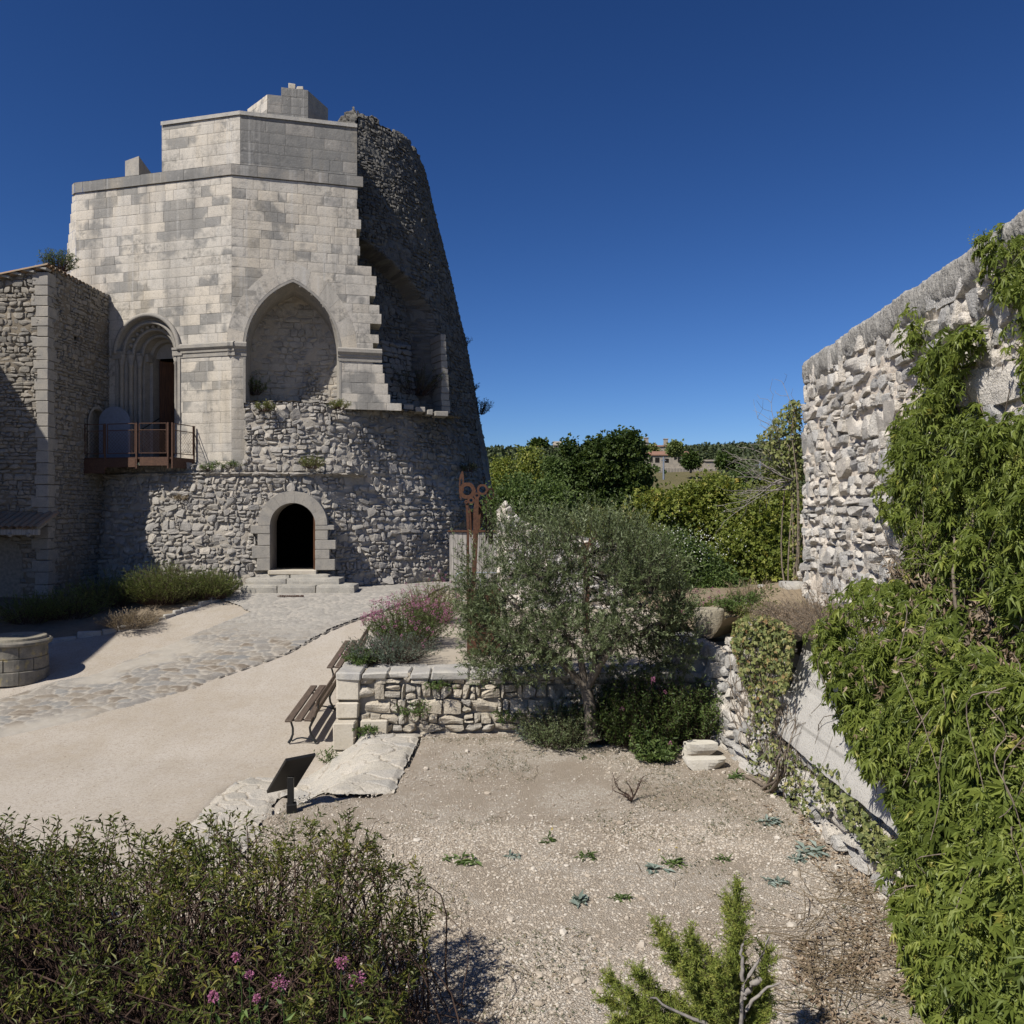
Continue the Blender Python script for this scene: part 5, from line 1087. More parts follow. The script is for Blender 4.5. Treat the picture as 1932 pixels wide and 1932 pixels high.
# ================================================================== PLANTS
def unit(a): return a / (np.linalg.norm(a, axis=-1, keepdims=True) + 1e-9)
class Lf:
    """many small folded leaves in one mesh"""
    def __init__(s, seed=0): s.V = []; s.A = []; s.r = np.random.default_rng(seed)
    def add(s, p, d, n, L, W, var, fold=.25, droop=.12, wide=.42):
        p = np.atleast_2d(p).astype(float); N = len(p); d = unit(np.broadcast_to(d, (N, 3)).astype(float)); n = np.broadcast_to(n, (N, 3)).astype(float)
        sd = unit(np.cross(d, n) + 1e-6); n = unit(np.cross(sd, d)); L = np.broadcast_to(L, (N,))[:, None]; W = np.broadcast_to(W, (N,))[:, None]
        mid = p + d * L * wide
        V = np.stack([p, mid + sd * W * .5 + n * W * fold, p + d * L - n * L * droop, mid - sd * W * .5 + n * W * fold], 1)
        s.V.append(V.reshape(-1, 3)); s.A.append(np.repeat(np.clip(np.broadcast_to(var, (N,)), 0, 1), 2)); return s
    def palm(s, p, d, n, L, W, var, ang=(-75, -38, 0, 38, 75), k=(.6, .85, 1, .85, .6), fold=.25, droop=.2):
        p = np.atleast_2d(p); N = len(p); d = unit(np.broadcast_to(d, (N, 3)).astype(float)); n = np.broadcast_to(n, (N, 3)); sd = unit(np.cross(d, n) + 1e-6); nn = unit(np.cross(sd, d))
        for a, kk in zip(ang, k):
            dd = d * math.cos(R(a)) + sd * math.sin(R(a)); s.add(p, dd, nn, np.asarray(L) * kk, W, var, fold, droop)
        return s
    def build(s, name, mat, parent=None):
        V = np.concatenate(s.V); A = np.concatenate(s.A); i = np.arange(0, len(V), 4)
        Fc = np.stack([np.stack([i, i + 1, i + 2], -1), np.stack([i, i + 2, i + 3], -1)], 1).reshape(-1, 3)
        return make_obj(name, V, [Fc], mat, parent, fattr={'var': A})
def tubes(paths, rad, n=4):
    paths = np.asarray(paths, float); N, m, _ = paths.shape; rad = np.broadcast_to(rad, (N, m)); t = unit(np.gradient(paths, axis=1)); ref = np.where(np.abs(t[..., 2:3]) < .9, np.array((0, 0, 1.)), np.array((1., 0, 0)))
    a1 = unit(np.cross(t, ref)); a2 = np.cross(t, a1); an = np.linspace(0, 2 * np.pi, n, endpoint=False)
    V = paths[:, :, None] + rad[:, :, None, None] * (np.cos(an)[:, None] * a1[:, :, None] + np.sin(an)[:, None] * a2[:, :, None])
    i = np.arange(N * m * n).reshape(N, m, n); j = np.roll(i, -1, 2)
    return V.reshape(-1, 3), np.stack([i[:, :-1], j[:, :-1], j[:, 1:], i[:, 1:]], -1).reshape(-1, 4)
class St:
    def __init__(s): s.V = []; s.F = []; s.n = 0
    def add(s, paths, rad, n=4):
        V, Fq = tubes(paths, rad, n); s.V.append(V); s.F.append(Fq + s.n); s.n += len(V); return s
    def build(s, name, mat, parent=None): return make_obj(name, np.concatenate(s.V), [np.concatenate(s.F)], mat, parent, smooth=True)
def bend(p0, p1, m, amp, r, sag=0):
    """N curved paths from p0 to p1"""
    p0 = np.atleast_2d(p0); p1 = np.atleast_2d(p1); N = max(len(p0), len(p1)); p0 = np.broadcast_to(p0, (N, 3)); p1 = np.broadcast_to(p1, (N, 3))
    t = np.linspace(0, 1, m)[None, :, None]; L = np.linalg.norm(p1 - p0, axis=1)[:, None, None]
    a = r.normal(size=(N, 1, 3)); b = r.normal(size=(N, 1, 3))
    return p0[:, None] * (1 - t) + p1[:, None] * t + L * amp * (np.sin(np.pi * t) * a + .5 * np.sin(2 * np.pi * t) * b) + np.array((0, 0, 1)) * L * sag * np.sin(np.pi * t)
def rdir(r, N, up=0.): v = r.normal(size=(N, 3)); v[:, 2] += up; return unit(v)
def ellips(r, N, c, rad, shell=.45):
    d = rdir(r, N); q = (shell + (1 - shell) * r.random((N, 1)) ** .7); return np.asarray(c) + d * q * np.asarray(rad), d

# ---- broad-leaved crown built of clumps
def crown(seed, blobs, nclump, nleaf, L, W, cr, shape='lance', up=.35):
    r = np.random.default_rng(seed); lf = Lf(seed); vol = np.array([b[3] * b[4] * b[5] for b in blobs]) ** .67; cnt = np.maximum(3, (vol / vol.sum() * nclump)).astype(int)
    for b, c in zip(blobs, cnt):
        cc, d = ellips(r, c, b[:3], np.maximum(.12, np.array(b[3:6]) - cr * 1.1), .5); cv = r.random(c)
        N = c * nleaf; ci = np.repeat(np.arange(c), nleaf); off = r.normal(size=(N, 3)) * cr * (.6 + .8 * r.random((c, 1)))[ci] * np.array((1, 1, .7)); p = cc[ci] + off
        dr = unit(unit(off) * .7 + d[ci] * .5 + r.normal(size=(N, 3)) * .5 + np.array((0, 0, -.15))); nr = unit(d[ci] * .6 + r.normal(size=(N, 3)) * .55 + np.array((0, 0, up)))
        sz = .7 + .6 * r.random(N); var = .5 * cv[ci] + .5 * r.random(N)
        if shape == 'palm': lf.palm(p, dr, nr, L * sz, W * sz, var, (-60, 0, 60), (.8, 1, .8))
        else: lf.add(p, dr, nr, L * sz, W * sz, var)
    return lf
def tree_trunk(root, base, top, r0, limbs, mat, seed=1):
    r = np.random.default_rng(seed); s = St(); s.add(bend(base, top, 8, .03, r), np.linspace(r0, r0 * .5, 8)[None], 7)
    for l in limbs: st = np.asarray(base) * .35 + np.asarray(top) * .65; s.add(bend(st, l, 7, .07, r), np.linspace(r0 * .5, r0 * .1, 7)[None], 5)
    return s.build('trunk', mat, root)
def make_tree(name, label, cat, base, blobs, mat, nclump, nleaf, L, W, cr, seed, group=None, shape='lance', trunk=.12):
    root = thing(name, label, cat, base, 0, group); c = np.mean([b[:3] for b in blobs], 0)
    tree_trunk(root, base, c, trunk, [np.array(b[:3]) for b in blobs], M['bark'], seed); crown(seed, blobs, nclump, nleaf, L, W, cr, shape).build('crown', mat, root); return root
def blob(u, v, ru, rv, Y, dep=None):
    q = P(u, v, Y); s = Y / F; return (*q, ru * s, dep or (ru + rv) / 2 * s, rv * s)

# ---- olive
OY = 12.35
ol = thing('olive_tree', 'silvery green olive tree with a wide dense crown in front of the terrace wall', 'tree', P(1115, 1390, OY))
r = np.random.default_rng(201); lf = Lf(201); s = St(); base = P(1116, 1395, OY); fork = P(1106, 1300, OY)
s.add(bend(base, fork, 9, .02, r), np.linspace(.115, .085, 9)[None] * np.array([[1.35, 1.1, 1, 1, 1, 1, 1, 1, 1.05]]), 9)
limbs = []
for pts in ([(1106, 1300), (1075, 1265), (1050, 1240), (1000, 1200), (960, 1130)], [(1106, 1302), (1098, 1260), (1092, 1225), (1075, 1218), (1060, 1170), (1010, 1080)], [(1106, 1302), (1122, 1262), (1118, 1220), (1100, 1150), (1110, 1050)], [(1106, 1300), (1130, 1260), (1142, 1240), (1180, 1190), (1230, 1120)], [(1118, 1240), (1160, 1215), (1215, 1190), (1270, 1160)], [(1060, 1240), (1020, 1235), (960, 1215), (920, 1180)]):
    dy = r.uniform(-.5, .5); pp = np.array([P(u, v, OY + dy * k / 4) for k, (u, v) in enumerate(pts)]); tt = np.linspace(0, 1, 14); ti = np.linspace(0, 1, len(pp)); path = np.stack([np.interp(tt, ti, pp[:, a]) for a in range(3)], -1); path += .02 * r.normal(size=path.shape) * np.linspace(0, 1, 14)[:, None]
    s.add(path[None], np.linspace(.062, .016, 14)[None], 7); limbs.append(path)
s.build('trunk', M['bark'], ol)
OB = [(1000, 1130, 105, 105, 0), (1110, 1090, 150, 115, -.3), (1220, 1130, 95, 95, .1), (905, 1075, 48, 62, .2), (935, 1190, 68, 72, -.2), (1000, 1030, 75, 50, .3), (1115, 1010, 105, 48, .1), (1205, 1045, 72, 55, -.2), (1275, 1165, 42, 62, .1), (1075, 1190, 130, 45, -.7), (900, 1130, 30, 60, 0), (1190, 1220, 95, 45, .5), (985, 1225, 95, 45, .3), (925, 1245, 45, 35, -.1), (1265, 1215, 55, 48, .3), (1030, 1250, 50, 25, -.3), (960, 985, 40, 28, .2), (1060, 975, 45, 22, 0), (1160, 985, 45, 22, .1), (1255, 1060, 35, 30, 0), (880, 1120, 22, 40, .1)]
bl = [blob(u, v + 14, ru, rv * .94, OY + dy, .75 if ru > 60 else .4) for u, v, ru, rv, dy in OB]
vol = np.array([b[3] * b[5] for b in bl]); cnt = (vol / vol.sum() * 3300).astype(int); SP = []; SD = []
for b, c in zip(bl, cnt):
    q, d = ellips(r, c, b[:3], b[3:6], .35); SP.append(q); SD.append(d)
SP = np.concatenate(SP); SD = unit(np.concatenate(SD) * .8 + r.normal(size=SP.shape) * .45 + np.array((0, 0, .55))); _px = np.stack([966 + F * SP[:, 0] / SP[:, 1], 966 - F * SP[:, 2] / SP[:, 1]], -1); _k = np.hypot(_px[:, 0] - 1112, _px[:, 1] - 1027) > 23; SP, SD = SP[_k], SD[_k]      # a gap in the crown
N = len(SP); _top = SP[:, 2] > -.75; SD = unit(SD + np.array((0, 0, .7)) * _top[:, None]); sl_ = (.12 + .18 * r.random(N)) * (1 + 1.0 * _top * r.random(N))
tip = SP + SD * sl_[:, None]; st = St(); st.add(bend(SP - SD * .1, tip, 4, .05, r), np.array([[.0028, .0024, .0018, .0012]]), 3)
near = np.concatenate(limbs); sel = r.choice(N, 420, replace=False); tgt = near[[np.argmin(((near - SP[k]) ** 2).sum(1)) for k in sel]]; st.add(bend(tgt, SP[sel], 6, .08, r), np.linspace(.010, .003, 6)[None], 4); st.build('twigs', M['olivetwig'], ol)
K_ = 23; ti = np.linspace(.0, 1, K_)[None] + r.random((N, K_)) * .05; p = SP[:, None] + (tip - SP)[:, None] * ti[..., None]; az = r.normal(size=(N, K_, 3)); dr = unit(SD[:, None] * .75 + unit(np.cross(SD[:, None] + 0 * az, az)) * .75)
var = np.clip(.45 * r.random((N, 1)) + .55 * r.random((N, K_)), 0, 1)
lf.add(p.reshape(-1, 3), dr.reshape(-1, 3), rdir(r, N * K_, .6), .048 + .026 * r.random(N * K_), .0145, var.ravel(), .1, .05); lf.build('crown', M['l_olive'], ol)

# ---- stemmy plants
def stem_plant(name, label, cat, base, rad, h, n, mat, leafL, leafW, per, seed, splay=.5, group=None, flower=None, nfl=0, flr=.02, stem='twig', low=.1, sag=0., fl_h=1.06, amp=.06, leaf_up=.5, sr=.004, ell=(1, 1)):
    r = np.random.default_rng(seed); root = thing(name, label, cat, base, 0, group); base = np.asarray(base, float)
    a = r.random(n) * 2 * np.pi; q = np.sqrt(r.random(n)); b0 = base + np.stack([np.cos(a) * q * rad * .55 * ell[0], np.sin(a) * q * rad * .55 * ell[1], np.zeros(n)], -1)
    hh = h * (.55 + .45 * r.random(n)) * (1 - .45 * q ** 2); tp = base + np.stack([np.cos(a) * q * rad * (1 + splay) * ell[0], np.sin(a) * q * rad * (1 + splay) * ell[1], hh], -1) + r.normal(size=(n, 3)) * rad * .06
    m = 7; path = bend(b0, tp, m, amp, r, sag); St().add(path, np.linspace(sr, sr * .4, m)[None], 3).build('stems', M[stem], root)
    t = low + (1 - low) * r.random((n, per)) ** .8; ti = t * (m - 1); i0 = np.minimum(ti.astype(int), m - 2); f = (ti - i0)[..., None]; ar = np.arange(n)[:, None]
    p = path[ar, i0] * (1 - f) + path[ar, i0 + 1] * f; tg = unit(path[ar, i0 + 1] - path[ar, i0]); rv = rdir(r, n * per).reshape(n, per, 3); dr = unit(tg * leaf_up + unit(np.cross(tg, rv)) * .8)
    Lf(seed).add(p.reshape(-1, 3), dr.reshape(-1, 3), rdir(r, n * per, .8), leafL * (.6 + .7 * r.random(n * per)), leafW * (.7 + .5 * r.random(n * per)), (.4 * r.random((n, 1)) + .6 * r.random((n, per))).ravel()).build('foliage', mat if not isinstance(mat, str) else M[mat], root)
    if flower:
        sel = r.choice(n, min(nfl, n), replace=False); N = len(sel); pe = 22; c = tp[sel] + (0, 0, h * (fl_h - 1)); o = rdir(r, N * pe, .3) * (flr * (.4 + .6 * r.random((N * pe, 1))))
        Lf(seed + 1).add(np.repeat(c, pe, 0) + o, unit(o) + .3 * rdir(r, N * pe), rdir(r, N * pe, 1), flr * .55, flr * .42, r.random(N * pe)).build('flowers', M[flower], root)
        if fl_h > 1.02: pass
    return root
TB = lambda u, v, Y, z=None: P(u, v, Y) * (1, 1, 0) + (0, 0, TZ if z is None else z)
stem_plant('catmint_plant', 'low grey green mounded plant spilling over the terrace corner behind the coping', 'plant', TB(738, 1240, 14.0), .62, .55, 420, 'l_grey', .04, .011, 16, 301, .35, flower='pink', nfl=14, flr=.022, low=.15, ell=(1.05, .9))
stem_plant('catmint_plant', 'small bright green plant with a few pink heads at the terrace corner', 'plant', TB(682, 1252, 13.75), .28, .30, 110, 'l_weed', .045, .016, 16, 302, .35, flower='pink', nfl=9, flr=.022, low=.1)
stem_plant('valerian_plant', 'bushy valerian covered with pink flower heads in the middle of the terrace bed', 'plant', TB(772, 1200, 15.7), .68, 1.0, 420, 'l_mid', .055, .015, 18, 303, .35, flower='pink', nfl=190, flr=.035, low=.1)
stem_plant('valerian_plant', 'taller thin yellowing plant with faded pink tops behind the pink valerian', 'plant', TB(812, 1165, 19.0), .72, 1.10, 330, 'l_smoke', .05, .013, 16, 304, .3, flower='pink', nfl=45, flr=.03, low=.1)
# lavender and dry shrubs in the bed
def gz(u, v): return GH(u, v)
for k, (u, v, rad, h, n, mt, lab) in enumerate(((306, 1142, .92, 1.22, 1000, 'l_lav', 'large round green lavender bush in sun at the foot of the tower wall'), (398, 1133, .62, .95, 600, 'l_lav', 'smaller lavender bush right of the large green one with a brown bare side'), (245, 1188, .62, .48, 420, 'l_dry', 'dry brown cut back lavender mound on the bed kerb'), (225, 1152, .28, .75, 40, 'l_weed', 'sparse tuft of thin green stalks behind the dry mound'),
      (205, 1145, .8, 1.0, 300, 'l_lav', 'dark lavender bush in the shade left of the sunlit one'), (130, 1170, .85, .95, 300, 'l_lav', 'dark bush in the shade below the house corner'), (60, 1178, .8, .9, 280, 'l_lav', 'dark bush in the shade near the porch doorway'))):
    q = gz(u, v) + (0, 0, .05); stem_plant('lavender_bush', lab, 'bush', q, rad, h, n, mt, .065 if mt != 'l_dry' else .035, .014, 16 if k != 3 else 6, 320 + k, .40, low=.25 if mt != 'l_dry' else .5, group='lavender bushes in the bed', stem='vinestem' if mt == 'l_dry' else 'twig', leaf_up=1.6, sr=.005)

# ---- foreground shrub
fb = thing('foreground_shrub', 'big dark twiggy shrub with narrow yellow green leaves at the lower left', 'shrub', (-2.0, 5.2, -3.6))
r = np.random.default_rng(401)
def fb_top(x, y):
    e = np.interp(x, [-5, -3.4, -2.6, -1.7, -1.15, -.85, -.62, -.45], [1.34, 1.36, 1.36, 1.40, 1.40, 1.16, .75, .35]); return -3.62 + e * (1 - .22 * ((y - 5.4) / 1.1) ** 2) + .30 * (vn(x * 2.6, y * 2.6, 2) - .5)
n = 1350; x = -4.6 + 4.0 * r.random(n); y = 4.35 + 2.0 * r.random(n); lev = np.where(r.random(n) < .62, .84 + .24 * r.random(n) ** 1.5, .40 + .45 * r.random(n)); zt = -3.62 + (fb_top(x, y) + 3.62) * lev
tp = np.stack([x, y, zt], -1); b0 = np.stack([x * .55 - .85 + r.normal(size=n) * .5, 5.2 + (y - 5.2) * .4 + r.normal(size=n) * .2, np.full(n, -3.62)], -1)
path = bend(b0, tp, 9, .07, r, .03); s = St().add(path[:800], np.linspace(.010, .0028, 9)[None], 4).add(path[800:, 2:], np.linspace(.005, .002, 7)[None], 3)
kk = r.integers(0, n, 2600); j = r.integers(2, 8, 2600); q = path[kk, j]; s.add(bend(q, q + rdir(r, 2600, .5) * (.10 + .25 * r.random((2600, 1))), 4, .1, r), np.array([[.0028, .0022, .0018, .0012]]), 3)
s.build('stems', M['twig'], fb)
per = 19; t = 1 - .17 * r.random((n, per)) ** 1.8; ti = t * 8; i0 = np.minimum(ti.astype(int), 7); f = (ti - i0)[..., None]; ar = np.arange(n)[:, None]; p = path[ar, i0] * (1 - f) + path[ar, i0 + 1] * f + r.normal(size=(n, per, 3)) * .018
tg = unit(path[ar, i0 + 1] - path[ar, i0]); dr = unit(tg * .5 + unit(np.cross(tg, rdir(r, n * per).reshape(n, per, 3))) * .9); pick = (r.random((n, per)) < np.where(lev > .82, 1, .42)[:, None]).ravel()
var = np.clip((.55 * r.random((n, 1)) + .45 * r.random((n, per))), 0, 1).ravel()
Lf(402).add(p.reshape(-1, 3)[pick], dr.reshape(-1, 3)[pick], rdir(r, n * per, .9)[pick], (.040 + .03 * r.random(n * per))[pick], (.012 + .006 * r.random(n * per))[pick], var[pick], .2, .15).build('foliage', M['l_bush'], fb)
stem_plant('grey_shrub', 'blue green leafy shrub at the left edge behind the dark twiggy one', 'shrub', P(10, 1640, 6.7) * (1, 1, 0) + (0, 0, -3.75), .42, 1.18, 130, 'l_grey', .06, .022, 30, 403, .3, low=.5)
# valerian stems with pink heads within the shrub's near side
for k, (u, v, Y) in enumerate(((446, 1806, 4.32), (645, 1815, 4.32), (527, 1855, 4.3), (484, 1884, 4.28), (403, 1882, 4.3), (672, 1848, 4.35), (470, 1840, 4.34))):
    q = P(u, v, Y); rt = thing('valerian_flower', 'pink valerian head on a thin stalk within the dark foreground shrub', 'flower', (q[0], Y, -3.6), 0, 'pink valerian heads in the foreground shrub'); rr = np.random.default_rng(410 + k)
    St().add(bend((q[0] + .05, Y, -3.6), q, 7, .04, rr), np.linspace(.005, .0025, 7)[None], 5).build('stem', M['l_weed'], rt); N = 60; o = rdir(rr, N, .2) * ((.016 + .012 * (k % 3)) * (.3 + .7 * rr.random((N, 1)))) * (1, 1, .8)
    Lf(k).add(q + o, unit(o), rdir(rr, N, 1), .016, .012, rr.random(N)).build('flower_head', M['pink'], rt)
    hh = q[2] + 3.6; pz = -3.6 + hh * (.3 + .65 * rr.random(14)); pp = np.stack([np.full(14, q[0] + .03), np.full(14, Y), pz], -1); Lf(k).add(pp, rdir(rr, 14, .4), rdir(rr, 14, 1), .07, .028, rr.random(14)).build('leaves', M['l_weed'], rt)
# ---- needle shrub
ns = thing('needle_shrub', 'bright green needle leaved shrub with bare grey branches at the bottom of the yard', 'shrub', P(1395, 2060, 5.05) * (1, 1, 0) + (0, 0, -3.6)); r = np.random.default_rng(431); NY = 5.05
nb_ = P(1398, 2060, NY); nb_[2] = -3.62; st = St(); lf = Lf(431)
br = [(1388, 1668, 0, 1), (1376, 1700, .1, 1), (1392, 1735, -.1, 1), (1240, 1742, .1, 1), (1256, 1775, 0, 1), (1300, 1765, -.1, 1), (1330, 1790, .1, 1), (1150, 1845, .1, .9), (1205, 1835, 0, 1), (1182, 1870, -.1, 1), (1130, 1880, .15, .8), (1448, 1795, 0, .9), (1435, 1850, .1, 1), (1348, 1820, -.2, 1), (1290, 1840, -.2, 1), (1320, 1880, -.1, 1), (1250, 1880, .1, 1), (1370, 1840, .15, 1), (1395, 1800, .1, 1), (1230, 1900, -.15, 1), (1440, 1910, -.1, 1), (1170, 1925, 0, 1)]
for (u, v, dy, dn_) in br:
    tp = P(u, v, NY + dy); pa = bend(nb_ + r.normal(size=3) * (.05, .05, 0), tp, 12, .05, r, .08)[0]; st.add(pa[None], np.linspace(.012, .003, 12)[None], 5); nsh = int(120 * dn_); t = .42 + .58 * r.random(nsh); q = np.stack([np.interp(t, np.linspace(0, 1, 12), pa[:, a]) for a in range(3)], -1); up = unit(tp - pa[6]); d = unit(rdir(r, nsh) * .8 + up * .9); L_ = (.06 + .13 * r.random(nsh)) * (1.15 - .6 * t); e = q + d * L_[:, None]; st.add(bend(q, e, 3, .03, r), np.array([[.0022, .0018, .001]]), 3)
    K_ = 34; tt = r.random((nsh, K_, 1)); p = (q[:, None] * (1 - tt) + e[:, None] * tt).reshape(-1, 3); dd = unit(np.repeat(d, K_, 0) * .6 + rdir(r, nsh * K_) * .8); lf.add(p, dd, rdir(r, nsh * K_), .022 + .014 * r.random(nsh * K_), .0052, np.clip(.5 * np.repeat(r.random(nsh), K_) + .5 * r.random(nsh * K_), 0, 1), .1, .05)
st.build('branches', M['twig'], ns); lf.build('needles', M['l_rosemary'], ns)
s = St()
for pts in ([(1396, 2000), (1398, 1900), (1404, 1850), (1440, 1800), (1452, 1765)], [(1400, 1880), (1432, 1845)], [(1398, 1930), (1425, 1880), (1470, 1855)], [(1396, 1980), (1330, 1930), (1260, 1900), (1225, 1880)], [(1404, 1852), (1398, 1800), (1402, 1775)]):
    pp = np.array([P(u, v, NY - .16) for u, v in pts]); tt = np.linspace(0, 1, 10); path = np.stack([np.interp(tt, np.linspace(0, 1, len(pp)), pp[:, a]) for a in range(3)], -1) + .006 * r.normal(size=(10, 3)); s.add(path[None], np.linspace(.014 if len(pts) > 2 else .019, .005 if len(pts) > 2 else .017, 10)[None], 6)
s.build('bare_branches', M['greytwig'], ns)

# ---- creeper on the high wall and hanging over the ledge
def poly_pts(r, poly, N):
    poly = np.array(poly, float); lo, hi = poly.min(0), poly.max(0); out = []
    while sum(map(len, out)) < N:
        q = lo + (hi - lo) * r.random((N * 2, 2)); out.append(q[inpoly(q[:, 0], q[:, 1], poly)])
    return np.concatenate(out)[:N]
def wall_hit(q, off):
    k = (q[:, 0] - 966) / F; Yy = (4.30 - .0913 * 6.9 - off) / (k - .0913); return np.stack([k * Yy, Yy, -(q[:, 1] - 966) / F * Yy], -1)
def xplane(q, X):
    k = (q[:, 0] - 966) / F; Yy = X / k; return np.stack([k * Yy, Yy, -(q[:, 1] - 966) / F * Yy], -1)
def vine_clumps(lf, r, c, nl, rad, L, out=(-1, -.3, .3)):
    """leafy bulges: each clump a half dome of drooping lobed leaves"""
    N = len(c); cr0 = rad * (.55 + .8 * r.random(N)); cv = .9 * (r.random(N) - .5); cs = .65 + .6 * r.random(N); o = unit(np.array(out, float)); ci = np.repeat(np.arange(N), nl); M_ = N * nl
    d = unit(r.normal(size=(M_, 3)) + o * .9); p = c[ci] + d * (cr0[ci] * (.55 + .45 * r.random(M_)))[:, None] * np.array((.75, 1, 1.0))
    dr = unit(d * .55 + r.normal(size=(M_, 3)) * .45 + np.array((-.1, -.1, -.85))); nn = unit(d * .9 + o * .5 + r.normal(size=(M_, 3)) * .35)
    var = np.clip(.42 + .45 * cv[ci] + .5 * (r.random(M_) - .5), 0, .93); var = np.where(r.random(M_) < .015, .97, var); Ls = L * cs[ci] * (.55 + .8 * r.random(M_))
    lf.palm(p, dr, nn, Ls, Ls * .21, var, (-66, -30, 4, 36, 70), (.5, .82, 1.05, .8, .45), .25, .32)
    um = r.random(N) < .22; k = np.where(um)[0]      # flat pale green flower heads on some shoots
    if len(k):
        n2 = 40; q = np.repeat(c[k] + o * cr0[k][:, None] * 1.05, n2, 0) + r.normal(size=(len(k) * n2, 3)) * .035; lf.add(q, rdir(r, len(q), .4), rdir(r, len(q), 1), .018, .012, .62 + .2 * r.random(len(q)))
cr_ = thing('creeper', 'dense bright green creeper with long lobed leaves climbing the high wall', 'creeper', (4.3, 8, -1.5)); r = np.random.default_rng(451); lf = Lf(451)
A1 = [(1848, 452), (1868, 448), (1940, 470), (1990, 520), (1990, 800), (1925, 700), (1912, 640), (1893, 560), (1868, 505)]
A2 = [(1690, 578), (1716, 560), (1732, 600), (1740, 648), (1795, 632), (1855, 600), (1872, 622), (1830, 670), (1812, 690), (1838, 725), (1842, 762), (1880, 800), (1990, 770), (1990, 1260), (1700, 1190), (1690, 1090), (1652, 985), (1632, 905), (1668, 852), (1662, 815), (1688, 790), (1670, 770), (1692, 742), (1706, 762), (1722, 720), (1728, 650), (1700, 620)]
off = lambda N, a, b: a + (b - a) * r.random(N) ** 1.3
A1 = [(1862, 470), (1880, 462), (1990, 500), (1990, 780), (1935, 690), (1926, 640), (1910, 570), (1885, 510)]
A2 = [(1702, 592), (1714, 582), (1730, 620), (1748, 662), (1790, 655), (1850, 628), (1858, 640), (1820, 672), (1800, 700), (1818, 740), (1830, 780), (1880, 825), (1990, 800), (1990, 1260), (1725, 1180), (1712, 1090), (1680, 985), (1664, 915), (1692, 865), (1690, 825), (1712, 800), (1725, 770), (1742, 730), (1740, 680), (1712, 632)]
q = poly_pts(r, A1, 34); vine_clumps(lf, r, wall_hit(q, .05 + .12 * r.random(len(q))), 24, .17, .098)
q = poly_pts(r, A2, 430); q = q[(fbm(q[:, 0] / 34, q[:, 1] / 34, 4, 2) > .33) & ((q[:, 1] < 1010) | (r.random(len(q)) < .55))]; vine_clumps(lf, r, wall_hit(q, .04 + .28 * r.random(len(q))), 28, .19, .104)
lf.build('foliage', M['l_vine'], cr_); s = St(); 
q0 = poly_pts(r, [(1700, 1100), (1980, 1180), (1980, 900), (1700, 950)], 60); q1 = q0 + r.normal(size=q0.shape) * (60, 40) - (0, 190); s.add(bend(wall_hit(q0, .12), wall_hit(q1, .10), 9, .05, r), np.linspace(.012, .004, 9)[None], 5)
for k in range(14):
    qa = np.array([[1720 + 200 * r.random(), 1120 + 20 * r.random()]]); s.add(bend(wall_hit(qa, .2) * (1, 1, 0) + (0, 0, -1.5), wall_hit(qa - (30, 200 + 100 * r.random()), .1), 9, .05, r), np.linspace(.018, .006, 9)[None], 5)
s.build('stems', M['vinestem'], cr_)
ch_ = thing('hanging_creeper', 'heavy mass of green creeper spilling over the concrete beam down to the yard', 'creeper', (3.5, 7, -1.5)); r = np.random.default_rng(452); lf = Lf(452)
B = [(1530, 1200), (1572, 1160), (1600, 1128), (1680, 1108), (1725, 1125), (1800, 1215), (1860, 1270), (2000, 1300), (2000, 2010), (1775, 2010), (1745, 1870), (1715, 1740), (1685, 1650), (1745, 1585), (1690, 1500), (1655, 1460), (1620, 1400), (1595, 1360), (1585, 1350), (1582, 1290), (1552, 1250)]
q = poly_pts(r, B, 640); q = q[fbm(q[:, 0] / 50, q[:, 1] / 50, 5, 2) > .34]; N = len(q); vv0 = np.interp(q[:, 0], [1512, 1600, 1725, 2000], [1195, 1128, 1125, 1300]); dv = q[:, 1] - vv0
X_ = 3.36 + .55 * sstep(70, 0, dv) * sstep(1540, 1640, q[:, 0]) - .12 * sstep(150, 450, dv) - .26 * fbm(q[:, 0] / 80, q[:, 1] / 80, 6, 2) + .22 * r.random(N) - .10 * sstep(1600, 1850, q[:, 1])
p = xplane(q, X_); p[:, 2] = np.maximum(p[:, 2], -3.5); vine_clumps(lf, r, p, 31, .19, .104, (-.8, -.45, .5))
q = poly_pts(r, B, 260); p = xplane(q, 3.42 + .12 * r.random(len(q))); p[:, 2] = np.maximum(p[:, 2], -3.5); vine_clumps(lf, r, p, 16, .17, .11, (-.8, -.45, .5))
q = poly_pts(r, [(1770, 1640), (2000, 1600), (2000, 2020), (1800, 2020), (1760, 1850)], 1900); p = xplane(q, 3.02 + .12 * r.random(len(q))); p[:, 2] = np.maximum(p[:, 2], -3.55); N = len(p); lf.palm(p, unit(r.normal(size=(N, 3)) * .6 + (-.4, -.2, -.6)), unit(np.array((-.8, -.4, .5)) + .5 * r.normal(size=(N, 3))), .07 * (.5 + .9 * r.random(N)), .034, np.clip(.55 + .5 * (r.random(N) - .4), 0, 1), (-55, 0, 55), (.7, 1, .7), .15, .1)
q = poly_pts(r, [(1740, 1880), (2000, 1900), (2000, 2020), (1800, 2020)], 40); vine_clumps(lf, r, xplane(q, 3.2), 20, .18, .12, (-.8, -.45, .5))
lf.build('foliage', M['l_vine'], ch_); s = St(); N = 120; q = poly_pts(r, B, N); p0 = xplane(q, 3.45); s.add(bend(p0, p0 + rdir(r, N) * (.1, .35, .45), 7, .15, r), np.linspace(.006, .003, 7)[None], 4); s.build('stems', M['vinestem'], ch_)
ds = thing('dry_stem_tangle', 'band of dry brown stems and dead leaves between the wall creeper and the hanging creeper', 'plant', (4.0, 7.2, -1.5)); s = St(); lf = Lf(459)
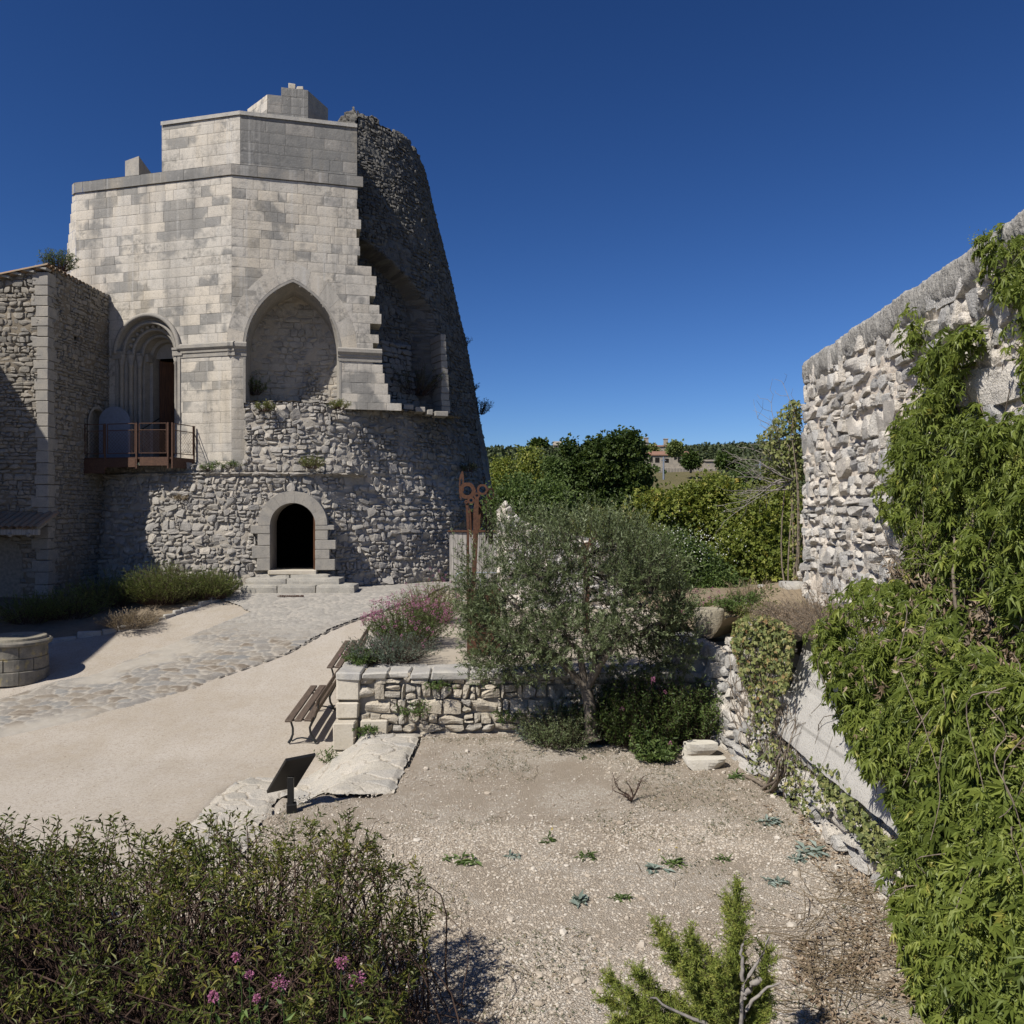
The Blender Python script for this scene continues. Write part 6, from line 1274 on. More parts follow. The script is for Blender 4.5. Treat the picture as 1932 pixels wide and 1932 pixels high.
q = poly_pts(r, [(1665, 1040), (1700, 1030), (1990, 1150), (1990, 1260), (1800, 1225), (1690, 1120)], 330); p0 = xplane(q, 4.05 + .2 * r.random(len(q))); e = p0 + np.stack([-.1 * r.random(len(q)), .45 * r.normal(size=len(q)), .12 + .28 * r.normal(size=len(q))], -1); s.add(bend(p0, e, 7, .08, r), (.0025 + .004 * r.random(len(q)))[:, None] * np.linspace(1.2, .6, 7)[None], 4)
q = poly_pts(r, [(1665, 1050), (1990, 1150), (1990, 1300), (1800, 1262), (1690, 1130)], 1700); p0 = xplane(q, 3.95 + .3 * r.random(len(q))); lf.add(p0, rdir(r, len(q), -.5), rdir(r, len(q), .6), .05 + .05 * r.random(len(q)), .02 + .02 * r.random(len(q)), r.random(len(q)), .4, .2)
s.build('stems', M['vinestem'], ds); lf.build('dead_leaves', M['l_brown'], ds); s = St()
q = poly_pts(r, B, 26); p0 = xplane(q, 3.12 - .08 * r.random(26)); p0[:, 2] = np.maximum(p0[:, 2], -3.2); s.add(bend(p0, p0 + np.stack([-.05 - .1 * r.random(26), .3 * r.normal(size=26), -.35 - .4 * r.random(26)], -1), 9, .12, r), np.linspace(.005, .003, 9)[None], 4)
s.build('bare_runners', M['vinestem'], ch_); lf = Lf(458); q = poly_pts(r, B, 420); p = xplane(q, 3.16 + .1 * r.random(420)); p[:, 2] = np.maximum(p[:, 2], -3.5); lf.palm(p, unit(r.normal(size=(420, 3)) * .6 + (0, 0, -.8)), rdir(r, 420), .05 + .05 * r.random(420), .018, r.random(420), (-40, 0, 40), (.7, 1, .7), .4, .3); lf.build('dead_leaves', M['l_brown'], ch_)
iv = thing('ivy', 'sun bleached ivy with bare grey stems covering the corner of the retaining wall', 'ivy', (3.35, 11, -1.6)); r = np.random.default_rng(453); lf = Lf(453); s = St()
def rw_hit(q, off):
    k = (q[:, 0] - 966) / F; Yy = np.full(len(q), 11.)
    for _ in range(12): Yy = .5 * Yy + .5 * (rwx(Yy) - off) / k
    return np.stack([k * Yy, Yy, -(q[:, 1] - 966) / F * Yy], -1)
C = [(1384, 1172), (1410, 1160), (1450, 1160), (1500, 1185), (1497, 1235), (1485, 1300), (1462, 1345), (1455, 1385), (1425, 1350), (1405, 1300), (1392, 1250), (1380, 1215)]
def ivy_leaves(p, L, lo=0, hi=1):
    N = len(p); d = unit(r.normal(size=(N, 3)) * .5 + np.array((-.2, -.1, -.8))); lf.palm(p, d, unit(np.array((-.9, -.3, .35)) + r.normal(size=(N, 3)) * .4), L * (.6 + .6 * r.random(N)), L * .6, lo + (hi - lo) * r.random(N), (-50, 0, 50), (.75, 1, .75), .1, .1)
q = poly_pts(r, C, 2600); q = q[(r.random(len(q)) < np.interp(q[:, 1], [1200, 1385], [1.05, .30])) & (fbm(q[:, 0] / 16, q[:, 1] / 22, 2, 2) > .34)]; ivy_leaves(rw_hit(q, off(len(q), .03, .30)), .058)
D = [(1412, 1330), (1462, 1390), (1500, 1420), (1560, 1490), (1570, 1545), (1500, 1540), (1440, 1515), (1405, 1450)]
q = poly_pts(r, D, 800); ivy_leaves(rw_hit(q, off(len(q), .03, .25)), .05, 0, .9)
E = [(1530, 1425), (1580, 1450), (1640, 1540), (1700, 1605), (1690, 1650), (1660, 1640), (1600, 1560), (1545, 1480)]
q = poly_pts(r, E, 700); ivy_leaves(xplane(q, 3.52 - .1 * r.random(len(q))), .055, 0, .8)
N = 260; q = poly_pts(r, [(1400, 1250), (1470, 1300), (1470, 1390), (1540, 1470), (1560, 1530), (1440, 1510), (1400, 1400)], N); q1 = q + np.stack([r.normal(size=N) * 22, -40 - 90 * r.random(N)], -1); s.add(bend(rw_hit(q, .06), rw_hit(q1, .08), 7, .10, r), (.003 + .005 * r.random(N))[:, None] * np.linspace(1.2, .6, 7)[None], 4)
a = np.array([[1415, 1528], [1440, 1495], [1470, 1465], [1480, 1420]]); pp = rw_hit(a, .28); pp[0, 2] = -3.58; tt = np.linspace(0, 1, 12)
for k in range(4):
    path = np.stack([np.interp(tt, np.linspace(0, 1, 4), pp[:, c]) for c in range(3)], -1) + .02 * r.normal(size=(12, 3)) + .03 * r.normal(size=3); s.add(path[None], np.linspace(.03, .012, 12)[None], 6)
lf.build('foliage', M['l_ivy'], iv); s.build('stems', M['vinestem'], iv)
# shrub with dead branches at the far end of the high wall
we = thing('wall_end_shrub', 'yellow green climber with bare dead branches sticking out from the high wall end', 'shrub', (4.8, 14.1, -1.7)); r = np.random.default_rng(454); lf = Lf(454); s = St()
q = poly_pts(r, [(1496, 752), (1512, 760), (1512, 905), (1490, 930), (1478, 900), (1440, 850), (1425, 825), (1455, 800), (1468, 775)], 1050); k = (q[:, 0] - 966) / F; Yy = 14.2 + .9 * r.random(len(q)); ivy_leaves(np.stack([k * Yy, Yy, -(q[:, 1] - 966) / F * Yy], -1), .075, .1, .85)
q = poly_pts(r, [(1496, 760), (1514, 760), (1514, 1140), (1496, 1140), (1490, 1010)], 480); k = (q[:, 0] - 966) / F; Yy = 14.2 + .4 * r.random(len(q)); ivy_leaves(np.stack([k * Yy, Yy, -(q[:, 1] - 966) / F * Yy], -1), .05, .3, 1)
for (u, v) in ((1375, 950), (1390, 900), (1400, 868), (1410, 845), (1430, 790), (1455, 760), (1478, 725), (1395, 925), (1420, 880), (1365, 985), (1440, 830), (1460, 800), (1405, 955), (1430, 925), (1385, 870)):
    a = P(1497 + 10 * r.random(), 900 + 25 * r.random(), 14.3); e = P(u, v, 14.2 + .5 * r.random()); pa = bend(a, e, 9, .06, r, .06); s.add(pa, np.linspace(.013, .0035, 9)[None], 4); kk = r.integers(3, 9, 9); tq = pa[0, kk]; s.add(bend(tq, tq + unit(rdir(r, 9) + unit(e - a) * 1.2) * (.15 + .3 * r.random((9, 1))), 4, .1, r), np.array([[.0045, .0035, .003, .002]]), 3)
s.build('dead_branches', M['greytwig'], we); lf.build('foliage', M['l_ivy'], we)
St().add(bend(np.array((4.95, 14.35, -1.8)) + r.normal(size=(7, 3)) * (.06, .08, 0), P(1503, 790, 14.35) + r.normal(size=(7, 3)) * (.12, .1, .3), 11, .035, r), np.linspace(.018, .006, 11)[None], 5).build('stems', M['vinestem'], we)

# ---- undergrowth by the olive, dry grass, small plants
YB = lambda u, v, Y: np.array(((u - 966) / F * Y, Y, float(yard_z((u - 966) / F * Y, Y)) - .02))
stem_plant('wild_shrub', 'leafy green weeds with a few pink heads in the shade right of the olive trunk', 'plant', YB(1215, 1400, 12.4), .60, 1.25, 300, 'l_maple_d', .06, .024, 22, 501, .35, flower='pink', nfl=7, flr=.03, low=.15)
stem_plant('wild_shrub', 'dark leafy weeds in the olive shade between its trunk and the terrace wall', 'plant', YB(1150, 1385, 12.7), .58, 1.15, 260, 'l_maple_d', .055, .02, 20, 502, .3, low=.15)
stem_plant('wild_shrub', 'tall weeds against the retaining wall corner beside the white stones', 'plant', YB(1300, 1395, 12.6), .45, 1.2, 210, 'l_mid', .06, .024, 20, 503, .3, low=.2)
stem_plant('wild_shrub', 'dull grey green spreading plant at the left of the olive trunk', 'plant', YB(1055, 1392, 12.5), .55, .72, 300, 'l_olive', .045, .014, 20, 504, .4, low=.1)
stem_plant('wild_shrub', 'low leafy plant with pink heads at the edge of the olive shade', 'plant', YB(1232, 1418, 11.8), .26, .42, 90, 'l_mid', .07, .034, 16, 505, .4, flower='pink', nfl=4, flr=.03, low=.1)
for k, (u, v, Y, h, lab) in enumerate(((998, 1388, 12.7, .14, 'tiny blue green plant on the gravel left of the olive'), (958, 1362, 12.9, .22, 'small green weed at the foot of the terrace wall'), (778, 1352, 12.85, .30, 'green weed growing out of the middle of the terrace wall face'), (628, 1440, 12.75, .28, 'green weed beside the foot of the corner pier'), (830, 1300, 12.9, .14, 'little weed rooted under the terrace coping'), (690, 1382, 12.8, .10, 'small green tuft under the cut block of the corner pier'))):
    b = P(u, v, Y); stem_plant('wall_weed', lab, 'weed', b, .12 + h * .3, h, 26, 'l_weed' if k else 'l_blue', .06, .018, 10, 520 + k, .5, low=.1)
for k, (u, v, n_, lab) in enumerate(((1430, 1150, 200, 'dry straw coloured grass above the ivy covered corner'), (1405, 1130, 120, 'dry reddish grass tuft beside the stone trough'))):
    b = P(u, v, 14.4); b[2] = -1.75; stem_plant('dry_grass_tuft', lab, 'grass tuft', b, .36, .60, n_ * 2 // 3, 'l_dry', .10, .006, 8, 530 + k, .6, stem='vinestem', leaf_up=2, low=.2)
for k_, (u_, v_, Y_, h_, mt_, lb_) in enumerate(((1455, 1132, 14.0, .5, 'l_mid', 'green leafy plant among the pale rocks at the high wall foot'), (1395, 1150, 13.9, .4, 'l_weed', 'green plant with seed stalks right beside the stone trough'), (1440, 1168, 13.2, .32, 'l_smoke', 'low yellowish plant at the top of the ivy'))):
    b = P(u_, v_, Y_); b[2] = -1.72; stem_plant('ledge_plant', lb_, 'plant', b, .34, h_, 130, mt_, .06, .02, 14, 580 + k_, .4, low=.1)
m = MB(); r_ = np.random.default_rng(17)
for k in range(7): a = P(1385 + 20 * k + 12 * r_.random(), 1128 + 26 * r_.random(), 14.0 + .5 * r_.random()); s_ = .22 + .22 * r_.random(); rock(m, (a[0], a[1], -1.68 + .05 * r_.random()), (s_ * 1.3, s_, s_ * .75), 70 + k, r_.random(), r_.random() * 3, nz_=.6)
tag(m.build('pale_rocks', M['white_block']), 'row of pale rocks on the bank behind the stone trough', 'rocks', kind='stuff')
b = P(1515, 1180, 11.2); b[2] = -1.5; stem_plant('dry_stonecrop', 'orange brown dried plant on the ledge above the concrete beam', 'plant', b, .55, .32, 420, 'l_brown', .02, .012, 12, 540, .4, stem='vinestem', low=.4)
for k_, (y_, x_) in enumerate(((10.3, 3.72), (10.9, 3.62), (9.8, 3.8))): stem_plant('dry_stonecrop', ('orange brown dried plant hanging at the end of the concrete beam', 'dried brown plant between ivy and concrete beam', 'dried brown plant at the top edge of the concrete beam')[k_], 'plant', (x_, y_, -1.52), .32, .26, 220, 'l_brown', .022, .013, 12, 550 + k_, .5, stem='vinestem', low=.3)
b = P(1600, 1150, 9.6); b[2] = -1.5; stem_plant('dry_stonecrop', 'thin dry brown stalks leaning below the creeper at the high wall foot', 'plant', b, .7, .85, 160, 'l_brown', .03, .01, 6, 541, .5, stem='vinestem', low=.3)
for k, (u, v, w_, h, mt, lab) in enumerate(((1470, 1115, .9, .8, 'l_mid', 'green shrub at the terrace end left of the fallen stones'), (1340, 1118, 1.0, .75, 'l_mid', 'green shrub behind the stone trough'), (1390, 1108, .9, .7, 'l_smoke', 'pinkish green flowering shrub behind the trough'))):
    b = P(u, v, 18.5); b[2] = -2.6; stem_plant('terrace_shrub', lab, 'shrub', b, w_, h, 300, mt, .07, .03, 18, 545 + k, .35, flower='pink', nfl=30, flr=.04, low=.1)
# rosettes on the gravel
weeds = [(1036, 1588, .11, 'l_weed'), (1106, 1618, .12, 'l_weed'), (1093, 1703, .13, 'l_blue'), (1238, 1641, .15, 'l_blue'), (1271, 1631, .13, 'l_weed'), (1363, 1623, .10, 'l_weed'), (1388, 1466, .15, 'l_weed'), (1503, 1623, .12, 'l_blue'), (1536, 1608, .20, 'l_blue'), (1463, 1666, .12, 'l_blue'), (1173, 1696, .10, 'l_weed'), (1458, 1553, .13, 'l_blue'), (880, 1628, .17, 'l_weed'), (842, 1622, .12, 'l_weed'), (965, 1618, .10, 'l_blue'), (1101, 1431, .09, 'l_weed')]
where = ['upper left of the gravel', 'left middle of the gravel', 'below the middle of the gravel', 'beside a yellow flowered weed', 'with the yellow flowers in mid gravel', 'right of the gravel middle', 'near the ivy roots', 'left of the broad blue leaves', 'with the broadest blue leaves by the retaining wall', 'below the blue leaved ones', 'above the needle shrub', 'beside the woody ivy root', 'nearest the foreground shrub', 'left neighbour of the one nearest the foreground shrub', 'alone on bare gravel centre left', 'just before the olive shade']
for k, ((u, v, h, mt), wl) in enumerate(zip(weeds, where)):
    b = GH(u, v); r = np.random.default_rng(560 + k); n = int(14 + 26 * r.random()); a = r.random(n) * 6.283; d = np.stack([np.cos(a), np.sin(a), .05 + .8 * r.random(n) ** 2], -1) * (.5 + .5 * r.random((n, 1))); rt = thing('gravel_weed', 'small %s weed %s' % ('blue green' if mt == 'l_blue' else 'green', wl), 'weed', b, 0, 'weeds scattered on the gravel'); rt['label'] = rt['label']
    Lf(k).add(b + (0, 0, .01) + d * .01 + r.normal(size=(n, 3)) * (h * .35, h * .25, .006), d + .35 * r.normal(size=(n, 3)) * (1, 1, .3), (0, 0, 1), h * (.35 + .6 * r.random(n)), h * (.30 if mt == 'l_blue' else .18), r.random(n), .15, .3).build('leaves', M[mt], rt)
    if k in (0, 3, 4):
        St().add(bend(b, b + (.03, 0, h * 1.3), 4, .05, r), .002, 3).build('stem', M['l_weed'], rt); o = rdir(r, 12, 1) * .012; Lf(k).add(b + (.03, 0, h * 1.3) + o * .3, o, (0, 0, 1), .014, .008, .5).build('flower', M['yellow'], rt)
b = GH(1191, 1512); dt = thing('dead_twig_bush', 'small leafless dead twig bush standing alone on the gravel', 'plant', b); r = np.random.default_rng(571); s = St()
for k in range(7):
    e = b + (r.uniform(-.24, .24), r.uniform(-.2, .2), .12 + .26 * r.random()); pa = bend(b, e, 7, .12, r); s.add(pa, np.linspace(.010, .003, 7)[None], 4); q = pa[0, r.integers(2, 7, 6)]; s.add(bend(q, q + rdir(r, 6, .3) * .10, 4, .12, r), np.array([[.004, .003, .0025, .002]]), 3)
s.build('twigs', M['twig'], dt)
# tufts on the masonry
def tuft(u, v, Y, rad, h, n, mt, lab, seed, dz=0): b = P(u, v, Y); stem_plant('wall_plant', lab, 'plant', b, rad, h, n, mt, .09, .02, 12, seed, .6, low=.2, group='plants rooted in the old masonry', sr=.008)
tuft(903, 782, 33.2, .45, .75, 70, 'l_oak', 'bushy dark tuft standing out from the tower edge against the sky', 601)
tuft(874, 652, 33.4, .25, .5, 36, 'l_oak', 'small dark tuft high on the tower edge against the sky', 602)
tuft(888, 740, 33.3, .3, .6, 40, 'l_oak', 'thin tuft on the tower edge above the bushy dark one', 603)
tuft(497, 775, 25.45, .25, .35, 40, 'l_smoke', 'small plant hanging under the left end of the niche sill', 604)
tuft(640, 772, 25.8, .25, .35, 40, 'l_smoke', 'small reddish plant at the right end of the niche sill', 605)
tuft(588, 884, 25.35, .25, .55, 50, 'l_smoke', 'plant growing from the rubble above the lower door arch', 606)
tuft(402, 888, 25.35, .28, .3, 40, 'l_weed', 'green plant on the wall ledge next to the walkway mesh', 607)
tuft(436, 884, 25.35, .22, .3, 30, 'l_weed', 'green plant on the wall ledge under the pilaster', 608)
tuft(343, 945, 25.2, .18, .25, 24, 'l_dry', 'dry plant on the sunlit wall left of the lower door', 609)
tuft(782, 745, 29.3, .8, 1.3, 120, 'l_oak', 'dark bush growing in the hollow of the tower', 610)
tuft(480, 745, 26.5, .3, .8, 50, 'l_mid', 'dark plant in the left corner of the pointed niche', 611)
tuft(885, 890, 29.5, .25, .4, 36, 'l_oak', 'dark plant on the shaded tower flank above the scissors sculpture', 612)
tuft(112, 512, 24.6, .38, .75, 110, 'l_mid', 'leafy bush growing on the house roof beside the tower', 613)
# dead leaves and litter at the foot of the retaining wall; pebbles
r = np.random.default_rng(621); q = poly_pts(r, [(1440, 1520), (1560, 1530), (1640, 1640), (1700, 1760), (1760, 1960), (1560, 1960), (1500, 1850), (1480, 1780), (1560, 1760), (1600, 1690), (1500, 1600)], 2600); q = q[fbm(q[:, 0] / 40, q[:, 1] / 40, 3) > .43]; Yy = 3.6 * F / (q[:, 1] - 966); p = np.stack([(q[:, 0] - 966) / F * Yy, Yy, 0 * Yy], -1); p[:, 2] = yard_z(p[:, 0], p[:, 1]) + .012 + .03 * r.random(len(p)) ** 2
lf = Lf(621); lf.add(p, rdir(r, len(p)) * (1, 1, .3), rdir(r, len(p), 2), .03 + .05 * r.random(len(p)), .012 + .016 * r.random(len(p)), r.random(len(p)), .3, -.1)
tag(lf.build('leaf_litter', M['l_brown']), 'brown dead leaves lying along the foot of the retaining wall', 'leaf litter', kind='stuff')
s = St(); N = 170; q = poly_pts(r, [(1560, 1650), (1650, 1640), (1740, 1900), (1500, 1930), (1480, 1800)], N); Yy = 3.6 * F / (q[:, 1] - 966); p = np.stack([(q[:, 0] - 966) / F * Yy, Yy, np.full(N, -3.58)], -1); e = p + np.stack([-.05 + .35 * r.normal(size=N), .3 * r.normal(size=N), .02 + .10 * r.random(N)], -1); s.add(bend(p, e, 5, .05, r), .0035, 4)
q2 = r.random((110, 2)) * (5.4, 6.5) + (-2.2, 6); p = np.c_[q2, yard_z(q2[:, 0], q2[:, 1]) + .012]; s.add(bend(p, p + np.stack([.09 * r.normal(size=110), .09 * r.normal(size=110), .01 * r.random(110)], -1), 4, .1, r), .003, 3)
tag(s.build('dry_stalks', M['l_dry']), 'straw coloured dry stalks scattered over the gravel', 'dry stalks', kind='stuff')
gq = np.random.default_rng(640); n = 26000; x = gq.uniform(-2.8, 3.5, n); y = gq.uniform(5.4, 12.8, n); k = (yard_side(x, y) > .3) & (x < rwx(y) - .1) & (fbm(x * 1.1 + 5, y * 1.1, 6) + .25 * (vn(x * 6, y * 6, 2) - .5) > .60); x, y = x[k], y[k]; n = len(x)
lf = Lf(640); lf.add(np.stack([x, y, yard_z(x, y) + .01], -1), rdir(gq, n, .5) * (1, 1, .6), rdir(gq, n, 1.5), .02 + .03 * gq.random(n), .007 + .008 * gq.random(n), gq.random(n), .2, .1)
M['l_cover'] = leaf_mat('sparse_ground_plants', [(0, (.07, .085, .05)), (.5, (.14, .15, .09)), (.75, (.24, .19, .12)), (1, (.33, .26, .18))], .15)
tag(lf.build('ground_plants', M['l_cover']), 'sparse grey green and dry ground plants in patches on the gravel', 'ground cover', kind='stuff')
def pebbles(N, seed, xr, yr, smin, smax, power, court=False):
    r = np.random.default_rng(seed); x = xr[0] + (xr[1] - xr[0]) * r.random(N); y = yr[0] + (yr[1] - yr[0]) * r.random(N) ** 1.3
    k = (yard_side(x, y) > .25) & (x < rwx(y) - .05)
    if court: k = (yard_side(x, y) < -.3) & ~inpoly(x, y, PATHP) & (x < -2.8)
    k &= ~inpoly(x, y, STEP1) & ~inpoly(x, y, STEP2); k &= 1.6 * (fbm(x * .8, y * .8, 5) - .5) + .7 * r.random(N) > .30; x, y = x[k], y[k]; N = len(x)
    g = (1 + 5 ** .5) / 2; I = np.array([(-1, g, 0), (1, g, 0), (-1, -g, 0), (1, -g, 0), (0, -1, g), (0, 1, g), (0, -1, -g), (0, 1, -g), (g, 0, -1), (g, 0, 1), (-g, 0, -1), (-g, 0, 1)]) / 1.9
    Fi = np.array([(0, 11, 5), (0, 5, 1), (0, 1, 7), (0, 7, 10), (0, 10, 11), (1, 5, 9), (5, 11, 4), (11, 10, 2), (10, 7, 6), (7, 1, 8), (3, 9, 4), (3, 4, 2), (3, 2, 6), (3, 6, 8), (3, 8, 9), (4, 9, 5), (2, 4, 11), (6, 2, 10), (8, 6, 7), (9, 8, 1)])
    s = (smin + (smax - smin) * r.random(N) ** power) / 2; A = r.random(N) * 6.28; sc = np.stack([s * (.8 + .6 * r.random(N)), s * (.7 + .4 * r.random(N)), s * (.45 + .35 * r.random(N))], -1)
    V = I[None] * sc[:, None] * (1 + .25 * (r.random((N, 12, 1)) - .5)); c, d = np.cos(A)[:, None], np.sin(A)[:, None]; V = np.stack([V[..., 0] * c - V[..., 1] * d, V[..., 0] * d + V[..., 1] * c, V[..., 2]], -1)
    V += np.stack([x, y, (ground_z(x, y) if court else yard_z(x, y)) + s * (.1 if court else .22)], -1)[:, None]; return V.reshape(-1, 3), (Fi[None] + (np.arange(N) * 12)[:, None, None]).reshape(-1, 3), np.repeat(r.random(N), 20)
t = NT('pebble_stone'); c = t.ramp(t.attr('var'), [(0, (.36, .30, .235)), (.35, (.47, .405, .325)), (.7, (.54, .48, .40)), (1, (.64, .59, .515))]); M['pebble'] = t.fin(c, .9, spec=.15)
V1, F1, A1_ = pebbles(66000, 631, (-3.2, 3.6), (5.2, 9.5), .009, .034, 3.2); V2, F2, A2_ = pebbles(22000, 632, (-3, 3.4), (8.5, 13), .012, .036, 3.2); V4, F4, A4_ = pebbles(9000, 634, (-12, -2.4), (9, 19), .008, .026, 2.5, True); V3, F3, A3_ = pebbles(260, 633, (-2.5, 3.5), (5.4, 12.5), .05, .10, 2)
tag(make_obj('gravel', np.concatenate([V1, V2, V3, V4]), [np.concatenate([F1, F2 + len(V1), F3 + len(V1) + len(V2), F4 + len(V1) + len(V2) + len(V3)])], M['pebble'], fattr={'var': np.concatenate([A1_, A2_, A3_, A4_])}), 'pale angular gravel spread over the yard and courtyard', 'gravel', kind='stuff')
# ================================================================== TREES BEYOND AND THE HILL
def G(x, y): return float(ground_z(x, y))
def bg_tree(name, lab, cat, bl, mat, seed, nc, nl, L, W, cr, group=None, shape='lance', trunk=.12):
    x, y = bl[0][0], bl[0][1]; return make_tree(name, lab, cat, (x, y, G(x, y) - .1), bl, M[mat], nc, nl, L, W, cr, seed, group, shape, trunk)
TG = 'trees growing below the terrace'
bg_tree('maple_tree', 'tall dark green maple rising highest into the sky behind the olive', 'tree', [blob(u, v, ru, rv, 60 + .8 * math.sin(u)) for u, v, ru, rv in [(1150, 900, 66, 52), (1168, 855, 42, 34), (1110, 890, 40, 46), (1198, 905, 32, 48), (1135, 955, 78, 40), (1192, 968, 54, 50), (1192, 832, 13, 20), (1122, 842, 14, 18), (1072, 846, 8, 20), (1155, 830, 12, 16), (1178, 824, 9, 16), (1142, 850, 16, 18), (1200, 855, 12, 20)]], 'l_maple_d', 701, 520, 60, .21, .18, .34, TG, 'palm', .25)
bg_tree('maple_tree', 'light green maple with yellowing leaves at the right below the far farmhouse', 'tree', [blob(1330, 985, 62, 55, 34), blob(1352, 935, 34, 22, 34), blob(1290, 957, 42, 32, 34.5), blob(1385, 1000, 45, 50, 34), blob(1232, 965, 24, 40, 33), blob(1318, 930, 20, 16, 34), blob(1375, 940, 22, 22, 34)], 'l_maple_l', 702, 190, 80, .14, .12, .36, TG, 'palm', .14)
bg_tree('maple_tree', 'green maple standing nearest the high wall end', 'tree', [blob(1440, 1020, 62, 66, 30), blob(1468, 955, 30, 30, 30), blob(1400, 1050, 50, 50, 29.5), blob(1500, 1015, 36, 70, 31), blob(1530, 1000, 40, 60, 31), blob(1455, 1075, 50, 38, 29), blob(1425, 965, 22, 20, 30)], 'l_maple_l', 703, 230, 85, .13, .11, .36, TG, 'palm', .14)
def grow(u, vt, vb, wd, Y, seed, n=8):
    """an uneven crown: sub-crowns stacked from a broad foot to a loose top"""
    r = np.random.default_rng(seed); out = []
    for k in range(n):
        f = k / (n - 1); v = vb + (vt - vb) * f; hw = wd * .5 * (1 - .75 * f ** 1.6); out.append(blob(u + (r.random() - .5) * hw * 1.5, v + (r.random() - .3) * 12, max(10, hw * (.45 + .3 * r.random())), max(9, (vb - vt) / n * (1.0 + .8 * r.random())), Y + (r.random() - .5) * wd * Y / F * .6))
    return out
for k, (u, vt, vb, wd, Y, mt, lab) in enumerate(((950, 872, 960, 70, 64, 'l_maple_l', 'yellow green tree at the tower edge under the wooded hill'), (1008, 862, 950, 80, 70, 'l_maple_l', 'light green round tree between the tower and the dark maple'), (1048, 880, 960, 60, 58, 'l_mid', 'mid green tree just left of the dark maple'), (975, 905, 990, 80, 56, 'l_mid', 'bushy mid green tree below the yellow green one'),
      (1345, 905, 975, 60, 70, 'l_maple_l', 'yellowing tree below the hill ruin'), (1408, 890, 970, 56, 82, 'l_mid', 'mid green tree left of the dead branches'), (1462, 876, 960, 60, 80, 'l_smoke', 'olive green tree behind the dead branches'))):
    bg_tree('broadleaf_tree', lab, 'tree', grow(u, vt, vb, wd, Y, 720 + k), mt, 720 + k, 130, 70, Y * .0033, Y * .0026, Y * .0065, TG, 'lance', .15)
bg_tree('broadleaf_tree', 'mid green shrubby tree right of the tower, behind the broken white wall', 'tree', [blob(985, 955, 54, 42, 29), blob(948, 962, 30, 42, 28.5), blob(1040, 945, 46, 34, 29.5), blob(1000, 995, 62, 42, 28.5)], 'l_mid', 705, 300, 55, .13, .09, .28, TG)
bg_tree('smoke_bush', 'yellow green smoke bush with hazy seed heads behind the olive top', 'bush', [blob(1050, 995, 52, 32, 29), blob(1110, 978, 48, 24, 30), blob(1165, 995, 54, 30, 29), blob(1220, 1018, 40, 32, 28.5), blob(1000, 1018, 36, 34, 28), blob(1120, 1018, 76, 34, 28)], 'l_smoke', 706, 420, 55, .11, .075, .26, TG)
WF = bg_tree('flowering_shrub', 'dark green shrub with small white flowers right of the olive', 'tree', [blob(1270, 1050, 50, 55, 25), blob(1320, 1070, 45, 45, 25), blob(1250, 1100, 50, 35, 24), blob(1350, 1105, 55, 30, 24.5)], 'l_mid', 707, 330, 55, .09, .065, .2, TG)
r = np.random.default_rng(708); q = np.array([blob(1290, 1030, 60, 25, 24.6)[:3]]) + r.normal(size=(420, 3)) * (.7, .3, .35); Lf(708).add(q, rdir(r, 420), rdir(r, 420, 1), .05, .04, r.random(420)).build('flowers', M['whitefl'], WF)
# trees outside the visible gap, seen from a step aside
bg_tree('broadleaf_tree', 'green tree standing behind the high wall', 'tree', [blob(1650, 1000, 80, 70, 30), blob(1710, 1005, 80, 70, 31)], 'l_mid', 711, 200, 45, .16, .12, .34, TG)

# hillside wood
r = np.random.default_rng(801); N = 5200; Yv = 70 + 330 * r.random(N) ** .75; k0 = np.where(r.random(N) < .8, 1, 3); Xv = Yv * (-.06 + .46 * r.random(N)); far = r.random(N) < .25; Xv = np.where(far, Yv * (-.9 + 1.9 * r.random(N)), Xv)
HB = [(21, 194, 19), (38, 235, 15), (40, 290, 26)]
kp = np.ones(N, bool)
for hx_, hy_, hr_ in HB: kp &= (np.hypot(Xv - hx_, (Yv - hy_) * .8) > hr_ * .75)
kp &= ~((Xv / Yv > .13) & (Xv / Yv < .26) & (Yv > 128) & (Yv < 240))
kp &= ~((fbm(Xv / 22, Yv / 22, 4) > .60) & (Yv < 160)); Xv, Yv = Xv[kp], Yv[kp]; N = len(Xv)
sz = 1.0 + 1.3 * r.random(N) ** 1.5; sz = np.where(Yv < 130, sz * .8, sz); cz = ground_z(Xv, Yv) + sz * .55; per = 34; c = np.stack([Xv, Yv, cz], -1)
d = rdir(r, N * per, .25).reshape(N, per, 3); p = c[:, None] + d * sz[:, None, None] * np.array((1.15, 1.15, .85)) * (.75 + .3 * r.random((N, per, 1))); lf = Lf(801); tone = r.random((N, 1))
L_ = np.repeat(sz * .62, per); lf.add((p - d * .3).reshape(-1, 3), unit(r.normal(size=(N * per, 3)) + d.reshape(-1, 3) * .4), d.reshape(-1, 3) + .4 * r.normal(size=(N * per, 3)), L_, L_ * .8, np.clip(.65 * tone + .35 * r.random((N, per)), 0, 1).ravel(), .15, .2, .5)
tag(lf.build('hillside_wood', M['l_oak']), 'dark oak scrub covering the hill behind the castle', 'wood', kind='stuff')
def hill_tree(u, v, ru, rv, Y, mat, lab, seed):
    b = blob(u, v, ru, rv, Y); make_tree('hill_tree', lab, 'tree', (b[0], b[1], b[2] - b[5] - 1.0), [b, (b[0] - b[3] * .4, b[1], b[2] - b[5] * .35, b[3] * .7, b[4] * .7, b[5] * .6), (b[0] + b[3] * .45, b[1], b[2] - b[5] * .3, b[3] * .6, b[4] * .6, b[5] * .6)], M[mat], 90, 34, Y * .0034, Y * .0028, Y * .0026, seed, 'single trees on the hill', 'lance', Y * .0015)
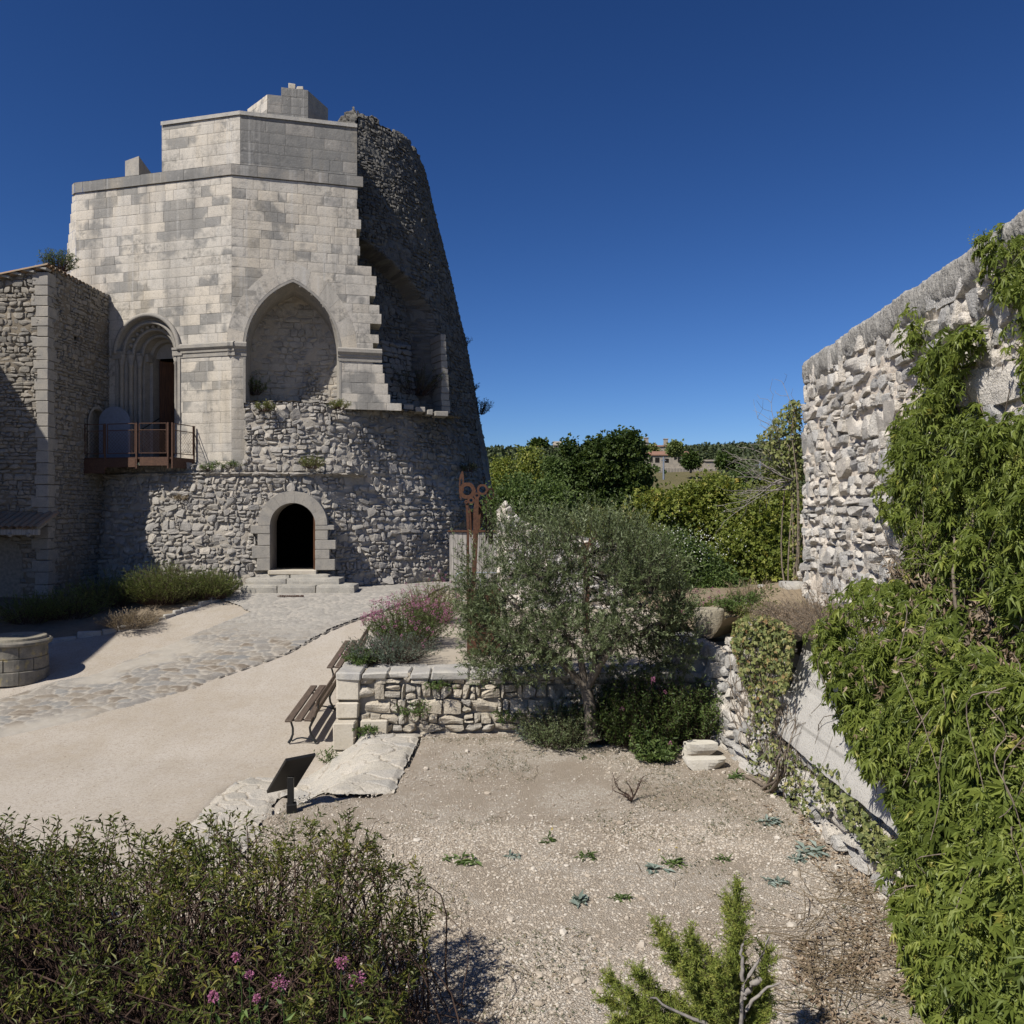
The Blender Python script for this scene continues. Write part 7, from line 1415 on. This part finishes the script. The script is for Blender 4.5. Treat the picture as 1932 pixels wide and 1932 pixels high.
hill_tree(1274, 846, 11, 13, 180, 'l_pale', 'pale green feathery tree in front of the hill farmhouse', 811)
hill_tree(1303, 868, 13, 15, 165, 'l_maple_d', 'dark green bush right of the hill farmhouse front', 812)
hill_tree(1372, 868, 20, 16, 160, 'l_maple_d', 'round very dark oak right of the hill farmhouse', 813)
hill_tree(1016, 838, 13, 8, 300, 'l_maple_d', 'dark round tree alone on the hill crest', 814)
hill_tree(1226, 850, 10, 8, 200, 'l_smoke', 'brownish tree left of the upper hill house', 815)
# houses on the hill
def farm(name, lab, u0, u1, v_e, v_b, v_r, Y, dep, roofm='tile_far', wins=(), ch=()):
    a, b = P(u0, v_b, Y), P(u1, v_b, Y); ze = P(0, v_e, Y)[2]; zr = P(0, v_r, Y)[2]; zb = a[2] - 3
    t_ = thing(name, lab, 'house', ((a[0] + b[0]) / 2, Y + dep / 2, a[2])); m = MB(); m.prism([a[:2], b[:2], b[:2] + (0, dep), a[:2] + (0, dep)], zb, ze, .5)
    gz_ = [(a[0], Y, ze), (a[0], Y + dep, ze), (a[0], Y + dep * .5, zr - .1)]; m.add(gz_, [[0, 2, 1]]); m.add([(b[0], q[1], q[2]) for q in gz_], [[0, 1, 2]]); m.build('wall', M['farwall'], t_)
    m = MB(); o = .3
    for (y0, y1, z0, z1) in ((Y - o, Y + dep / 2, ze - .1, zr), (Y + dep / 2, Y + dep + o, zr, ze - .1)):
        m.add([(a[0] - o, y0, z0), (b[0] + o, y0, z0), (b[0] + o, y1, z1), (a[0] - o, y1, z1), (a[0] - o, y0, z0 - .2), (b[0] + o, y0, z0 - .2), (b[0] + o, y1, z1 - .2), (a[0] - o, y1, z1 - .2)], [np.array([[0, 1, 2, 3], [7, 6, 5, 4], [0, 4, 5, 1], [1, 5, 6, 2], [3, 2, 6, 7], [0, 3, 7, 4]])])
    m.build('roof', M[roofm], t_)
    for (u, v, w_, h_) in wins:
        q = P(u, v, Y); m = MB(); m.box((q[0], Y - .02, q[2]), (w_, .1, h_), None, .01); m.build('window', M['dark'], t_)
    for (u, v0, v1, w_) in ch:
        q = P(u, v0, Y + dep * .5); q1 = P(u, v1, Y + dep * .5); m = MB(); m.box((q[0], Y + dep * .5, (q[2] + q1[2]) / 2 - .5), (w_, w_ * .8, q[2] - q1[2] + 1), None, .02); m.box((q[0], Y + dep * .5, q[2] + .1), (w_ * 1.25, w_, .2), None, .02); m.build('chimney', M['farwall'], t_)
    return t_
farm('hill_farmhouse', 'long pale stone farmhouse with red tile roof and small windows on the hill', 1214, 1316, 857, 880, 849, 190, 8, wins=((1240, 868, 1.0, 1.1), (1282, 866, .8, 1.4), (1258, 869, .9, .9), (1228, 866, .8, 1.0)))
farm('hill_farmhouse', 'pale stone house with a flat top and end chimney on the hill crest', 1184, 1222, 833, 845, 831, 235, 7, 'farwall', wins=((1200, 838, .8, 1.0),), ch=((1219, 827, 834, 1.2), (1205, 829, 834, 1.4)))
farm('hill_farmhouse', 'upper hill house roof with a tall chimney above the long farmhouse', 1229, 1258, 841, 850, 838, 225, 7, 'tile_far', ch=((1256, 829, 842, 1.1),))
farm('hill_hut', 'small stone hut with a steep roof on the left hill crest', 1045, 1059, 839, 846, 832, 290, 3, 'farwall', wins=((1050, 842, .6, .7),))
farm('hill_barn', 'low grey stone ruin right of the farmhouse', 1334, 1352, 868, 882, 866, 185, 5, 'farwall')
m = MB(); a = P(1240, 882, 178); b = P(1352, 884, 182); n = 40
for k in range(n):
    f = (k + .5) / n; q = a * (1 - f) + b * f; m.box((q[0], q[1], q[2] - .9), ((b[0] - a[0]) / n + .05, .5, 1.6 + .3 * rng.random()), None, .05, rng.random())
tag(m.build('field_wall', M['farwall']), 'grey dry stone field wall below the hill farmhouse', 'wall')
for k, (u, v0, v1, Y, lab) in enumerate(((1252, 862, 893, 120, 'thin grey utility pole left, below the hill farmhouse'), (1434, 870, 898, 110, 'grey utility pole with a cross arm beside the dead branches'))):
    t_ = thing('utility_pole', lab, 'pole', P(u, v1, Y), 0, 'utility poles on the slope'); a = P(u, v0, Y); b = P(u, v1 + 12, Y); m = MB(); m.tube([b, a], [.16, .11], 6); m.build('pole', M['galv'], t_)
    m = MB(); m.box(a - (0, 0, .5), (1.3 if k else .7, .1, .12), None, .01); m.build('cross_arm', M['galv'], t_)
